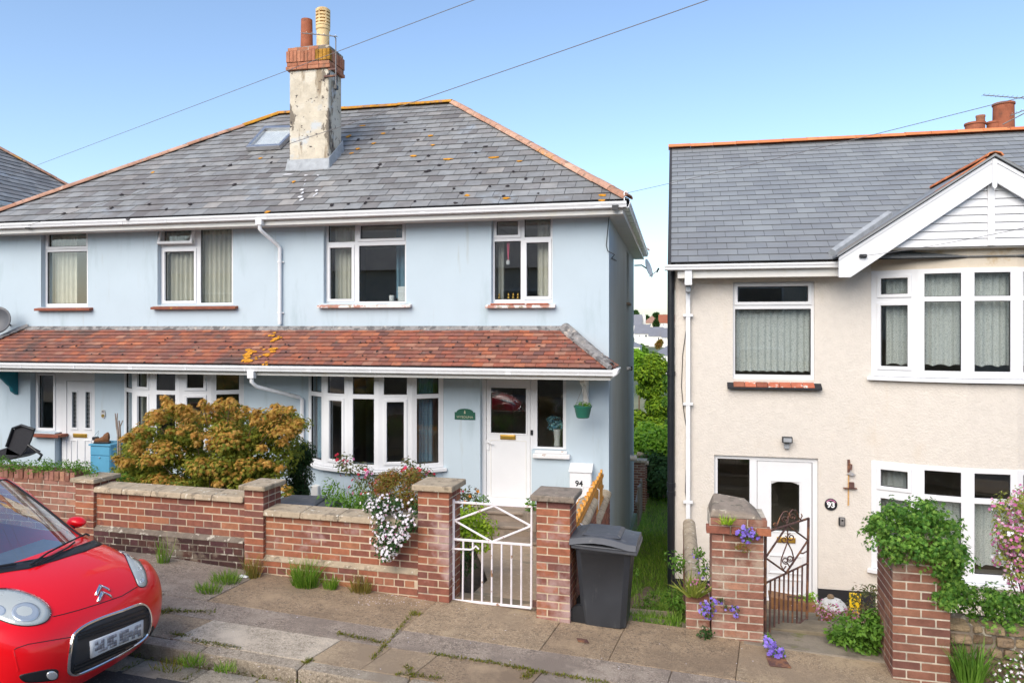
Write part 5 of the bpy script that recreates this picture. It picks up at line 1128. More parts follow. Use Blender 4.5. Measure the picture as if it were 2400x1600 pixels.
cl = [(W(1530 + r.uniform(-42, 50), 1085 + r.uniform(-70, 75), 25.5 + r.uniform(-.8, 1.2)), .52, .52, .5) for _ in range(34)]
bush('laurel_bush', 'dense bright green laurel bush at the end of the alley', 'bush', (W(1530, 1165, 25.5)), cl, 'leaf_bright', 26, .17, .085, 0, 31, r0=.05)
cl = [(W(1556 + r.uniform(-26, 24), 1120 + r.uniform(-45, 40), 24.0 + r.uniform(-.5, .8)), .42, .42, .42) for _ in range(16)]
bush('evergreen_bush', 'dark green evergreen bush below the laurel beside the black pipe', 'bush', (W(1556, 1165, 24)), cl, 'leaf_dark', 26, .14, .07, 0, 32, r0=.04)

# the other side of the street: only the window panes show it
t = thing('terraced_house', 'row of rendered houses across the street, mirrored in the window panes', 'house')
m = MB(); m.box((-30, -14, pav(0, 0) - 3), (30, -22, pav(0, 0) + 6.2)); m.build('wall', 'plaster_light', t)
m = MB(); m.add([(-30.5, -13.6, pav(0, 0) + 6.2), (30.5, -13.6, pav(0, 0) + 6.2), (30.5, -18, pav(0, 0) + 9), (-30.5, -18, pav(0, 0) + 9), (30.5, -22.4, pav(0, 0) + 6.2), (-30.5, -22.4, pav(0, 0) + 6.2)], [(0, 1, 2, 3), (3, 2, 4, 5), (0, 5, 4, 1)]); m.build('roof', 'slate_new', t)
for i in range(10):
    for z in (.6, 3.6):
        w = part('window', t); x = -27 + i * 6; q = MB(); q.box((x, -13.97, pav(0, 0) + z), (x + 2.2, -13.9, pav(0, 0) + z + 1.5)); q.build('frame', 'upvc', w); q = MB(); q.box((x + .1, -13.92, pav(0, 0) + z + .1), (x + 2.1, -13.88, pav(0, 0) + z + 1.4)); q.build('pane', 'far_glass', w)
m = MB(); m.hexa([(-40, -5.4, pav(-40, 7) - .6), (40, -5.4, pav(40, 7) - .6), (40, -5.0, pav(40, 7) - .6), (-40, -5.0, pav(-40, 7) - .6), (-40, -5.4, pav(-40, 7) + 1.9), (40, -5.4, pav(40, 7) + 1.9), (40, -5.05, pav(40, 7) + 1.9), (-40, -5.05, pav(-40, 7) + 1.9)])
m.build('retaining_wall', 'stone_rubble', label='long rubble stone wall across the road, mirrored in the front door glass', cat='wall')
# ================================================================== garden walls, piers, gates
WD = Vector((1, -.055, 0)); WD.normalize()
def wy(X): return 7.17 - .055 * (X + 1.3)          # the front of the garden wall runs at a slight angle to the house
PWL = Pl((0, wy(0), 0), WD)                        # plane of the wall's street face
def wa(px, py=1250): return PWL.uv(px, py)[0]
def wz(px, py): return PWL.uv(px, py)[1]
CO = .075
def wall_bay(parent, a0, a1, ztop, plinth_z, mat_lo, mat_hi, seed, mort='mortar', hdr=(1,)):
    """brick bay: plinth courses proud below, sloped ledge, stretcher courses, coping above"""
    b = part('wall_bay', parent)
    n_up = round((ztop - plinth_z - .04) / CO); cu = (ztop - plinth_z - .04) / n_up
    m = MB(); PWL.box(m, a0, a1, plinth_z, ztop, -.20, -.0455); m.build('mortar', mort, b)
    brick_run(b, PWL, a0, a1, plinth_z + .04, n_up, mat_hi, course=cu, out=-.042)
    zlow = lambda a: pav(PWL.p(a, 0).x, PWL.p(a, 0).y) - .02
    n_lo = 5
    m = MB(); PWL.box(m, a0, a1, plinth_z - n_lo * CO, plinth_z - .002, -.20, -.004); m.build('mortar', 'mortar_dark' if mat_lo == 'brick_dark' else mort, b)
    brick_run(b, PWL, a0, a1, plinth_z - n_lo * CO, n_lo, mat_lo, header_rows=(n_lo - 2,), out=0, zmin=zlow)
    m = MB(); n = 40; vs = []
    for i in range(n + 1):
        a = a0 + (a1 - a0) * i / n; j = rnd.uniform(-.006, .006)
        vs += [PWL.p(a, plinth_z - .006, .004 + j * .5), PWL.p(a, plinth_z + .004 + j, .004), PWL.p(a, plinth_z + .044 + j, -.044), PWL.p(a, plinth_z + .03, -.06)]
    m.add(vs, [(i * 4 + k, (i + 1) * 4 + k, (i + 1) * 4 + k + 1, i * 4 + k + 1) for i in range(n) for k in range(3)]); m.build('ledge', 'coping_stone' if mat_lo != 'brick_dark' else 'mortar_dark', b)
    return b
def coping(parent, a0, a1, z, n, mat='coping_stone', th=.062, over=.045, back=-.26):
    for i in range(n):
        w = (a1 - a0) / n; m = MB(); x0, x1 = a0 + i * w + .002, a0 + (i + 1) * w - .002
        m.hexa([PWL.p(x0, z, over - .03), PWL.p(x1, z, over - .03), PWL.p(x1, z, back), PWL.p(x0, z, back), PWL.p(x0, z + th, over - .045), PWL.p(x1, z + th, over - .045), PWL.p(x1, z + th + .02, back), PWL.p(x0, z + th + .02, back)]); m.build('coping', mat, parent, bevel=.012)
def cap(parent, pl, a0, a1, d0, d1, z, th, mat, rise=.006, chip=0):
    m = MB(); am = (a0 + a1) / 2; dm = (d0 + d1) / 2
    b = [pl.p(a0, z, d1), pl.p(a1, z, d1), pl.p(a1, z, d0), pl.p(a0, z, d0)]; t = [p + Vector((0, 0, th)) for p in b]
    ce = [p * .35 + (pl.p(am, z + th + rise, dm)) * .65 for p in t]
    for p in ce: p.z = z + th + rise
    m.add(b + t + ce, [(3, 2, 1, 0)] + [(i, (i + 1) % 4, (i + 1) % 4 + 4, i + 4) for i in range(4)] + [(i + 4, (i + 1) % 4 + 4, (i + 1) % 4 + 8, i + 8) for i in range(4)] + [(8, 9, 10, 11)]); return m.build('cap', mat, parent, bevel=.012)
def full_pier(parent, a0, w, d, ztop, mat, mort, capmat='coping_stone', capo=.05, th=.052, pl=PWL, course=CO, down=.06):
    p0 = pl.p(a0 + w / 2, 0); n = math.ceil((ztop - pav(p0.x, p0.y) + down) / course); p = pier(parent, pl, a0, w, d, ztop - n * course, n, mat, mort, course)
    if capmat: cap(p, pl, a0 - capo, a0 + w + capo, -d - capo, capo, ztop, th, capmat)
    return p
gw1 = thing('garden_wall', 'red brick garden wall with dark stained foot under the orange maple', 'wall')
gw2 = thing('garden_wall', 'red brick garden wall with white flowers hanging over its coping', 'wall')
# left pier, bay, middle pier
zA = wz(215, 1128) ; a = wa(176, 1150); full_pier(gw1, a, wa(219, 1150) - a, .34, wz(200, 1131), 'brick_red', 'mortar', capo=.04)
aL0, aL1 = wa(219), wa(570)
plz1 = wz(400, 1257); wall_bay(gw1, aL0, aL1, wz(400, 1166), plz1, 'brick_dark', 'brick_red', 1)
coping(gw1, aL0, aL1, wz(400, 1166), 5)
aM0, aM1 = wa(572), wa(617); full_pier(gw1, aM0, aM1 - aM0, .34, wz(595, 1148), 'brick_red', 'mortar', capo=.045)
# right bay and gate pier
aR0, aR1 = wa(617), wa(979); zr_ = wz(760, 1219)
plz2 = wz(800, 1329); wall_bay(gw2, aR0, aR1, zr_, plz2, 'brick_red', 'brick_red', 2); coping(gw2, aR0, aR1, zr_, 4)
aP0 = wa(979); wP = .34; full_pier(gw2, aP0, wP, .34, wz(1015, 1150), 'brick_red', 'mortar', capo=.05, th=.062)
gp = thing('gate_pier', 'free-standing red brick gate pier with weathered stone cap beside the grey bin', 'pier')
aQ0 = wa(1257); full_pier(gp, aQ0, .335, .34, wz(1290, 1174), 'brick_red', 'mortar', capmat='cap_stone', capo=.05, th=.062)
# older wall with brick-on-edge coping behind the car
ow = thing('garden_wall', 'older brown brick wall with brick-on-edge top behind the red car', 'wall')
PO = Pl(PWL.p(wa(176) - .02, 0, -.06), -WD); PO2 = Pl(PWL.p(wa(176) - 3.6, 0, -.06), WD); L_ = 3.58
zt_ = PO2.uv(100, 1124)[1]; ob = part('wall_bay', ow); zb1 = zt_ - 12 * .075
m = MB(); PO2.box(m, 0, L_, zb1, zt_, -.22, -.006); m.build('mortar', 'mortar_pale', ob)
brick_run(ob, PO2, 0, L_, zb1, 12, 'brick_old', out=0)
n = int(L_ / .077)
for i in range(n): brick_at(ow, PO2.p(i * .077 + .034, zt_ + .055, -.11), math.atan2(WD.y, WD.x), .067, .235, .11, 'brick_old', .006)
# boundary wall running back between path and alley
bw_ = thing('garden_wall', 'low brick side wall with stone coping behind the free-standing gate pier', 'wall')
PB = Pl((-1.02, 7.55, 0), (0, 1, 0))
for (y0, y1, zt_, nm) in ((0, 2.4, CAMZ - 2.33, 0), (2.42, 4.5, CAMZ - 2.68, 1)):
    n = 14; m = MB(); PB.box(m, y0, y1, zt_ - n * .075, zt_, -.20, -.006); m.build('mortar', 'mortar', bw_); brick_run(bw_, PB, y0, y1, zt_ - n * .075, n, 'brick_red')
    m = MB(); k = 10; prof = [(-.105 + .13 * math.cos(math.pi * i / k), zt_ + .02 + .07 * math.sin(math.pi * i / k)) for i in range(k + 1)] + [(-.235, zt_), (.025, zt_)]
    m.prism([PB.p(y0 + .0, z, o) for o, z in prof], PB.d * (y1 - y0)); m.build('coping', 'coping_stone', bw_, smooth=True)
# brick pillars and fence further down the alley
def pillar(label, px, py, w, Y, zt_):
    c = W(px, py, Y); t = thing('brick_pillar', label, 'pillar', 'brick pillars down the alley'); pl = Pl((c.x - w, Y, 0)); n = int((zt_ - alley_z(0, Y)) / .075) + 1
    pier(t, pl, 0, w, w, zt_ - n * .075, n, 'brick_brown', 'mortar_pale'); cap(t, pl, -.05, w + .05, -w - .05, .05, zt_, .07, 'coping_stone')
pillar('tall brick pillar with pale cap, farthest down the alley', 1521, 1060, .34, 24.6, CAMZ - 4.15)
pillar('brick pillar with flat cap in the alley behind the house corner', 1512, 1072, .34, 22.4, CAMZ - 3.98)
pillar('narrow brick pillar between the two capped pillars', 1516.5, 1082, .25, 23.6, CAMZ - 4.25)
fn = thing('fence', 'short grey wooden fence beside the alley pillars', 'fence')
for i in range(7):
    m = MB(); y = 20.6 + i * .42; m.box((-1.0, y, alley_z(0, y) - .1), (-.94, y + .16, alley_z(0, y) + 1.05 - .03 * (i % 3))); m.build('paling', 'wood_grey', fn, bevel=.006)
m = MB(); m.box((-1.06, 20.5, alley_z(0, 21) + .6), (-1.0, 23.6, alley_z(0, 21) + .7)); m.build('rail', 'wood_grey', fn)
# ---- number 93: piers and low walls
PG = Pl((0, 7.30, 0), (1, 0, 0)); PG2 = Pl((0, 7.02, 0), Vector((1, -.04, 0)))
g93 = thing('gate_pier', 'weathered old brick pier with stone slab top and purple flowers growing in it', 'pier')
a0 = PG.uv(1668, 1400)[0]; a1 = PG.uv(1790, 1400)[0]; zt_ = PG.uv(1725, 1252)[1]
full_pier(g93, a0, a1 - a0, .47, zt_, 'brick_old', 'mortar_pale', capmat=None, pl=PG, down=.1)
p = part('oversail', g93); m = MB(); PG.box(m, a0 - .02, a1 + .03, zt_ + .002, zt_ + .145, -.47, .0); m.build('mortar', 'mortar_pale', p)
for r_ in range(2): brick_run(p, PG, a0 - .05 + .04 * r_, a1 + .06 - .03 * r_, zt_ + .002 + r_ * .075, 1, 'brick_red' if r_ == 0 else 'brick_old', out=.04 - .03 * r_, offs=r_, D=.12)
m = MB(); b = [PG.p(a0 - .02, zt_ + .15, .02), PG.p(a1 + .0, zt_ + .15, .02), PG.p(a1 - .02, zt_ + .15, -.46), PG.p(a0 - .02, zt_ + .15, -.46)]
t_ = [PG.p(a0 + .0, zt_ + .225, .0), PG.p(a1 - .10, zt_ + .20, -.03), PG.p(a1 - .14, zt_ + .26, -.42), PG.p(a0 + .04, zt_ + .30, -.42)]
m.hexa(b + t_); m.build('cap', 'cap_stone', g93, bevel=.02)
lw = thing('garden_wall', 'low old side wall with mossy rounded coping left of the flowering pier', 'wall')
PLW = Pl((.25, 7.62, 0), (0, 1, 0)); zt_ = CAMZ - 2.60
for (d, face, o_) in ((1, .28, 0),):
    m = MB(); PLW.box(m, 0, 2.5, zt_ - 14 * .075, zt_, -.135, -.004); m.build('mortar', 'mortar_pale', lw); brick_run(lw, PLW, 0, 2.5, zt_ - 14 * .075, 14, 'brick_old', D=.06)
PLX = Pl((.115, 10.12, 0), (0, -1, 0)); brick_run(lw, PLX, 0, 2.5, zt_ - 14 * .075, 14, 'brick_brown', D=.02, out=.012)
k = 10; prof = [(-.068 + .08 * math.cos(math.pi * i / k), zt_ + .02 + .07 * math.sin(math.pi * i / k)) for i in range(k + 1)] + [(-.148, zt_), (.012, zt_)]
m = MB(); m.prism([PLW.p(0, z, o) for o, z in prof], PLW.d * 2.5); m.build('coping', 'coping_stone', lw, smooth=True)
PST = Pl((.02, 7.42, 0)); a0 = PST.uv(1608, 1400)[0]; a1 = PST.uv(1664, 1400)[0]; zz = PST.uv(1635, 1398)[1]; n = 7
stub = thing('wall_stub', 'short broken brick wall end at the left foot of the flowering pier', 'wall'); m = MB(); PST.box(m, a0, a1, zz - n * .075, zz, -.2, -.006); m.build('mortar', 'mortar_pale', stub); brick_run(stub, PST, a0, a1, zz - n * .075, n, 'brick_old')
iv = thing('gate_pier', 'tall brown brick pier topped with ivy at the right', 'pier')
a0 = PG2.uv(2092, 1450)[0]; a1 = PG2.uv(2228, 1450)[0]; zt_ = PG2.uv(2160, 1262)[1]
full_pier(iv, a0, a1 - a0, .60, zt_, 'brick_brown', 'mortar_pale', capmat=None, pl=PG2, down=.06)
IVY_PL, IVY_A0, IVY_A1, IVY_Z = PG2, a0, a1, zt_
rw = thing('garden_wall', 'low rubble stone garden wall with daisies right of the ivy pier', 'wall')
PR = Pl(PG2.p(a1 + .02, 0, -.10), PG2.d); zt_ = PR.uv(2320, 1470)[1]
m = MB(); PR.box(m, 0, 3.0, zt_ - 1.0, zt_ - .02, -.35, -.05); m.build('mortar', 'mortar_dark', rw)
r = random.Random(12); z = zt_ - .95
while z < zt_ - .04:
    hgt = r.uniform(.06, .10); x = 0
    while x < 2.9:
        l = r.uniform(.08, .20); m = MB(); o = r.uniform(-.035, .025)
        q = [PR.p(x + .008, z + .008, o), PR.p(x + l - .008, z + r.uniform(.004, .02), o), PR.p(x + l - .008, z + .01, -.2), PR.p(x + .008, z + .01, -.2), PR.p(x + .01, z + hgt - r.uniform(.004, .02), o - .012), PR.p(x + l - .012, z + hgt - r.uniform(.004, .025), o - .012), PR.p(x + l - .01, z + hgt - .01, -.2), PR.p(x + .01, z + hgt - .01, -.2)]
        m.hexa(q); m.build('stone', 'stone_rubble', rw, bevel=.016); x += l
    z += hgt
# ---- white gate
wg = thing('garden_gate', 'white painted metal garden gate with diamond top and seven bars', 'gate')
gy = .12; GP = Pl(PWL.p(0, 0, -gy), WD)
def gpt(px, py): a, z = GP.uv(px, py); return GP.p(a, z)
c = [gpt(1063, 1176), gpt(1246, 1187), gpt(1245, 1424), gpt(1062, 1405)]
ml, mr_ = gpt(1064, 1263), gpt(1245, 1277)
def bar(name, p, q, r, parent, mat='white_metal', seg=6): m = MB(); m.tube([p, q], r, seg); return m.build(name, mat, parent, smooth=True)
bar('frame', c[0] + Vector((0, 0, .03)), c[3], .016, wg); bar('frame', c[0], c[1], .013, wg); bar('frame', c[1], c[2], .012, wg); bar('frame', c[2], c[3], .014, wg); bar('frame', ml, mr_, .014, wg)
tm = gpt(1158, 1185); bm_ = gpt(1153, 1269); lm, rm = gpt(1065, 1219), gpt(1245, 1232)
for (p, q) in ((tm, lm), (tm, rm), (lm, bm_), (rm, bm_)): bar('brace', p, q, .011, wg)
for i in range(1, 8):
    t_ = i / 8; bar('bar', ml + (mr_ - ml) * t_, c[3] + (c[2] - c[3]) * t_, .0105, wg)
m = MB(); q0, q1 = gpt(1056, 1283), gpt(1104, 1283); m.box((q0.x - .02, q0.y - .03, q0.z - .045), (q0.x + .05, q0.y - .015, q0.z + .03)); m.tube([q0 + Vector((0, -.03, 0)), q1 + Vector((0, -.03, -.01)), q1 + Vector((.03, -.03, .0)), q1 + Vector((.06, -.03, .03)), q1 + Vector((.09, -.03, .0))], .010, 6); m.build('latch', 'white_metal', wg, smooth=True)
m = MB(); q0 = gpt(1252, 1416); m.box((q0.x - .015, q0.y - .02, q0.z - .02), (q0.x + .03, q0.y + .02, q0.z + .04)); m.build('hinge', 'rust_metal', wg)
# ---- rusty wrought-iron gate standing open
ig = thing('garden_gate', 'brown wrought-iron gate with scrolls, standing open in front of the white door', 'gate')
h0 = W(1794, 1400, 7.5); gd = Vector((.40, .72, 0)).normalized()
IG = Pl(Vector((h0.x + .0, h0.y, 0)), gd)
def gi(px, py): a, z = IG.uv(px, py); return IG.p(a, z)
def gb(pts, r, nm): m = MB(); m.tube([gi(*p) for p in pts], r, 6); return m.build(nm, 'rust_metal', ig, smooth=True)
gb([(1794, 1246), (1793, 1480)], .014, 'frame'); gb([(1895, 1213), (1891, 1449)], .014, 'frame'); gb([(1794, 1247), (1895, 1214)], .013, 'frame'); gb([(1795, 1365), (1891, 1320)], .011, 'frame'); gb([(1812, 1496), (1891, 1449)], .013, 'frame')
for i in range(1, 9):
    t_ = i / 9; x0 = 1795 + (1891 - 1795) * t_; y0 = 1365 - 45 * t_; x1 = x0 - 2; y1 = 1506 - 57 * t_ - 0
    gb([(x0, y0), (x1, y1)], .009, 'bar')
for s in ([(1846, 1230), (1795, 1305)], [(1846, 1230), (1893, 1265)], [(1795, 1307), (1843, 1341)], [(1893, 1266), (1843, 1341)]): gb(s, .010, 'brace')
def spiral(cx, cy, r0, r1, a0, turns, n=18): return [(cx + (r0 + (r1 - r0) * k / n) * math.cos(a0 + turns * 6.283 * k / n), cy + (r0 + (r1 - r0) * k / n) * math.sin(a0 + turns * 6.283 * k / n)) for k in range(n + 1)]
for s in ([(1818, 1238), (1828, 1212), (1836, 1199), (1845, 1198), (1848, 1208), (1843, 1226)] , [(1845, 1226), (1850, 1202), (1857, 1194), (1866, 1196), (1870, 1208), (1876, 1217), (1880, 1208), (1878, 1204)], spiral(1840, 1216, 8, 2, 2, 1.2), spiral(1856, 1210, 8, 2, 1, -1.2), spiral(1817, 1228, 5, 2, 1, 1.0),
          [(1846, 1270), (1838, 1290), (1831, 1310), (1830, 1324), (1836, 1334), (1842, 1326)], [(1846, 1270), (1856, 1290), (1860, 1306), (1858, 1322), (1850, 1327), (1845, 1318)], spiral(1838, 1264, 9, 3, -1.2, 1.3), spiral(1854, 1258, 9, 3, -1.8, -1.3), spiral(1841, 1313, 8, 3, 1.2, 1.2), spiral(1851, 1308, 8, 3, 2, -1.2), [(1846, 1240), (1846, 1272)]): gb(s, .0065, 'scroll')
m = MB(); m.tube([gi(1891, 1291), gi(1882, 1296), gi(1876, 1295)], .008, 6); m.build('latch', 'rust_metal', ig)
# ================================================================== garden plants
def clumps_px(pts, Yr, rr, r, flat=.8):
    out = []
    for (px, py) in pts:
        Y = r.uniform(*Yr); s = r.uniform(*rr); out.append((W(px, py, Y), s, s, s * flat))
    return out
def fill(x0, x1, y0, y1, n, r, inside=lambda x, y: True):
    o = []
    while len(o) < n:
        x, y = r.uniform(x0, x1), r.uniform(y0, y1)
        if inside(x, y): o.append((x, y))
    return o
r = random.Random(41)
def maple_in(x, y):
    top = lerp(x, [(275, 1075), (300, 1020), (340, 985), (385, 935), (410, 930), (440, 950), (470, 940), (540, 932), (570, 955), (600, 968), (640, 945), (668, 950), (695, 985), (690, 1010), (705, 1060)])
    if x > 655: return top + 10 < y < 1045 + (690 - x)
    return top + 12 < y < 1150
edge = [(392, 942), (400, 955), (515, 945), (545, 948), (480, 950), (650, 958), (672, 965), (688, 990), (305, 1025), (330, 1000), (360, 975), (283, 1078), (300, 1090), (440, 962), (600, 975), (690, 1000), (675, 1015), (640, 985), (575, 965), (315, 1050), (345, 1010), (425, 955)]
cl = clumps_px(fill(285, 700, 935, 1150, 96, r, maple_in), (8.6, 9.7), (.16, .30), r, .5) + clumps_px(fill(300, 690, 985, 1165, 50, r, maple_in), (9.2, 9.9), (.2, .3), r, .6) + clumps_px([(290 + k * 19, 1128 + (k % 3) * 9) for k in range(22)], (8.5, 9.0), (.11, .16), r, .7)
top_of = lambda c_: c_[0].z > CAMZ - 1.28 or (c_[0].y < 8.85 and r.random() < .6)
outer = [c_ for c_ in cl if top_of(c_)] + clumps_px(edge, (8.7, 9.4), (.09, .14), r, .7)
sprigs = clumps_px([(x_ + r.uniform(-14, 14), y_ + r.uniform(-14, 8)) for (x_, y_) in edge * 2] + fill(290, 690, 940, 1140, 40, r, maple_in), (8.45, 9.0), (.05, .09), r, .6)
mp = bush('japanese_maple', 'large rounded Japanese maple with orange and green leaves behind the brick wall', 'shrub', W(500, 1235, 9.3), outer + sprigs, 'leaf_maple', 36, .055, .055, 1, 42, r0=.03, sag=.35, shell=.1, flat=.3)
crown([c_ for c_ in cl if not top_of(c_)] + [(c_[0] + Vector((0, .06, -.05)), c_[1], c_[2], c_[3]) for c_ in outer if r.random() < .8], 42, .055, .055, 1, random.Random(48), .35, .15, .3).build('foliage', 'leaf_maple_green', mp)
cl = clumps_px(fill(688, 718, 1050, 1165, 14, r), (10.0, 10.4), (.13, .18), r, 1.0) + clumps_px([(712, 1055), (720, 1062), (700, 1058), (722, 1075), (705, 1180), (715, 1170)], (10.1, 10.3), (.07, .1), r, 1)
bush('conifer_bush', 'dark clipped conifer between the maple and the right bow window', 'shrub', W(705, 1240, 10.2), cl, 'leaf_conifer', 190, .045, .02, 0, 43, r0=.03)
# mixed planting in front of the right bow window
cl = clumps_px([(805, 1080), (812, 1095), (850, 1100), (865, 1115), (845, 1130), (835, 1150), (870, 1140), (955, 1085), (960, 1105), (985, 1100), (995, 1115), (1010, 1122), (930, 1120), (970, 1125), (885, 1150), (860, 1165), (905, 1130)], (8.6, 9.2), (.10, .16), r)
bush('fuchsia_bush', 'leggy fuchsia with red and pink hanging flowers below the bow window', 'shrub', W(910, 1250, 8.9), cl, 'leaf_fuchsia', 44, .045, .026, 0, 44, r0=.012, flowers=[('petal_red', 34, .03, 3, -1), ('petal_pink', 18, .026, 3, -1)], shell=.3)
cl = clumps_px(fill(880, 985, 1112, 1200, 30, r), (7.65, 8.0), (.10, .15), r)
bush('heather_shrub', 'fine-leaved rust and green shrub above the white flowers', 'shrub', W(935, 1250, 8.2), cl, 'leaf_rust', 150, .04, .012, 0, 45, r0=.012, shell=.3)
cl = clumps_px(fill(755, 870, 1150, 1200, 14, r), (8.2, 9.0), (.10, .16), r) + clumps_px([(775, 1135), (790, 1150), (765, 1150)], (9, 9.4), (.1, .13), r)
bush('garden_shrub', 'low dark green shrub between the garden bin and the fuchsia', 'shrub', W(810, 1250, 8.6), cl, 'leaf_green', 34, .055, .022, 0, 46, r0=.012)
def blades(name, label, c, n, h, sp, mat, seed, cat='weed', group=None, lean=.35, w=.008, base=None, kind=None):
    rr = random.Random(seed); mb = MB()
    for _ in range(n):
        a = rr.uniform(0, 6.28); q = rr.random() ** .6 * sp; p = Vector(c) + Vector((math.cos(a) * q, math.sin(a) * q * .7, -.01)); d = Vector((math.cos(a) * lean * rr.random() + rr.uniform(-.15, .15), math.sin(a) * lean * rr.random() + rr.uniform(-.15, .15), 1)).normalized()
        nn = (d.orthogonal()).normalized(); nn = Matrix.Rotation(rr.uniform(0, 6.28), 3, d) @ nn; leafquad(mb, p, nn, d, h * rr.uniform(.45, 1.1), w, 2)
    t = thing(name, label, cat, group); mb.build('blades', mat, t); return t
blades('ornamental_grass', 'fine pale ornamental grass behind the brick wall near the bow window', W(835, 1205, 8.5), 160, .42, .16, 'grass_blade', 47, cat='plant')
# white jasmine spilling over the coping
r = random.Random(50); jc = []
for _ in range(46):
    py = r.uniform(1172, 1300); hw = 62 * (1 - max(0, (py - 1200)) / 115) if py > 1200 else 62; px = lerp(py, [(1170, 925), (1220, 915), (1300, 902)]) + r.uniform(-hw, hw); o = .14 if py > 1200 else r.uniform(-.2, .1)
    a_, z_ = PWL.uv(px, py, o); jc.append((PWL.p(a_, z_, o), .085, .07, .085))
bush('white_jasmine', 'white flowering creeper hanging over the brick wall beside the gate pier', 'plant', PWL.p(wa(940), wz(940, 1240), -.5), jc, 'leaf_dark', 44, .04, .018, 0, 51, r0=.008, flowers=[('petal_white', 330, .019, 3, -1), ('petal_pink', 50, .010, 3, -1)], sag=.5, shell=.3, stem='twig_grey')
# by the gate
r = random.Random(52)
cl = [(c_[0], .13, .13, .12) for c_ in clumps_px(fill(1072, 1148, 1198, 1290, 24, r, lambda x, y: (x - 1100) ** 2 / 52 ** 2 + (y - 1245) ** 2 / 50 ** 2 < 1), (8.2, 8.8), (.1, .1), r)]
bush('euonymus_bush', 'bright yellow-green rounded bush behind the white gate', 'shrub', W(1100, 1330, 8.5), cl, 'leaf_lime', 44, .05, .026, 0, 53, r0=.014, shell=.4)
cl = clumps_px([(1072, 1150), (1085, 1160), (1098, 1168), (1078, 1180), (1092, 1190), (1110, 1185), (1104, 1155)], (8.9, 9.3), (.10, .14), r)
bush('rose_bush', 'bronze-leaved bush with red flowers rising behind the left gate pier', 'shrub', W(1090, 1300, 9.1), cl, 'leaf_fuchsia', 30, .05, .028, 0, 54, r0=.012, flowers=[('petal_orange', 7, .03, 3, -1), ('petal_red', 5, .025, 3, -1)])
cl = clumps_px([(1112, 1170), (1125, 1166), (1136, 1172)], (11.0, 11.2), (.09, .12), r)
bush('potted_plant', 'small leafy green plant left of the front door sill', 'plant', W(1124, 1200, 11.1), cl, 'leaf_green', 34, .05, .024, 0, 55, r0=.01)
cl = clumps_px(fill(1066, 1100, 1290, 1345, 6, r), (7.7, 8.0), (.08, .1), r); bush('spurge_plant', 'dark leafy plant low behind the hinge side of the white gate', 'plant', W(1085, 1370, 7.9), cl, 'leaf_dark', 30, .07, .02, 0, 56, r0=.01)
# clipped green strip on top of the older wall
r = random.Random(60); cl = []
for i in range(40):
    px = r.uniform(-60, 246); cl.append((W(px, lerp(px, [(0, 1082), (240, 1098)]) + r.uniform(-5, 10), 7.62 + r.uniform(-.08, .1)), .09, .09, .075))
bush('low_hedge', 'narrow clipped green hedge along the top of the older wall', 'hedge', W(120, 1120, 7.65), cl, 'leaf_green', 60, .028, .014, 0, 61, r0=.008)
cl = clumps_px(fill(250, 300, 1115, 1150, 8, r), (7.9, 8.3), (.09, .12), r)
bush('garden_shrub', 'small green plant with white flowers right of the leftmost gate pier', 'shrub', W(275, 1180, 8.1), cl, 'leaf_green', 30, .05, .022, 0, 62, r0=.01, flowers=[('petal_white', 9, .03, 3, -1)])
t = thing('bare_sapling', 'bare forked grey stems standing in front of the blue cupboard', 'plant'); m = MB(); b0 = W(277, 1180, 9.2)
for pts in ([(277, 1180), (277, 1020), (273, 1000), (270, 968)], [(277, 1060), (277, 1010), (274, 985), (275, 968)], [(282, 1180), (282, 1015), (281, 1000), (288, 985)], [(282, 1040), (281, 1005), (279, 985)]):
    m.tube([W(x, y, 9.2) for x, y in pts], [.016, .012, .010, .007][:len(pts)], 6)
m.build('stems', 'twig_grey', t)
# weeds on the pavement
def weed(label, px, py, n, h, sp, mat, seed, **k): return blades('weed', label, G(px, py), n, h, sp, mat, seed, group='weeds along the foot of the walls', **k)
weed('tall thin grass tuft at the dark foot of the left wall', 382, 1318, 60, .30, .07, 'grass_blade', 70, lean=.3)
weed('low spreading green grass clump on the pavement in front of the left wall', 490, 1385, 150, .13, .13, 'grass_blade', 71, lean=.9)
weed('green grass clump against the wall right of the low spreading grass', 530, 1362, 190, .15, .15, 'grass_blade', 72, lean=.8)
weed('reddish brown weed at the foot of the middle brick pier', 592, 1352, 120, .26, .07, 'grass_dry', 73, lean=.3)
weed('largest bright green weed at the foot of the right garden wall', 716, 1372, 300, .30, .13, 'grass_blade', 74, lean=.5, w=.010)
weed('small green weed right of the largest weed by the wall', 774, 1378, 110, .17, .07, 'grass_blade', 75, lean=.5)
weed('yellowish weed by the wall below the white jasmine', 846, 1386, 140, .22, .10, 'grass_dry', 76, lean=.5)
weed('tiny grass tuft at the foot of the grey bin', 1440, 1466, 50, .12, .05, 'grass_blade', 77)
weed('small moss tuft in the slab joint before the gate pier', 975, 1438, 60, .05, .06, 'moss', 78, lean=.8)
weed('short grass in the kerb joint beside the car', 400, 1560, 120, .06, .16, 'moss', 79, lean=.9)
weed('green weed at the kerb foot right of the car', 450, 1552, 120, .08, .12, 'grass_blade', 80, lean=.9)
weed('leafy weed at the kerb joint near the bottom edge', 530, 1566, 100, .07, .10, 'grass_blade', 81, lean=.9)
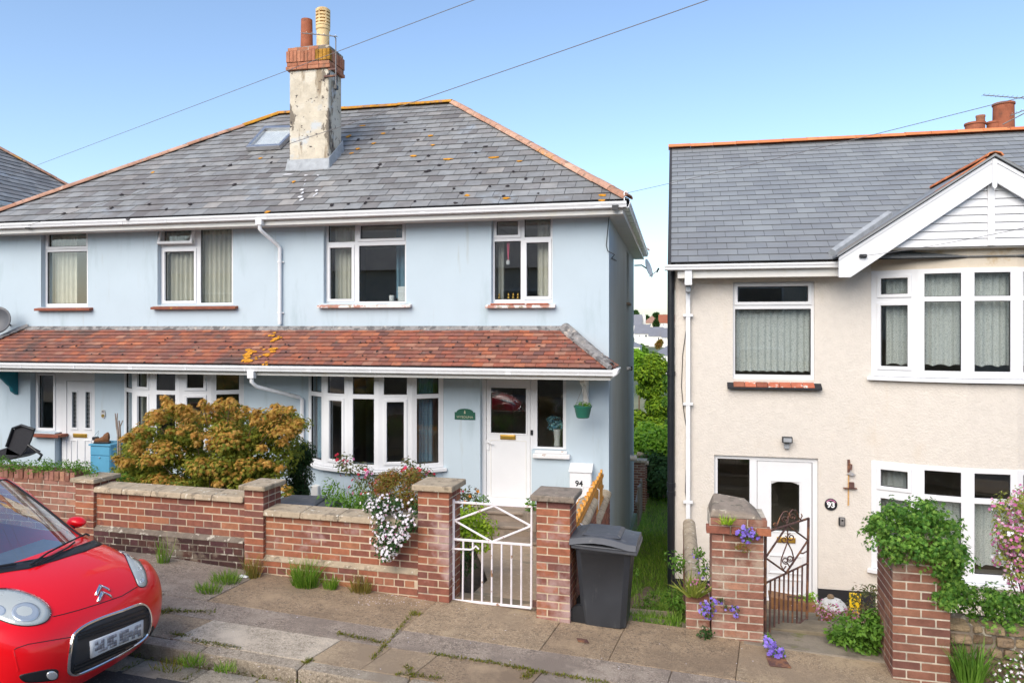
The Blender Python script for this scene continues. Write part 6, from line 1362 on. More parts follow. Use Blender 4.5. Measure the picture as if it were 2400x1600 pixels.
# moss along the joints: uncountable
r = random.Random(82); mb = MB()
def mossline(p0, p1, n, s, fn=pav):
    for _ in range(n):
        t = r.random(); x = p0[0] + (p1[0] - p0[0]) * t + r.gauss(0, s); y = p0[1] + (p1[1] - p0[1]) * t + r.gauss(0, s * .8); p = Vector((x, y, fn(x, y) + .002)); d = (rdir(r) + Vector((0, 0, .9))).normalized(); leafquad(mb, p, d.orthogonal().normalized(), d, r.uniform(.012, .035), .012, 0)
def gp_(x, y): q = G(x, y); return (q.x, q.y)
for a_, b_, n, s in (((790, 1484), (905, 1508), 220, .02), ((905, 1506), (975, 1430), 160, .014), ((905, 1510), (870, 1545), 90, .014), ((375, 1432), (500, 1434), 260, .03), ((375, 1440), (400, 1425), 90, .03), ((1010, 1532), (1130, 1550), 160, .016), ((1130, 1548), (1240, 1570), 200, .02), ((1230, 1590), (1250, 1570), 120, .02), ((1250, 1572), (1420, 1600), 220, .02), ((400, 1485), (440, 1492), 90, .02), ((450, 1500), (560, 1520), 200, .022), ((730, 1545), (712, 1556), 110, .02), ((930, 1580), (1040, 1590), 130, .022), ((950, 1560), (970, 1585), 90, .02)): mossline(gp_(*a_), gp_(*b_), n, s)
for x0, x1, n in ((-5.2, -3.2, 420), (-3.2, -1.6, 160)): mossline((x0, KERB_Y - .04), (x1, KERB_Y - .04), n, .03, road_z)
for x in [k * .55 for k in range(-12, 0)]: mossline((x, KERB_Y - .3), (x + .03, KERB_Y - .06), 40, .015, road_z)
mb.build('moss', 'moss', label='green and yellow moss in the pavement and kerb joints', cat='moss', kind='stuff')
# grass in the alley
r = random.Random(90); mb = MB()
for _ in range(15000):
    Y = 7.45 + 19 * r.random() ** 1.5; X = r.uniform(-.95, .06)
    mid = abs(X + .42) < .2 + .1 * math.sin(Y * 2)
    if mid and 8.5 < Y < 12.5 and r.random() < .85: continue
    p = Vector((X, Y, alley_z(X, Y) - .01)); d = (Vector((r.uniform(-.5, .5), r.uniform(-.5, .5), 1))).normalized(); nn = Matrix.Rotation(r.uniform(0, 6.28), 3, d) @ d.orthogonal().normalized(); leafquad(mb, p, nn, d, r.uniform(.05, .16) * (1.4 if abs(X + .42) > .38 else 1), .010, 2)
mb.build('grass', 'grass_blade', label='rough green grass growing in the alley between the houses', cat='grass', kind='stuff')
m = MB(); vs = []; n = 14
for j in range(n + 1):
    Y = 8.4 + 4.2 * j / n; c_ = -.42 + .04 * math.sin(Y * 3); w_ = .18 * math.sin(math.pi * (j + .4) / (n + .8)) + .03; vs += [(c_ - w_, Y, alley_z(0, Y) + .016), (c_, Y, alley_z(0, Y) + .026), (c_ + w_, Y, alley_z(0, Y) + .016)]
m.add(vs, [(j * 3 + k, j * 3 + k + 1, (j + 1) * 3 + k + 1, (j + 1) * 3 + k) for j in range(n) for k in range(2)]); m.build('trodden_path', 'dirt_path', kind='structure', smooth='all')
m = MB(); m.box((-.55, 8.05, alley_z(0, 8.05) - .02), (-.02, 8.22, alley_z(0, 8.05) + .05)); m.build('stepping_stone', 'path_sand', label='flat stone edging across the grass behind the grey bin', cat='stone')
r = random.Random(92)
cl = clumps_px(fill(1560, 1605, 1300, 1480, 16, r), (7.6, 8.6), (.07, .11), r)
bush('wild_plant', 'leafy green weeds between the alley and the low side wall', 'plant', W(1585, 1490, 7.9), cl, 'leaf_green', 34, .05, .026, 0, 93, r0=.008)
cl = clumps_px(fill(1490, 1530, 1330, 1460, 8, r), (7.8, 9.2), (.05, .09), r)
bush('wild_plant', 'small leafy weeds at the right edge of the grey bin', 'plant', W(1500, 1470, 8), cl, 'leaf_green', 30, .04, .022, 0, 94, r0=.006)
# flowers on and around the old pier
def posy(label, pts, Yr, rr, leaf, n_per, L, seed, flowers, name='flowering_plant', base=None, stem=True, Wd=None):
    rr_ = random.Random(seed); cl = clumps_px(pts, Yr, rr, rr_); return bush(name, label, 'plant', base or cl[0][0], cl, leaf, n_per, L, Wd or L * .5, 0, seed, r0=.004, flowers=flowers, shell=.3, stems=stem)
posy('purple bellflowers near the top of the old brick pier', [(1745, 1238), (1760, 1245), (1770, 1252), (1735, 1250), (1752, 1262)], (7.2, 7.26), (.035, .05), 'leaf_green', 40, .02, 101, [('petal_purple', 60, .018, 3, -1)])
posy('trailing yellow-green leaves below the purple flowers on the pier', [(1740, 1275), (1748, 1288), (1730, 1280)], (7.22, 7.27), (.03, .045), 'leaf_rust', 40, .02, 102, None)
posy('purple bellflowers at the lower left of the old brick pier', [(1655, 1415), (1665, 1425), (1648, 1430), (1660, 1440), (1672, 1410)], (7.15, 7.26), (.04, .05), 'leaf_green', 40, .022, 103, [('petal_purple', 46, .018, 3, -1)])
posy('trailing purple flowers across the foot of the old brick pier', [(1690, 1405), (1700, 1422), (1718, 1424), (1725, 1440), (1726, 1425)], (7.22, 7.27), (.025, .035), 'leaf_dark', 40, .02, 104, [('petal_purple', 14, .017, 3, -1)])
posy('purple bellflowers on the ground right of the old pier', [(1805, 1512), (1820, 1520), (1830, 1528), (1798, 1505), (1815, 1532)], (7.0, 7.15), (.045, .06), 'leaf_green', 40, .022, 105, [('petal_purple', 80, .02, 3, -1)])
posy('green leaves with one purple flower between pier and iron gate', [(1800, 1490), (1806, 1500)], (7.1, 7.2), (.03, .04), 'leaf_green', 40, .022, 106, [('petal_purple', 5, .018, 3, -1)])
posy('small green rosette at the left foot of the old pier', [(1652, 1475), (1660, 1485), (1645, 1485)], (7.2, 7.26), (.05, .06), 'leaf_dark', 34, .035, 107, None)
t = blades('fern', 'yellow-green fern growing on the ledge of the old pier', W(1702, 1226, 7.2), 46, .10, .05, 'leaf_lime', 108, cat='plant', lean=1.2, w=.012)
t = blades('day_lily', 'pale strappy yellow-green plant on the broken wall end', W(1625, 1395, 7.35), 70, .26, .06, 'leaf_varieg', 109, cat='plant', lean=1.3, w=.016)
posy('pinkish stonecrop above the strappy plant by the old pier', [(1628, 1362), (1640, 1370), (1650, 1375), (1618, 1370)], (7.35, 7.45), (.05, .07), 'leaf_varieg', 30, .03, 110, [('petal_pink', 30, .014, 3, -1)])
posy('dark catmint with small purple heads behind the low coping', [(1640, 1300), (1650, 1320), (1655, 1340), (1645, 1340), (1635, 1290)], (7.6, 7.8), (.06, .09), 'leaf_green', 36, .035, 111, [('petal_purple', 14, .014, 3, -1)])
# ivy on the right pier
r = random.Random(120); cl = []
def ivy_in(x, y):
    lo = lerp(x, [(2040, 1250), (2075, 1300), (2100, 1315), (2130, 1300), (2180, 1315), (2215, 1345), (2250, 1330), (2262, 1290)]); hi = lerp(x, [(2030, 1235), (2060, 1190), (2110, 1172), (2160, 1172), (2200, 1185), (2235, 1215), (2258, 1262)])
    return hi + 6 < y < lo
for (x, y) in fill(2032, 2262, 1172, 1345, 120, r, ivy_in):
    o = r.uniform(.02, .10) if y > 1262 else r.uniform(-.45, .06); a_, z_ = IVY_PL.uv(x, y, o); s_ = r.choice([.05, .09, .13, .16]); cl.append((IVY_PL.p(a_, z_, o), s_, s_, s_ * .7))
for (x, y) in fill(2195, 2250, 1320, 1420, 22, r): a_, z_ = IVY_PL.uv(x, y, .02); cl.append((IVY_PL.p(a_, z_, .02), .06, .04, .06))
bush('ivy', 'thick mound of green ivy covering the top of the right brick pier', 'ivy', IVY_PL.p((IVY_A0 + IVY_A1) / 2, IVY_Z - .1, -.3), cl, 'leaf_ivy', 38, .038, .034, 1, 121, r0=.01, sag=.6, shell=.15)
cl = []
for (x, y) in fill(2225, 2460, 1362, 1490, 70, r, lambda x, y: y > lerp(x, [(2225, 1375), (2300, 1365), (2400, 1400)]) and y < lerp(x, [(2225, 1420), (2330, 1475), (2400, 1490)])):
    s_ = r.choice([.06, .1, .15]); cl.append((W(x, y, 7.15 + r.uniform(-.08, .35)), s_, s_, s_ * .7))
bush('ivy', 'dense ivy hedge along the low stone wall at the right edge', 'ivy', W(2320, 1480, 7.4), cl, 'leaf_ivy', 40, .037, .033, 1, 122, r0=.01, sag=.5, shell=.15)
r = random.Random(125)
cl = clumps_px(fill(2345, 2440, 1135, 1370, 52, r, lambda x, y: x > lerp(y, [(1130, 2385), (1180, 2345), (1260, 2338), (1330, 2360), (1370, 2390)])), (8.0, 8.6), (.10, .14), r)
bush('weigela_bush', 'pink flowering shrub with yellow-edged leaves at the right edge', 'shrub', W(2420, 1480, 8.3), cl, 'leaf_varieg', 60, .045, .018, 0, 126, r0=.02, flowers=[('petal_pink', 760, .02, 3, -1), ('petal_white', 120, .018, 3, -1)], shell=.4)
# bed beside the steps
cl = clumps_px(fill(1950, 2066, 1440, 1540, 34, r, lambda x, y: y > lerp(x, [(1950, 1470), (2000, 1440), (2066, 1440)]) and y < lerp(x, [(1950, 1490), (2000, 1515), (2066, 1545)])), (7.3, 7.7), (.08, .12), r)
bush('wild_plant', 'bright green leafy plants crowding the right side of the steps', 'plant', W(2040, 1545, 7.6), cl, 'leaf_green', 50, .055, .028, 0, 127, r0=.008)
cl = clumps_px(fill(1905, 2000, 1420, 1480, 18, r, lambda x, y: abs((y - 1420) - (1975 - x) * .75) < 40), (8.6, 9.2), (.07, .1), r)
bush('wild_plant', 'pink-flowered valerian leaning over the yard path', 'plant', W(1980, 1480, 8.9), cl, 'leaf_rust', 24, .04, .018, 0, 128, r0=.006, flowers=[('petal_pink', 240, .013, 3, -1)])
cl = clumps_px(fill(1985, 2068, 1375, 1450, 20, r), (9.4, 10.4), (.08, .12), r)
bush('wild_plant', 'twiggy dark plant behind the green leaves near the cream wall', 'plant', W(2030, 1470, 9.9), cl, 'leaf_fuchsia', 24, .045, .02, 0, 129, r0=.008)
def daisies(label, pts, Y, seed):
    rr = random.Random(seed); cl = clumps_px(pts, (Y - .03, Y + .03), (.06, .09), rr); return bush('daisy_plant', label, 'plant', cl[0][0], cl, 'leaf_green', 30, .035, .014, 0, seed, group='daisies on the stone wall', flowers=[('petal_white', 46, .014, 3, -1)], r0=.004, shell=.3)
daisies('white daisies at the bottom right corner of the stone wall', [(2350, 1570), (2375, 1560), (2390, 1585), (2330, 1590), (2365, 1590), (2380, 1540)], 6.88, 131)
t = blades('wild_plant', 'upright green fleabane stems beside the ivy pier foot', W(2275, 1595, 6.87), 170, .36, .10, 'leaf_green', 132, cat='plant', lean=.35, w=.014)
r = random.Random(140); cl = clumps_px([(1905, 1394), (1895, 1400), (1878, 1402), (1900, 1406)], (11.4, 11.6), (.07, .1), r)
bush('trough_plant', 'green seedlings in the dark trough by the white door', 'plant', cl[0][0], cl, 'leaf_bright', 24, .05, .024, 0, 141, r0=.005)
# ================================================================== street and wall objects
def wheelie(label, c, rz, mat='bin_grey', lidm='bin_lid', h=.93, w=.50, d=.55, group=None):
    """c = centre of the foot; the lid opens over +x before turning by rz"""
    t = thing('wheelie_bin', label, 'bin', group); T = Matrix.Translation(Vector(c)) @ Matrix.Rotation(rz, 4, 'Z')
    def P(x, y, z): return T @ Vector((x, y, z))
    m = MB(); k = .80; hh = h - .10
    rings = []
    for z, s in ((.02, k), (.30, .87), (hh - .08, .985), (hh - .075, 1.0), (hh, 1.02)):
        a, b = d / 2 * s, w / 2 * s; e = .05
        rings.append([P(-a, -b + e, z), P(-a + e, -b, z), P(a - e, -b, z), P(a, -b + e, z), P(a, b - e, z), P(a - e, b, z), P(-a + e, b, z), P(-a, b - e, z)])
    vs = [p for q in rings for p in q]; m.add(vs, [(i * 8 + j, i * 8 + (j + 1) % 8, (i + 1) * 8 + (j + 1) % 8, (i + 1) * 8 + j) for i in range(len(rings) - 1) for j in range(8)] + [tuple(range(8))[::-1], tuple(range(32, 40))]); m.build('body', mat, t, bevel=.01, smooth=True)
    m = MB(); a, b = d / 2 * 1.02, w / 2 * 1.06   # rim
    m.hexa([P(-a - .03, -b, hh - .03), P(a + .06, -b, hh - .06), P(a + .06, b, hh - .06), P(-a - .03, b, hh - .03), P(-a - .03, -b, hh + .015), P(a + .06, -b, hh - .01), P(a + .06, b, hh - .01), P(-a - .03, b, hh + .015)]); m.build('rim', lidm, t, bevel=.012)
    m = MB(); n = 8; vs = []
    for i in range(n + 1):
        x = -a - .05 + (2 * a + .10) * i / n; z = hh + .055 + .035 * math.sin(math.pi * min(1, i / n * 1.15)) - .02 * (i / n) ** 2
        vs += [P(x, -b - .012, z - .05), P(x, -b + .03, z), P(x, -b * .35, z + .014), P(x, b * .35, z + .014), P(x, b - .03, z), P(x, b + .012, z - .05)]
    m.add(vs, [(i * 6 + j, (i + 1) * 6 + j, (i + 1) * 6 + j + 1, i * 6 + j + 1) for i in range(n) for j in range(5)] + [(0, 1, 2, 3, 4, 5), tuple(range(n * 6, n * 6 + 6))[::-1]] + [(0, 5, n * 6 + 5, n * 6)][::-1]); lid = m.build('lid', lidm, t, smooth=True, bevel=.004)
    m = MB(); m.hexa([P(-a + .06, -b + .06, hh + .09), P(a - .10, -b + .06, hh + .075), P(a - .10, b - .06, hh + .075), P(-a + .06, b - .06, hh + .09), P(-a + .10, -b + .10, hh + .104), P(a - .14, -b + .10, hh + .098), P(a - .14, b - .10, hh + .098), P(-a + .10, b - .10, hh + .104)]); m.build('lid_panel', lidm, lid, bevel=.01)
    for sy in (-1, 1):
        m = MB(); c0 = Vector((-d / 2 * .86, sy * (w / 2 * .60), .10)); m.tube([T @ (c0 + Vector((0, -sy * .02, 0))), T @ (c0 + Vector((0, sy * .04, 0)))], .10, 18); m.build('wheel', 'black_plastic', t, smooth=True)
    m = MB(); m.tube([P(-a - .07, -b * .8, hh - .0), P(-a - .07, b * .8, hh - .0)], .016, 8); m.build('handle', mat, t, smooth=True)
    return t
b0 = G(1352, 1456); b1 = G(1484, 1468)
wheelie('dark grey wheelie bin standing at the alley entrance beside the brick pier', ((b0.x + b1.x) / 2 + .0, 7.38, pav(-.6, 7.4) - .02), R(-3), h=.90, w=.52, d=.53)
c_ = W(700, 1175, 8.15); wheelie('dark wheelie bin behind the garden wall, only its lid showing', (c_.x + .02, 8.25, c_.z - .99), R(8), h=1.0, w=.56, d=.62)
# house name plaque with an arched top
sg = thing('house_sign', 'green arched house name plaque on the blue wall left of the door', 'sign')
PSg = Pl((0, WALLY, 0)); a0, z0 = PSg.uv(1066, 982); a1, z1 = PSg.uv(1114, 966); am = (a0 + a1) / 2; zt_ = PSg.uv(1090, 957)[1]
prof = [(a0, z0), (a1, z0), (a1, z1)] + [(am + (a1 - am) * .82 * math.cos(math.pi * k / 10), z1 + (zt_ - z1) * math.sin(math.pi * k / 10)) for k in range(11)] + [(a0, z1)]
m = MB(); m.prism([PSg.p(a, z, .004) for a, z in prof][::-1], PSg.n * .012); m.build('plate', 'sign_green', sg, bevel=.003)
text_on(sg, 'WYEDUNA', PSg, am, z0 + .042, .0175, .058, 'sign_cream')
m = MB(); m.prism([PSg.p(am - .014, zt_ - .085, .0165), PSg.p(am + .014, zt_ - .085, .0165), PSg.p(am + .010, zt_ - .045, .0165), PSg.p(am, zt_ - .025, .0165), PSg.p(am - .010, zt_ - .045, .0165)][::-1], PSg.n * .003); m.build('emblem', 'sign_cream', sg)
# meter box with the number
mbx = thing('meter_box', 'white wall meter box with black number 94', 'meter box')
PM = Pl((0, WALLY, 0)); r_ = rectpx(PM, 1335, 1106, 1386, 1190, .2); a0, a1, z0, z1 = r_
m = MB(); PM.box(m, a0, a1, z0 - .2, z1, .003, .20); m.build('case', 'upvc', mbx, bevel=.006)
m = MB(); m.hexa([PM.p(a0 - .015, z1 - .004, .225), PM.p(a1 + .015, z1 - .004, .225), PM.p(a1 + .015, z1 - .004, .003), PM.p(a0 - .015, z1 - .004, .003), PM.p(a0 - .015, z1 + .03, .22), PM.p(a1 + .015, z1 + .03, .22), PM.p(a1 + .015, z1 + .12, .003), PM.p(a0 - .015, z1 + .12, .003)]); m.build('hood', 'upvc', mbx, bevel=.008)
m = MB(); PM.box(m, a0 + .015, a1 - .015, z0 - .18, z1 - .012, .2, .206); m.build('door', 'upvc', mbx, bevel=.002)
a_, z_ = PM.uv(1357, 1133, .207); text_on(mbx, '94', PM, a_, z_, .209, .125, 'black_print', bold=.003)
# bundle of orange trellis along the side wall
tr_ = thing('trellis_bundle', 'folded orange wooden trellis panels leaning behind the gate pier', 'trellis')
for k, (X, y0, y1, zt_, hgt) in enumerate(((-1.10, 8.2, 11.35, CAMZ - 2.17, .62), (-1.17, 8.0, 10.9, CAMZ - 2.26, .55), (-1.25, 7.8, 9.9, CAMZ - 2.30, .45))):
    m = MB(); pr = [(y0, zt_ - hgt), (y1, zt_ - hgt)]; n = 12
    pr += [(y1, zt_)]
    for i in range(n):
        ya, yb = y1 - (y1 - y0) * i / n, y1 - (y1 - y0) * (i + 1) / n; pr += [(ya - .02, zt_ + .035), (ya - .08, zt_ + .035), (ya - .10, zt_), (yb + .0, zt_)]
    m.prism([(X, y, z) for y, z in pr], (.028, 0, 0)); m.build('panel', 'wood_orange', tr_)
    for i in range(4):
        m = MB(); z = zt_ - hgt + .04 + i * (hgt - .06) / 3.4; m.box((X + .029, y0 + .02, z), (X + .042, y1 + .03, z + .045)); m.build('slat', 'wood_orange', tr_)
for (y, z) in ((10.4, CAMZ - 2.3), (8.5, CAMZ - 2.3)):
    m = MB(); m.tube([(-1.04, y, z - .22), (-1.03, y, z + .05), (-1.10, y, z + .10), (-1.25, y, z + .08), (-1.31, y, z - .1)], .008, 6); m.build('cable_tie', 'white_paint', tr_, smooth=True)
# hanging basket
hb = thing('hanging_basket', 'green hanging basket under the porch bracket right of the door', 'hanging basket')
c_ = W(1366, 964, 11.62); m = MB(); m.lathe([(.085, -.10), (.10, -.09), (.135, .06), (.145, .075), (.145, .09), (.13, .09)], c_ + Vector((0, 0, .0)), 20); m.build('pot', 'green_plastic', hb, smooth=True)
hk = Vector((c_.x + .02, 11.66, CAMZ - .86))
for k in range(3): an = k * 2.09 + .6; m = MB(); m.tube([c_ + Vector((math.cos(an) * .14, math.sin(an) * .14, .08)), hk], .003, 5); m.build('hanger', 'wire_grey', hb)
crown([(c_ + Vector((-.03, 0, .11)), .10, .10, .05), (c_ + Vector((.06, -.03, .11)), .07, .07, .04)], 60, .035, .02, 0, random.Random(5)).build('foliage', 'leaf_green', hb)
# left garden: tilted chair, blue cupboard, boots, lantern, plaque
chr_ = thing('garden_chair', 'dark plastic garden chair tipped forward beside the left front door', 'chair'); cY = 10.9
def cp(px, py, dy=0): return W(px, py, cY + dy)
m = MB(); pts = [(12, 1066), (15, 1052), (22, 1030), (29, 1010), (35, 1003), (44, 999), (56, 998), (68, 1001), (80, 1007), (76, 1020), (71, 1034), (65, 1046), (58, 1056), (48, 1068)]
m.prism([cp(x, y, -.2) for x, y in pts][::-1], (0, .03, 0)); m.build('back', 'resin_black', chr_, bevel=.008)
m = MB(); m.tube([cp(15, 1046, -.22), cp(30, 1003, -.22), cp(50, 996, -.22), cp(81, 1006, -.22)], .022, 8); m.build('back_rail', 'black_plastic', chr_, smooth=True)
m = MB(); m.prism([cp(-60, 1075, -.2), cp(-20, 1060, -.2), cp(16, 1048, -.2), cp(50, 1066, -.2), cp(20, 1078, -.2)][::-1], (0, .42, 0)); m.build('seat', 'resin_black', chr_, bevel=.01)
for dy in (-.2, .25):
    m = MB(); m.tube([cp(66, 1042, dy), cp(80, 1052, dy), cp(98, 1066, dy), cp(90, 1078, dy)], .022, 8); m.build('arm', 'black_plastic', chr_, smooth=True)
    m = MB(); m.tube([cp(20, 1075, dy), cp(40, 1110, dy)], .02, 8); m.build('leg', 'black_plastic', chr_, smooth=True); m = MB(); m.tube([cp(-40, 1072, dy), cp(-30, 1110, dy)], .02, 8); m.build('leg', 'black_plastic', chr_, smooth=True)
bx = thing('storage_box', 'blue painted storage cupboard between the left door and the left bow window', 'cupboard'); Yb = 11.6
q0 = W(212, 1041, Yb); q1 = W(259, 1041, Yb); gz = garden_z(0, Yb) - .05
m = MB(); m.box((q0.x, Yb, gz), (q1.x, Yb + .42, q0.z - .02)); m.build('case', 'blue_paint', bx, bevel=.006)
m = MB(); m.box((q0.x - .02, Yb - .03, q0.z - .018), (q1.x + .02, Yb + .44, q0.z + .012)); m.build('top', 'blue_paint', bx, bevel=.006)
m = MB(); zz = W(230, 1066, Yb).z; m.box((q0.x + .01, Yb - .014, zz), (q1.x - .01, Yb - .001, q0.z - .03)); dwr = m.build('drawer', 'blue_paint', bx, bevel=.004)
m = MB(); m.box((q0.x + .01, Yb - .014, gz + .02), (q1.x - .01, Yb - .001, zz - .02)); m.build('door', 'blue_paint', bx, bevel=.004)
m = MB(); m.lathe([(.012, 0), (.014, .01), (.006, .02)], ((q0.x + q1.x) / 2, Yb - .025, zz - .05), 10); m.build('knob', 'steel', bx)
def boot(label, c, rz, seed):
    t = thing('boot', label, 'boot', 'boots on the blue cupboard'); T = Matrix.Translation(Vector(c)) @ Matrix.Rotation(rz, 4, 'Z'); m = MB(); prof = []
    for (x, z, w, h) in ((-.15, .035, .03, .03), (-.12, .045, .048, .04), (-.05, .05, .05, .045), (.0, .06, .046, .055), (.03, .085, .046, .08), (.08, .095, .044, .09), (.11, .09, .03, .08)):
        prof.append([T @ Vector((x, w * math.cos(2 * math.pi * k / 10), z + h * math.sin(2 * math.pi * k / 10))) for k in range(10)])
    m.add([p for q in prof for p in q], [(i * 10 + k, i * 10 + (k + 1) % 10, (i + 1) * 10 + (k + 1) % 10, (i + 1) * 10 + k) for i in range(6) for k in range(10)] + [tuple(range(10))[::-1], tuple(range(60, 70))]); m.build('upper', 'leather_brown', t, smooth=True)
    m = MB(); m.hexa([T @ Vector(p) for p in ((-.15, -.05, -.005), (.13, -.04, -.005), (.13, .04, -.005), (-.15, .05, -.005), (-.15, -.05, .02), (.13, -.04, .02), (.13, .04, .02), (-.15, .05, .02))]); m.build('sole', 'black_plastic', t, bevel=.006)
boot('brown leather boot nearest the street on the blue cupboard', W(241, 1040, Yb + .06) + Vector((0, 0, .02)), R(10), 1); boot('second brown leather boot behind the first on the blue cupboard', W(243, 1037, Yb + .22) + Vector((.04, 0, .02)), R(-25), 2)
t = thing('wall_plaque', 'small cream oval number plaque right of the left front door', 'sign'); c_ = PF.uv(243, 970); m = MB(); m.prism([PF.p(c_[0] + .05 * math.cos(k * math.pi / 8), c_[1] + .085 * math.sin(k * math.pi / 8), .006) for k in range(16)][::-1], PF.n * .014); m.build('plate', 'stone_white', t, bevel=.004); text_on(t, '95', PF, c_[0], c_[1] + .045, .022, .055, 'black_print')
m = MB(); m.prism([PF.p(c_[0] + .035 * math.cos(k * math.pi / 5), c_[1] - .03 + .03 * math.sin(k * math.pi / 5), .0202) for k in range(10)][::-1], PF.n * .003); m.build('picture', 'grass_dry', t)
t = thing('lantern', 'small black lantern hanging on a cord beside the boots', 'lantern'); c_ = W(224, 1027, 11.75); m = MB(); m.box((c_.x - .045, c_.y - .04, c_.z - .03), (c_.x + .045, c_.y + .04, c_.z + .03)); m.build('body', 'black_plastic', t, bevel=.008); m = MB(); m.tube([c_ + Vector((-.045, 0, .03)), W(231, 1009, 12.0), c_ + Vector((.045, 0, .03))], .003, 4); m.build('cord', 'wire_black', t)
# number 93 plaque, key safe, lamp bracket, floodlight
t = thing('house_number', 'round black house number plaque 93 on the cream wall', 'sign'); c_ = PF.uv(1947, 1181); m = MB(); m.prism([PF.p(c_[0] + .092 * math.cos(k * math.pi / 14), c_[1] + .092 * math.sin(k * math.pi / 14), .006) for k in range(28)][::-1], PF.n * .016); m.build('plate', 'black_print', t, bevel=.006)
text_on(t, '93', PF, c_[0], c_[1] - .008, .0235, .115, 'white_print', bold=.004); m = MB()
for k in range(9): an = R(35 + k * 14); m.prism([PF.p(c_[0] + .07 * math.cos(an) + .011 * math.cos(j * 1.257), c_[1] + .07 * math.sin(an) + .011 * math.sin(j * 1.257), .0222) for j in range(5)][::-1], PF.n * .002)
m.build('flowers', 'petal_pink', t, kind='stuff')
t = thing('key_safe', 'small grey key safe on the cream wall below the number 93', 'key safe'); r_ = rectpx(PF, 1966, 1212, 1981, 1232, .04); m = MB(); PF.box(m, r_[0], r_[1], r_[2], r_[3], .003, .05); m.build('body', 'black_plastic', t, bevel=.012); m = MB(); PF.box(m, r_[0] + .016, r_[1] - .012, r_[2] + .012, r_[3] - .012, .05, .056); m.build('cover', 'steel', t, bevel=.004); m = MB(); PF.box(m, r_[0] + .035, r_[1] - .03, r_[3] - .055, r_[3] - .03, .056, .059); m.build('window', 'black_print', t)
t = thing('wall_lamp', 'broken rusty lamp bracket with rust streak on the cream wall', 'lamp'); c_ = PF.uv(1989, 1090); m = MB(); PF.box(m, c_[0] - .02, c_[0] + .015, c_[1] - .10, c_[1] + .09, .003, .025); m.tube([PF.p(c_[0], c_[1] + .03, .02), PF.p(c_[0] + .03, c_[1] + .02, .05), PF.p(c_[0] + .02, c_[1] - .06, .06)], .014, 6); m.build('bracket', 'rust_metal', t)
m = MB(); m.add([PF.p(c_[0] + .02, c_[1] - .08, .04), PF.p(c_[0] - .03, c_[1] - .13, .01), PF.p(c_[0] + .10, c_[1] - .135, .03), PF.p(c_[0] + .02, c_[1] - .14, .09)], [(0, 1, 3), (0, 3, 2), (1, 2, 3), (0, 2, 1)]); m.build('shade', 'steel', t)
m = MB(); PF.box(m, c_[0] - .0, c_[0] + .07, c_[1] - .33, c_[1] - .25, .003, .05); PF.box(m, c_[0] - .08, c_[0] + .11, c_[1] - .345, c_[1] - .335, .003, .06); m.build('lower_bracket', 'rust_metal', t)
m = MB(); m.prism([PF.p(c_[0] - .012, c_[1] + .05, .0125), PF.p(c_[0] + .008, c_[1] + .05, .0125), PF.p(c_[0] + .004, c_[1] - .60, .0125), PF.p(c_[0] - .018, c_[1] - .62, .0125)], PF.n * .0015); m.build('rust_streak', 'rust_stain', t)
t = thing('floodlight', 'small black floodlight above the white door of the cream house', 'lamp'); r_ = rectpx(PF, 1833, 1023, 1857, 1037, .1); m = MB(); PF.box(m, r_[0], r_[1], r_[2], r_[3], .06, .14); m.build('head', 'black_plastic', t, bevel=.008); m = MB(); PF.box(m, r_[0] + .015, r_[1] - .015, r_[2] + .015, r_[3] - .015, .14, .145); m.build('glass', 'lead', t); m = MB(); PF.box(m, r_[0] + .04, r_[0] + .11, r_[2] - .10, r_[2] - .005, .003, .06); m.build('base', 'lead', t, bevel=.006)
# yard: stone ornament, trough, yellow planter
t = thing('stone_ornament', 'rounded white stone ornament at the foot of the black plinth', 'ornament'); c_ = W(1952, 1428, 11.5); c_.z = yard_z(0, 11.5)
m = MB(); m.lathe([(.10, .0), (.16, .03), (.19, .09), (.17, .14), (.11, .19), (.05, .21)], c_, 18); m.build('body', 'stone_white', t, smooth=True); m = MB(); m.lathe([(.02, .19), (.045, .205), (.05, .235), (.03, .26), (.01, .265)], c_ + Vector((-.03, 0, 0)), 12); m.build('knob', 'stone_rubble', t, smooth=True); m = MB(); m.lathe([(.02, .17), (.04, .19), (.035, .225), (.01, .235)], c_ + Vector((.06, -.05, -.01)), 12); m.build('bird', 'stone_white', t, smooth=True)
t = thing('planter_trough', 'long dark planter trough in front of the white panelled door', 'planter'); p0, p1 = W(1806, 1412, 11.55), W(1893, 1424, 11.4); m = MB(); z = yard_z(0, 11.5); m.hexa([(p0.x, 11.45, z), (p1.x + .08, 11.3, z), (p1.x + .08, 11.55, z), (p0.x, 11.7, z), (p0.x - .02, 11.43, z + .19), (p1.x + .10, 11.28, z + .17), (p1.x + .10, 11.57, z + .17), (p0.x - .02, 11.72, z + .19)]); m.build('box', 'wood_brown', t, bevel=.01); m = MB(); m.box((p0.x + .04, 11.48, z + .155), (p1.x + .02, 11.55, z + .182)); m.build('soil', 'soil', t)
t = thing('yellow_board', 'bright yellow panel standing among plants against the cream wall', 'board'); r_ = rectpx(Pl((0, 11.6, 0)), 1991, 1390, 2018, 1432); m = MB(); m.box((r_[0], 11.6, r_[2] - .25), (r_[1], 11.63, r_[3])); m.build('panel', 'yellow_plastic', t, bevel=.004)
m = MB(); m.box((r_[0], 11.585, r_[3] - .05), (r_[1], 11.599, r_[3])); m.build('top_rail', 'yellow_plastic', t, bevel=.004)
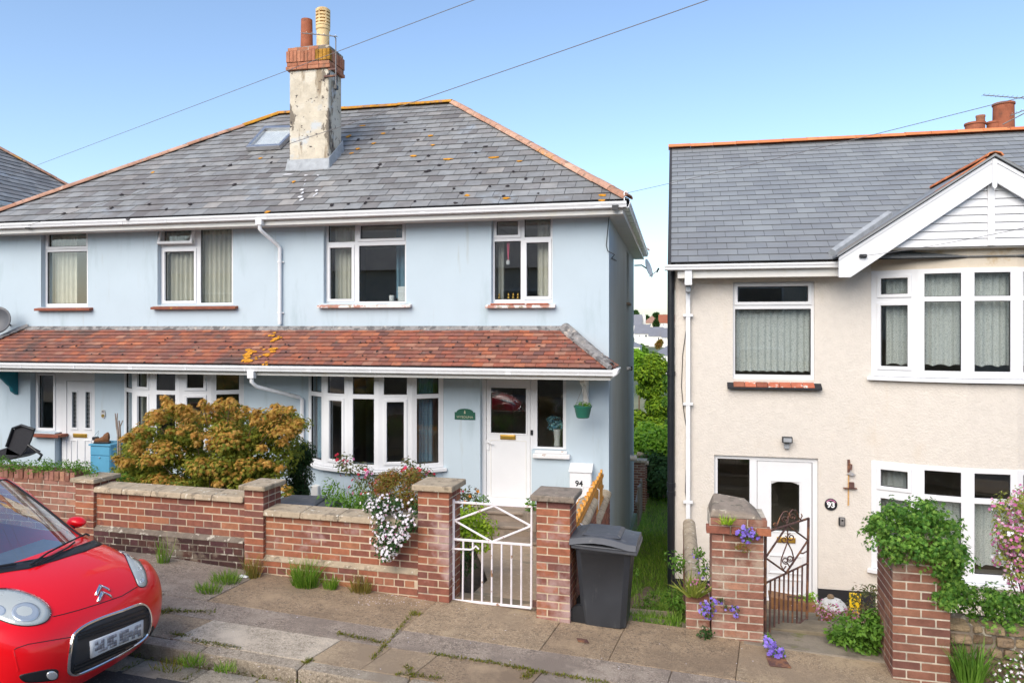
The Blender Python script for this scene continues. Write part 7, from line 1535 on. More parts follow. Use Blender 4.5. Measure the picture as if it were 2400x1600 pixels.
# rusty cover plates, litter
p4 = [G(1795, 1539), G(1839, 1543), G(1855, 1567), G(1804, 1562)]; m = MB(); m.prism([p + Vector((0, 0, .006)) for p in p4][::-1], (0, 0, .01)); m.build('cover_plate', 'rust_metal', label='rusty rectangular metal plate on the pavement by the purple flowers', cat='cover plate', bevel=.003)
p4 = [G(1351, 1496), G(1376, 1500), G(1381, 1508), G(1355, 1504)]; m = MB(); m.prism([p + Vector((0, 0, .005)) for p in p4][::-1], (0, 0, .006)); m.build('stop_tap_cover', 'rust_metal', label='small reddish stop-tap cover in the pavement below the bin', cat='cover plate')
c_ = G(571, 1353); t = MB(); t.hexa([c_ + Vector(v) for v in ((-.05, -.015, .005), (.05, -.02, .005), (.055, .02, .005), (-.045, .025, .005), (-.045, -.01, .03), (.045, -.012, .022), (.05, .012, .02), (-.04, .018, .03))]); t.build('litter', 'litter_white', label='crumpled white litter on the pavement by the reddish weed', cat='litter', bevel=.004)
m = MB(); rl = random.Random(7)
for _ in range(150):
    q = G(rl.uniform(840, 1010), rl.uniform(1392, 1420)) if rl.random() < .6 else G(rl.uniform(400, 1900), rl.uniform(1400, 1590)); n_ = Vector((0, 0, 1)); leafquad(m, q + Vector((0, 0, .006)), n_, rdir(rl).cross(n_).normalized(), .012 * rl.uniform(.5, 1.6), .012, 0)
m.build('fallen_petals', 'petal_white', label='scattered pale petals and grit on the pavement', cat='petals', kind='stuff')
# planter by the door
t = thing('planter', 'grey-green square planter on the steps right of the front door', 'planter'); c_ = W(1245, 1215, 11.1); m = MB(); m.hexa([(c_.x - .09, 11.0, c_.z - .17), (c_.x + .09, 11.0, c_.z - .17), (c_.x + .09, 11.2, c_.z - .17), (c_.x - .09, 11.2, c_.z - .17), (c_.x - .11, 10.98, c_.z + .12), (c_.x + .11, 10.98, c_.z + .12), (c_.x + .11, 11.22, c_.z + .12), (c_.x - .11, 11.22, c_.z + .12)]); m.build('pot', 'wood_grey', t, bevel=.006)
crown([(c_ + Vector((.0, 0, .22)), .09, .09, .10)], 90, .06, .03, 0, random.Random(8)).build('foliage', 'leaf_green', t)
m = MB(); r_ = rectpx(PF, 741, 1133, 757, 1163, .1); PF.box(m, r_[0], r_[1], r_[2] - .1, r_[3], -.42, .30); o = m.build('utility_box', 'upvc_grubby', label='small white utility box at the foot of the blue bow wall', cat='utility box', bevel=.01)
# satellite dishes
def dish(label, c, face, rad, mat, arm_to):
    t = thing('satellite_dish', label, 'satellite dish'); f = Vector(face).normalized(); u = f.orthogonal().normalized(); v = f.cross(u); c = Vector(c); m = MB(); n = 5; vs = [c - f * rad * .22]
    for i in range(1, n + 1):
        q = i / n; vs += [c + (u * math.cos(k * math.pi / 12) + v * math.sin(k * math.pi / 12)) * rad * q + f * (rad * .22 * (q * q - 1)) for k in range(24)]
    fs = [(0, 1 + k, 1 + (k + 1) % 24) for k in range(24)] + [(1 + (i - 1) * 24 + k, 1 + i * 24 + k, 1 + i * 24 + (k + 1) % 24, 1 + (i - 1) * 24 + (k + 1) % 24) for i in range(1, n) for k in range(24)]
    m.add(vs, fs); d = m.build('reflector', mat, t, smooth='all'); so = d.modifiers.new('solid', 'SOLIDIFY'); so.thickness = .008
    e = c + f * rad * .95 - Vector((0, 0, rad * .55)); m = MB(); m.tube([c - Vector((0, 0, rad * .9)), e], .010, 6); m.build('arm', 'steel', t); m = MB(); m.tube([e - f * .03 + Vector((0, 0, -.04)), e + f * .03 + Vector((0, 0, .05))], .024, 8); m.build('receiver', 'black_plastic', t, smooth=True)
    m = MB(); m.tube([Vector(arm_to), Vector(arm_to) * .5 + c * .5 + Vector((0, 0, .04)), c - f * rad * .25], .018, 8); m.build('mount', 'black_plastic', t, smooth=True); return t
c_ = WX(1518, 628, -.70); dish('weathered satellite dish on the side wall under the eaves', (-.66, c_.y, c_.z), (1, -.25, .3), .25, 'upvc_grubby', (-1.05, c_.y + .1, c_.z + .08))
c_ = W(-8, 750, 11.8); dish('grey satellite dish at the left edge of the blue wall', c_, (.25, -.9, .15), .26, 'bin_lid', (c_.x - .1, WALLY, c_.z - .1))
t = thing('security_light', 'small black and white security light on the side wall', 'lamp'); c_ = WX(1476, 863, XR + .06); m = MB(); m.tube([(XR, c_.y, c_.z), (XR + .12, c_.y, c_.z)], .05, 10); m.build('head', 'black_plastic', t, smooth=True); m = MB(); m.tube([(XR + .02, c_.y - .16, c_.z + .01), (XR + .06, c_.y - .05, c_.z)], .04, 10); m.build('sensor', 'upvc', t, smooth=True)
t = thing('flue_vent', 'white flue terminal low on the side wall', 'vent'); c_ = WX(1479, 1073, XR + .02); m = MB(); m.tube([(XR, c_.y, c_.z), (XR + .16, c_.y, c_.z)], .07, 14); m.build('pipe', 'upvc', t, smooth=True); m = MB(); m.tube([(XR + .10, c_.y, c_.z), (XR + .13, c_.y, c_.z)], .085, 14); m.build('collar', 'upvc', t, smooth=True)
# wires
def wire(label, pts, r, name='overhead_wire', cat='wire', mat='wire_grey', sag=0.0, group=None):
    P_ = [Vector(p) for p in pts]
    if len(P_) == 2 and sag: a_, b_ = P_; P_ = [a_ + (b_ - a_) * k / 14 - Vector((0, 0, sag * 4 * (k / 14) * (1 - k / 14))) for k in range(15)]
    m = MB(); m.tube(P_, r, 5); return m.build(name, mat, label=label, cat=cat, group=group, smooth=True)
def ext(a_, b_, k): a_, b_ = Vector(a_), Vector(b_); return b_ + (b_ - a_) * k
a_, b_ = W(-10, 424, 17), W(1112, 0, 7.5); wire('upper overhead wire passing in front of the chimney', [a_, ext(a_, b_, .5)], .0042, group='overhead wires')
a_, b_ = W(66, 528, 11.72), W(1577, 0, 6.0); wire('lower overhead wire crossing the slate roof to the eaves', [a_, ext(a_, b_, .4)], .0038, sag=.12, group='overhead wires')
a_, b_ = W(1467, 453, 11.75), W(2400, 219, 8.0); wire('overhead wire from the blue house corner across to the upper right', [a_, ext(a_, b_, .4)], .0038, sag=.04, group='overhead wires')
a_, b_ = W(2022, 600, GY - .02), W(2400, 524, 8.5); wire('overhead wire from the white barge board to the right edge', [a_, ext(a_, b_, .5)], .0034, sag=.05, group='overhead wires')
t = thing('wire_hook', 'small metal wire hook at the right end of the blue house eaves', 'hook'); c_ = W(1463, 470, 11.75); m = MB(); m.tube([c_, c_ + Vector((0, 0, .12)), c_ + Vector((.03, 0, .15)), c_ + Vector((.05, 0, .12))], .012, 6); m.build('hook', 'steel', t, smooth=True); m = MB(); q = W(1442, 488, 11.72); m.box((q.x - .05, q.y - .02, q.z - .03), (q.x + .05, q.y + .03, q.z + .05)); m.build('block', 'black_plastic', t)
t = thing('wire_insulator', 'black wire insulator on the left end of the white gutter board', 'insulator'); q = W(66, 532, 11.75); m = MB(); m.box((q.x - .06, q.y - .02, q.z - .03), (q.x + .05, q.y + .05, q.z + .03)); m.build('block', 'black_plastic', t, bevel=.01)
t = thing('wire_insulator', 'small black wire insulator on the white barge board', 'insulator'); q = W(2022, 600, GY); m = MB(); m.box((q.x - .05, GY - .045, q.z - .025), (q.x + .05, GY - .001, q.z + .025)); m.build('block', 'black_plastic', t, bevel=.01)
wire('thin black cable looping down the blue wall below the eaves corner', [W(1439, 498, 12.15), W(1428, 505, 12.17), W(1424, 540, 12.17), W(1421, 575, 12.18), W(1424, 588, 12.18), W(1440, 597, 12.19), (XR + .012, 12.6, W(1440, 600, 12.2).z), (XR + .012, 13.6, W(1440, 600, 12.2).z + .05)], .007, name='cable', cat='cable', mat='wire_black')
wire('thin dark cable running down the cream wall beside the white downpipe', [W(1612, 745, WALLY - .012), W(1600, 830, WALLY - .012), W(1597, 905, WALLY - .012), W(1602, 960, WALLY - .012), W(1609, 1005, WALLY - .012), W(1608, 1090, WALLY - .012), W(1606, 1150, WALLY - .012), W(1611, 1195, WALLY - .012)], .006, name='cable', cat='cable', mat='wire_black')
# aerials
def aerial(label, c, d, n, L, pole, s=.12):
    t = thing('tv_aerial', label, 'aerial'); c, d = Vector(c), Vector(d).normalized(); sd_ = Vector((0, 0, 1)).cross(d).normalized(); m = MB(); m.tube([c - d * L / 2, c + d * L / 2], .010, 6); m.build('boom', 'wire_grey', t)
    for i in range(n): q = c + d * L * (i / (n - 1) - .5); m = MB(); m.tube([q - sd_ * s * .5 + Vector((0, 0, .01)), q + sd_ * s * .5 + Vector((0, 0, .01))], .004, 5); m.build('element', 'steel', t)
    m = MB(); m.tube([c + d * L * .42, *[Vector(p) for p in pole]], .011, 8); m.build('mast', 'wire_grey', t); return t
yc_ = cy0 - .10; c_ = (W(708, 78, yc_) + W(789, 86, yc_)) / 2; pm = W(787, 90, yc_ + .06)
aerial('small TV aerial in front of the chimney pots', c_, W(789, 86, yc_) - W(708, 78, yc_), 7, (W(789, 86, yc_) - W(708, 78, yc_)).length, [pm, W(787, 200, yc_ + .06)])
t = thing('aerial_bracket', 'rusty bracket fixing the aerial mast to the chimney', 'bracket'); q = W(775, 180, cy0); m = MB(); m.box((q.x - .12, cy0 - .05, q.z - .015), (q.x + .14, cy0 - .004, q.z + .015)); m.box((q.x - .04, cy0 - .03, q.z + .12), (q.x + .14, cy0 - .004, q.z + .15)); m.build('arm', 'rust_metal', t); m = MB(); q = W(787, 204, yc_ + .06); m.box((q.x - .035, q.y - .03, q.z - .05), (q.x + .035, q.y + .05, q.z + .03)); m.build('clamp', 'black_plastic', t, bevel=.008)
aerial('TV aerial above the ridge of the cream house', W(2365, 228, 17), W(2420, 232, 17) - W(2318, 224, 17), 12, .95, [W(2410, 240, 17), W(2412, 330, 17)], .2)
aerial('tilted grid aerial beside the big red chimney pot', W(2392, 262, 16.8), Vector((1, -.2, .35)), 5, .35, [W(2408, 262, 16.8), W(2350, 292, 16.9)], .3)
# ---- inside the windows
r = rectpx(PW, 108, 545, 206, 715); curtain(PW, r[0], r[0] + .52, r[2], r[3], -.22, 'cloth_cream', 'cream curtain on the left of the leftmost upstairs window', 5)
curtain(PW, r[1] - .22, r[1] + .02, r[2], r[3], -.22, 'cloth_cream', 'cream curtain on the right of the leftmost upstairs window', 2)
r = rectpx(PW, 378, 535, 548, 712); curtain(PW, r[0], r[1], r[2], r[3], -.16, 'cloth_cream', 'closed cream vertical blind in the second upstairs window', 15, .035, name='vertical_blind')
r = rectpx(PW, 766, 520, 950, 710); curtain(PW, r[0] + .05, r[0] + .50, r[2], r[3], -.24, 'cloth_cream', 'cream curtain at the left of the third upstairs window', 5); curtain(PW, r[1] - .36, r[1], r[2] + .1, r[3], -.5, 'cloth_blue', 'dark blue-grey curtain at the right of the third upstairs window', 3)
r = rectpx(PW, 1156, 508, 1295, 710); curtain(PW, r[1] - .30, r[1] - .04, r[2], r[3], -.24, 'cloth_cream', 'cream striped curtain at the right of the fourth upstairs window', 3); curtain(PW, r[0] + .02, r[0] + .12, r[2], r[3] - .3, -.3, 'cloth_cream', 'narrow cream curtain at the left of the fourth upstairs window', 1)
r = rectpx(PWc, 1720, 722, 1904, 880); curtain(PWc, r[0], r[1], r[2] + .05, r[3], -.17, 'lace', 'white lace net curtain in the small upstairs window of the cream house', 12, .02, wav=True)
def bow_net(z0, z1, label, mat, inn=.2, a0=.05, a1=.95, folds=26, wav=True, bowx=Bc, sag=.42, group=None):
    a, b = bowx; chd = (b - a) / 2; rr_ = (chd * chd + sag * sag) / (2 * sag); half = math.asin(chd / rr_); cxx = (a + b) / 2; cyy = WALLY - sag + rr_; n = folds * 6; mb = MB(); vs = []; rows = 5; rr_ -= inn
    for j in range(rows + 1):
        for i in range(n + 1):
            t_ = a0 + (a1 - a0) * i / n; an = -half + 2 * half * t_; q = rr_ + .02 * math.sin(i / n * folds * 6.283 + math.sin(i * .21)); z = z0 + (z1 - z0) * j / rows
            if wav and j == 0: z += .03 * abs(math.sin(i / n * 40))
            vs.append((cxx + q * math.sin(an), cyy - q * math.cos(an), z))
    mb.add(vs, [(j * (n + 1) + i, j * (n + 1) + i + 1, (j + 1) * (n + 1) + i + 1, (j + 1) * (n + 1) + i) for j in range(rows) for i in range(n)]); mb.build('net_curtain', mat, smooth='all', label=label, cat='curtain', group=group or 'curtains in the windows')
bow_net(CAMZ - .56, CAMZ + .84, 'white net curtain across the upper bow window of the cream house', 'lace')
bow_net(CAMZ - 3.44, CAMZ - 2.46, 'white net curtain across the lower bow window of the cream house', 'lace')
bow_net(CAMZ - 3.5, CAMZ - 2.04, 'pale curtain at the left of the lower bow window of the cream house', 'cloth_white', .3, .02, .14, 4, False)
bow_net(zb(-2.3), zb(-.7), 'blue curtain at the right of the right bow window', 'cloth_blue', .25, .86, .97, 4, False, BR, .5)
bow_net(zb(-2.3), zb(-.7), 'pale blue curtain at the left of the right bow window', 'cloth_blue', .16, .02, .16, 4, False, BR, .5)
bow_net(zb(-2.3), zb(-.7), 'cream curtain at the left of the left bow window', 'cloth_cream', .22, .04, .24, 5, False, BL, .5)
vz = thing('vase', 'white vase of pale blue hydrangeas in the window beside the front door', 'vase'); c_ = W(1306, 1046, WALLY + .42)
m = MB(); m.lathe([(.055, 0), (.06, .02), (.05, .10), (.065, .26), (.075, .30), (.06, .30)], c_, 16); m.build('body', 'vase_white', vz, smooth=True)
crown([(c_ + Vector((-.02, -.02, .44)), .10, .09, .09), (c_ + Vector((-.11, 0, .46)), .07, .06, .06), (c_ + Vector((.08, 0, .38)), .08, .07, .08), (c_ + Vector((-.07, -.02, .36)), .08, .07, .07)], 70, .05, .04, 0, random.Random(3)).build('flowers', 'petal_blue', vz)
m = MB(); c_ = W(918, 706, WALLY + .25); m.lathe([(.04, 0), (.045, .10), (.04, .105)], c_, 14); m.build('mug', 'vase_white', label='small white mug on the sill of the third upstairs window', cat='mug', smooth=True)
m = MB(); c_ = W(942, 706, WALLY + .25); m.box((c_.x - .06, c_.y - .04, c_.z), (c_.x + .12, c_.y + .06, c_.z + .26)); m.build('paper_stack', 'cloth_white', label='stack of white paper in the corner of the third upstairs window', cat='paper', bevel=.004)
md = thing('medal', 'medal hanging on a red and white ribbon in the fourth upstairs window', 'medal'); c_ = W(1191, 612, WALLY + .2); m = MB(); m.lathe([(.03, -.06), (.035, -.03), (.035, .0), (.02, .02)], c_, 12); m.build('disc', 'stone_white', md, smooth=True); m = MB(); top = W(1191, 560, WALLY + .2); m.prism([c_ + Vector((-.008, 0, 0)), c_ + Vector((.008, 0, 0)), top + Vector((.03, 0, 0)), top + Vector((-.03, 0, 0))], (0, .003, 0)); m.build('ribbon', 'petal_red', md)
for i, (px, nm) in enumerate(((1170, 'leftmost'), (1192, 'second'), (1203, 'third'), (1214, 'rightmost'))):
    c_ = W(px, 701, WALLY + .22); t = thing('ornament', '%s small gold ornament on the sill of the fourth upstairs window' % nm, 'ornament', 'ornaments on the upstairs sill'); m = MB(); m.lathe([(.02, 0), (.028, .02), (.012, .05), (.022, .07), (.008, .10)], c_, 10); m.build('body', 'brass', t, smooth=True)
# ================================================================== the red car at the kerb
M('car_red', (.86, .003, .009), .3, 0, coat=.55, spec=.35, rvar=0)
M('car_black', (.018, .018, .02), .5, .1, 9, spec=.4)
M('car_grille', (.03, .032, .036), .4, .08, 12, spec=.5)
M('lamp_inner', (.70, .70, .64), .3, .04, 4, metal=.15)
M('lamp_reflector', (.82, .83, .82), .2, .02, 4, metal=.6)
M('plate_white', (.74, .75, .76), .4, .03)
M('plate_grey', (.36, .36, .38), .5, .05, rand=['8a8a90', 'a4a4a8', '77777e', '9898a0', 'b4b4b8'])
M('car_dash', (.2, .21, .215), .7, .1, 6)
M('car_seat', (.05, .055, .06), .9, .1)
M('tyre', (.015, .015, .016), .8, .1)
car = thing('parked_car', 'bright red small hatchback with chrome-edged grille parked at the kerb', 'car')
XN, YCAR = -4.10, 4.84
CT = Matrix.Translation((XN, YCAR, road_z(XN - .7, YCAR) + .0)) @ Matrix.Rotation(.05, 4, 'Y')
# rows run from the bumper's foot over bonnet, windscreen and roof to the tail; columns from the middle line to the sill
FY = [0, .21, .41, .57, .68, .755, .80, .815]; FS = [0, .006, .026, .068, .135, .225, .33]
rows = []
for (x, z, k, zs, last) in ((-.11, .17, 1.0, .01, (-.38, .17)), (-.025, .27, 1.0, .01, (-.365, .28)), (0, .42, 1.0, .012, (-.385, .40)), (-.008, .56, 1.0, .02, (-.44, .50)), (-.055, .665, 1.02, .03, (-.51, .57)), (-.15, .755, 1.05, .03, (-.60, .61))):
    r_ = [(x - FS[j] * k, FY[j] * (1 if z > .2 else .97), z + zs * (j / 6) ** 2) for j in range(7)]; r_.append((last[0], .80, last[1])); rows.append(r_)
BYc = [0, .21, .41, .565, .67, .745, .80, .81]; BZ = [0, -.004, -.016, -.04, -.075, -.15, -.26]
for (x, z, sb, last) in ((-.31, .85, .26, (-.70, .615)), (-.52, .915, .14, (-.82, .57)), (-.73, .955, .04, (-.92, .47))):
    r_ = [(x - sb * (FS[j] / .33), BYc[j], z + BZ[j] * (1 + .15 * (x + .3))) for j in range(7)]; r_.append((last[0], .80, last[1])); rows.append(r_)
rows.append([(-.775, 0, .965), (-.785, .21, .962), (-.815, .41, .95), (-.87, .575, .925), (-.90, .655, .905), (-.93, .73, .86), (-.98, .80, .66), (-1.0, .80, .30)])
rows.append([(-1.13, 0, 1.205), (-1.135, .19, 1.203), (-1.16, .37, 1.19), (-1.20, .53, 1.165), (-1.22, .60, 1.15), (-1.12, .735, .885), (-1.22, .805, .60), (-1.26, .79, .2)])
rows.append([(-1.50, 0, 1.425), (-1.505, .17, 1.423), (-1.52, .34, 1.41), (-1.55, .475, 1.385), (-1.56, .54, 1.365), (-1.50, .735, .90), (-1.60, .81, .60), (-1.62, .79, .2)])
rows.append([(-1.58, 0, 1.447), (-1.585, .17, 1.446), (-1.60, .34, 1.436), (-1.63, .48, 1.41), (-1.64, .55, 1.38), (-1.62, .735, .905), (-1.72, .81, .60), (-1.75, .79, .2)])
rows.append([(-2.2, 0, 1.475), (-2.2, .18, 1.473), (-2.2, .36, 1.46), (-2.2, .50, 1.43), (-2.2, .565, 1.395), (-2.2, .735, .92), (-2.2, .81, .60), (-2.2, .79, .2)])
rows.append([(-2.95, 0, 1.425), (-2.95, .18, 1.42), (-2.94, .36, 1.405), (-2.92, .48, 1.38), (-2.9, .54, 1.34), (-2.85, .72, .95), (-2.8, .80, .60), (-2.62, .78, .2)])
rows.append([(-3.28, 0, 1.05), (-3.28, .2, 1.048), (-3.26, .40, 1.04), (-3.22, .54, 1.02), (-3.18, .62, 1.0), (-3.08, .72, .93), (-3.05, .77, .60), (-3.0, .76, .3)])
rows.append([(-3.42, 0, .62), (-3.42, .2, .62), (-3.40, .40, .62), (-3.36, .54, .61), (-3.30, .64, .60), (-3.22, .71, .57), (-3.15, .75, .5), (-3.1, .75, .3)])
rows.append([(-3.40, 0, .25), (-3.40, .2, .25), (-3.38, .40, .25), (-3.33, .54, .25), (-3.28, .63, .25), (-3.2, .70, .25), (-3.14, .73, .25), (-3.1, .74, .25)])
ncol = 8; NR = len(rows); grid = []
for r_ in rows:
    full = [(x, -y, z) for x, y, z in r_[::-1]][:-1] + r_; grid.append([CT @ Vector(p) for p in full])
NC = 15; gv = [p for r_ in grid for p in r_]
def cell(i, j): return (i * NC + j, i * NC + j + 1, (i + 1) * NC + j + 1, (i + 1) * NC + j)
def kind_of(i, j):
    c = j - 7 if j >= 7 else 6 - j          # 0 at the middle
    if i in (9, 10) and c < 3: return 'windscreen'
    if i in (10, 11, 12, 13) and c == 4: return 'side_glass'
    if i == 14 and c < 3: return 'rear_glass'
    return 'body'
full = MB(); full.add(gv, [cell(i, j) for i in range(NR - 1) for j in range(NC - 1)]); shell = full.build('car_shell', 'car_red', None, subsurf=3)
bpy.context.view_layer.update(); dg = bpy.context.evaluated_depsgraph_get(); em = shell.evaluated_get(dg).to_mesh()
BV = BVHTree.FromPolygons([v.co.copy() for v in em.vertices], [tuple(p.vertices) for p in em.polygons]); bpy.data.objects.remove(shell)
for nm, mt in (('body', 'car_red'), ('windscreen', 'car_glass'), ('side_glass', 'car_glass'), ('rear_glass', 'car_glass')):
    m = MB(); m.add(gv, [cell(i, j) for i in range(NR - 1) for j in range(NC - 1) if kind_of(i, j) == nm]); o = m.build(nm, mt, car, smooth='all', subsurf=3)
    bm = bmesh.new(); bm.from_mesh(o.data); bmesh.ops.delete(bm, geom=[v for v in bm.verts if not v.link_faces], context='VERTS')
    bmesh.ops.recalc_face_normals(bm, faces=bm.faces); bm.to_mesh(o.data); bm.free()
def cast(px, py):
    d = ray(px, py).normalized(); h = BV.ray_cast(cam.location, d)
    k = 0
    while h[0] is None and k < 40:             # just off the outline: step back onto the body
        k += 1; px += (166 - px) * .02; py += (1379 - py) * .02; d = ray(px, py).normalized(); h = BV.ray_cast(cam.location, d)
    n = h[1]; n = n if n.dot(d) < 0 else -n
    return h[0], n
K = 420 / 1266
def cpx(p): return (p[0] * K, 1080 + p[1] * K)
def smooth_loop(pts, n=3):
    out = []; m = len(pts)
    for i in range(m):
        p0, p1, p2, p3 = (Vector((*pts[(i + k) % m], 0)) for k in (-1, 0, 1, 2))
        for s in range(n):
            t = s / n; out.append(tuple((.5 * ((2 * p1) + (-p0 + p2) * t + (2 * p0 - 5 * p1 + 4 * p2 - p3) * t * t + (-p0 + 3 * p1 - 3 * p2 + p3) * t ** 3))[:2]))
    return out
def patch(name, mat, pts, off=.004, dome=0.0, rings=5, parent=car, sm=True, crop=True, n=3):
    pts = [cpx(p) if crop else p for p in pts]; lp = smooth_loop(pts, n) if sm else pts; q = len(lp)
    cx_, cy_ = sum(p[0] for p in lp) / q, sum(p[1] for p in lp) / q; vs = []
    for k in range(rings):
        s = 1 - k / rings
        for (x, y) in lp:
            c, nn = cast(cx_ + (x - cx_) * s, cy_ + (y - cy_) * s); vs.append(c + nn * (off + dome * (1 - s * s)))
    c, nn = cast(cx_, cy_); vs.append(c + nn * (off + dome)); fs = [(k * q + i, k * q + (i + 1) % q, (k + 1) * q + (i + 1) % q, (k + 1) * q + i) for k in range(rings - 1) for i in range(q)] + [((rings - 1) * q + i, (rings - 1) * q + (i + 1) % q, rings * q) for i in range(q)]
    skirt = len(vs)                      # skirt down to the paint so that the piece has depth
    for (x, y) in lp: c, nn = cast(x, y); vs.append(c - nn * .004)
    fs += [(skirt + i, skirt + (i + 1) % q, (i + 1) % q, i) for i in range(q)]
    m = MB(); m.add(vs, fs); return m.build(name, mat, parent, smooth='all')
def line(name, mat, pts, r, off=.0, parent=car, crop=True, closed=False, sm=4, seg=6):
    pts = [cpx(p) if crop else p for p in pts]
    if closed: lp = smooth_loop(pts, sm); lp.append(lp[0])
    else:
        lp = []
        for a, b in zip(pts, pts[1:]): lp += [(a[0] + (b[0] - a[0]) * k / sm, a[1] + (b[1] - a[1]) * k / sm) for k in range(sm)]
        lp.append(pts[-1])
    P = []
    for p in lp: c, nn = cast(*p); P.append(c + nn * off)
    m = MB(); m.tube(P, r, seg, caps=not closed); return m.build(name, mat, parent, smooth=True)
# headlights
far_l = [(858, 618), (905, 648), (960, 690), (1003, 740), (1030, 800), (1034, 868), (1008, 890), (975, 880), (950, 825), (915, 745), (888, 680)]
near_l = [(-150, 1000), (-100, 925), (0, 903), (120, 913), (240, 953), (320, 1003), (357, 1058), (345, 1112), (295, 1148), (200, 1165), (100, 1155), (0, 1122), (-100, 1075)]
def shrink(pts, s, dx=0, dy=0): cx_ = sum(p[0] for p in pts) / len(pts); cy_ = sum(p[1] for p in pts) / len(pts); return [(cx_ + (x - cx_) * s + dx, cy_ + (y - cy_) * s + dy) for x, y in pts]
for pts, refl in ((far_l, [[(985, 760, 28), (1000, 845, 26)], 0]), (near_l, [[(180, 1070, 100), (-20, 1060, 60)], 0])):
    hl = patch('headlight', 'lamp_inner', pts, .003, .004)
    for (x, y, r_) in refl[0]:
        sx = r_ * .55 if pts is far_l else r_
        patch('reflector', 'lamp_reflector', [(x + sx * math.cos(k * math.pi / 5), y + r_ * .68 * math.sin(k * math.pi / 5)) for k in range(10)], .009, -.004, parent=hl)
    patch('lens', 'lamp_glass', pts, .012, .018, parent=hl); line('lamp_seal', 'car_black', pts, .0035, .002, parent=hl, closed=True)
# grille
gr = [(530, 1212), (600, 1160), (720, 1106), (860, 1057), (955, 1020), (1005, 1012), (1040, 1040), (1058, 1095), (1058, 1160), (1040, 1215), (1000, 1262), (900, 1330), (750, 1412), (600, 1483), (525, 1506), (488, 1490), (482, 1450), (492, 1350), (508, 1258)]
gl_ = patch('grille', 'car_grille', gr, .004, .0)
line('chrome_surround', 'chrome', gr, .011, .006, parent=gl_, closed=True)
for (p, q, r_) in (((560, 1215), (1020, 1042), .007), ((548, 1240), (1040, 1070), .009), ((545, 1262), (1046, 1098), .006), ((520, 1440), (1010, 1235), .007), ((515, 1462), (960, 1275), .009), ((520, 1482), (880, 1325), .006)): line('grille_bar', 'car_black', [p, q], r_, .006, parent=gl_, sm=10)
pp = [(628, 1272), (1000, 1118), (1000, 1236), (632, 1388)]
pl_ = patch('number_plate', 'plate_white', pp, .016, .0, sm=False, rings=6)
rp = random.Random(4)
for i in range(15):
    for j in range(4):
        if rp.random() < .22 or (i == 7): continue
        u0, v0 = .08 + i * .058, .16 + j * .17
        def pq(u, v): return (pp[0][0] + (pp[1][0] - pp[0][0]) * u + (pp[3][0] - pp[0][0]) * v * (1 - u) + (pp[2][0] - pp[1][0]) * v * u, pp[0][1] + (pp[1][1] - pp[0][1]) * u + (pp[3][1] - pp[0][1]) * v * (1 - u) + (pp[2][1] - pp[1][1]) * v * u)
        patch('blurred_block', 'plate_grey', [pq(u0, v0), pq(u0 + .058, v0), pq(u0 + .058, v0 + .17), pq(u0, v0 + .17)], .0185, 0, rings=1, sm=False, parent=pl_)
# chevron badge
bd_ = part('badge', car)
for (dx, dy) in ((0, 0), (14, 46)):
    for pts in ([(668 + dx, 945 + dy), (695 + dx, 876 + dy), (722 + dx, 886 + dy), (684 + dx, 952 + dy)], [(695 + dx, 876 + dy), (770 + dx, 908 + dy), (772 + dx, 922 + dy), (722 + dx, 893 + dy)]):
        patch('chevron', 'chrome', pts, .012, .006, rings=2, sm=False, parent=bd_)
# shut lines, fog lamp, lower trim
line('shut_line', 'car_black', [(372, 1098), (450, 1080), (560, 1050), (700, 1007), (860, 952), (970, 886)], .0035, .0)
line('shut_line', 'car_black', [(100, 1332), (120, 1318), (200, 1292), (360, 1265), (512, 1240)], .0028, .0)
line('shut_line', 'car_black', [(738, 560), (790, 600), (858, 616)], .003, .0)
line('bumper_crease', 'car_red', [(95, 1340), (110, 1400), (130, 1480)], .006, -.002)
fg = patch('fog_lamp_trim', 'car_black', [(135, 1515), (200, 1495), (330, 1470), (400, 1470), (412, 1500), (395, 1540), (300, 1556), (180, 1560)], .004, .0)
patch('fog_lamp', 'lamp_reflector', [(365 + 38 * math.cos(k * math.pi / 5), 1510 + 30 * math.sin(k * math.pi / 5)) for k in range(10)], .010, .004, parent=fg)
patch('fog_lamp_trim', 'car_black', [(1062, 1190), (1082, 1160), (1086, 1200), (1066, 1235), (1058, 1230)], .004, .0)
# cowl, windscreen edge, wipers
patch('cowl', 'car_black', [(-160, 822), (0, 792), (200, 762), (400, 702), (600, 640), (700, 600), (738, 568), (715, 540), (660, 560), (560, 606), (400, 660), (200, 716), (0, 744), (-160, 765)], .006, .0, sm=False, rings=6)
def seal(pts, r_):
    q = smooth_loop3(pts); m = MB(); P = []
    for p in q: h = BV.find_nearest(p); P.append(h[0] + (h[1] if h[1].z > 0 else -h[1]) * .002)
    m.tube(P, r_, 6); m.build('screen_seal', 'car_black', car, smooth=True)
def smooth_loop3(P):
    out = []
    for i in range(len(P) - 1):
        p0, p1, p2, p3 = P[max(i - 1, 0)], P[i], P[i + 1], P[min(i + 2, len(P) - 1)]
        for s_ in range(6): t = s_ / 6; out.append(.5 * ((2 * p1) + (p2 - p0) * t + (2 * p0 - 5 * p1 + 4 * p2 - p3) * t * t + (3 * p1 - p0 - 3 * p2 + p3) * t ** 3))
    return out + [P[-1]]
seal([grid[9][10], grid[10][10], grid[11][10]], .010); seal([grid[9][4], grid[10][4], grid[11][4]], .010); seal(grid[11][4:11], .010)
for pts in ([(210, 752), (330, 668), (470, 592), (560, 548), (632, 512)], [(250, 745), (360, 690), (480, 625), (520, 590)], [(-150, 790), (0, 760), (110, 745)]):
    line('wiper', 'car_black', pts, .008, .022)
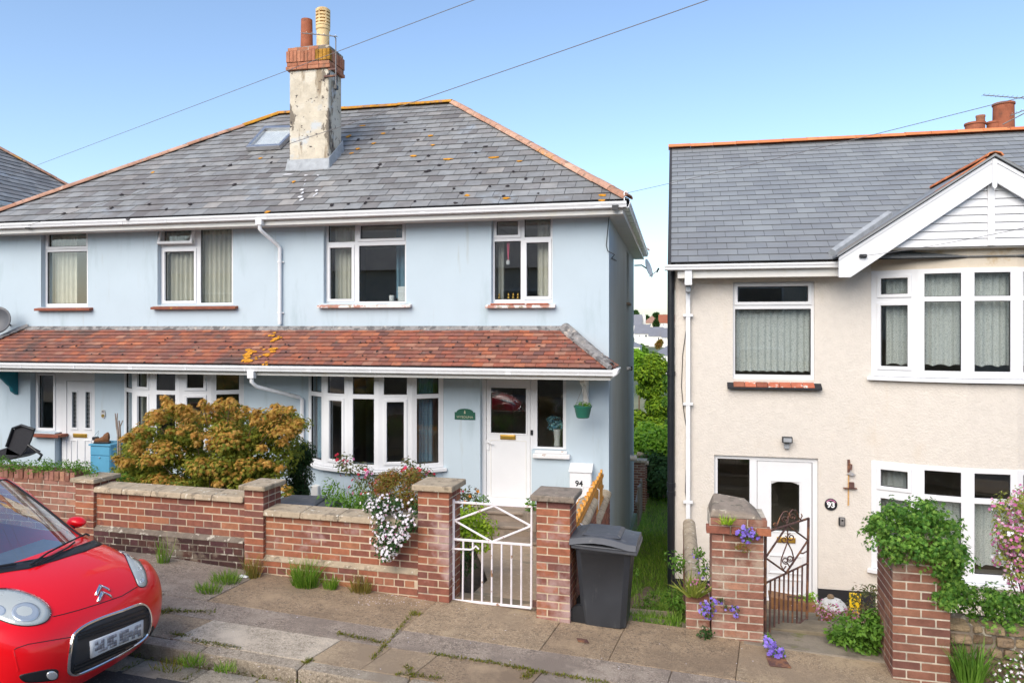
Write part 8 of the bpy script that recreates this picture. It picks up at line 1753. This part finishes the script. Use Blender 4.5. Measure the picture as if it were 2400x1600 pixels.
# inside
def cb(x0, x1, y0, y1, z0, z1, nm, mat, bev=.03): m = MB(); m.hexa([CT @ Vector(p) for p in ((x0, y0, z0), (x1, y0, z0), (x1, y1, z0), (x0, y1, z0), (x0, y0, z1), (x1, y0, z1), (x1, y1, z1), (x0, y1, z1))]); return m.build(nm, mat, car, bevel=bev)
cb(-1.30, -.88, -.62, .62, .55, .88, 'dashboard', 'car_dash', .05)
for s in (-.33, .33):
    cb(-2.15, -1.65, s - .24, s + .24, .35, .55, 'seat', 'car_seat', .05); cb(-2.3, -2.12, s - .22, s + .22, .45, 1.05, 'seat_back', 'car_seat', .05); cb(-2.27, -2.17, s - .12, s + .12, 1.09, 1.28, 'headrest', 'car_seat', .03)
cb(-3.1, -.4, -.70, .70, .18, .24, 'floor', 'car_black', 0)
m = MB(); m.tube([CT @ Vector((-1.45 + .02 * math.sin(k * math.pi / 10), -.33 + .18 * math.cos(k * math.pi / 10), .86 + .17 * math.sin(k * math.pi / 10))) for k in range(21)], .016, 8); m.build('steering_wheel', 'car_black', car, smooth=True)
# wheels and door mirrors
for x in (-.69, -2.98):
    for s in (-1, 1):
        w = part('wheel', car); c0 = Vector((x, s * .70, .275)); m = MB(); prof = [(.19, -.085), (.255, -.088), (.275, -.06), (.278, 0), (.275, .06), (.255, .088), (.19, .085)]
        vs = []; seg = 28
        for (r_, y) in prof: vs += [CT @ (c0 + Vector((r_ * math.cos(2 * math.pi * k / seg), y, r_ * math.sin(2 * math.pi * k / seg)))) for k in range(seg)]
        m.add(vs, [(i * seg + k, i * seg + (k + 1) % seg, (i + 1) * seg + (k + 1) % seg, (i + 1) * seg + k) for i in range(len(prof) - 1) for k in range(seg)]); m.build('tyre', 'tyre', w, smooth=True)
        m = MB(); m.tube([CT @ (c0 + Vector((0, -s * .06, 0))), CT @ (c0 + Vector((0, s * .07, 0)))], .19, 24); m.build('rim', 'steel', w, smooth=True)
for s in (-1, 1):
    mr = part('door_mirror', car); m = MB(); c0 = Vector((-1.16, s * .83, .97)); vs = []; seg = 12
    for i, (x, r_) in enumerate(((-.05, .8), (-.02, 1.0), (.03, .95), (.07, .6), (.09, .15))): vs += [CT @ (c0 + Vector((x, .072 * r_ * math.cos(2 * math.pi * k / seg), .05 * r_ * math.sin(2 * math.pi * k / seg)))) for k in range(seg)]
    m.add(vs, [(i * seg + k, i * seg + (k + 1) % seg, (i + 1) * seg + (k + 1) % seg, (i + 1) * seg + k) for i in range(4) for k in range(seg)] + [tuple(range(seg))[::-1], tuple(range(4 * seg, 5 * seg))]); m.build('shell', 'car_red', mr, smooth=True); m = MB(); m.tube([CT @ Vector((-1.12, s * .72, .92)), CT @ (c0 + Vector((0, -s * .05, -.03)))], .03, 8); m.build('stalk', 'car_black', mr, smooth=True)
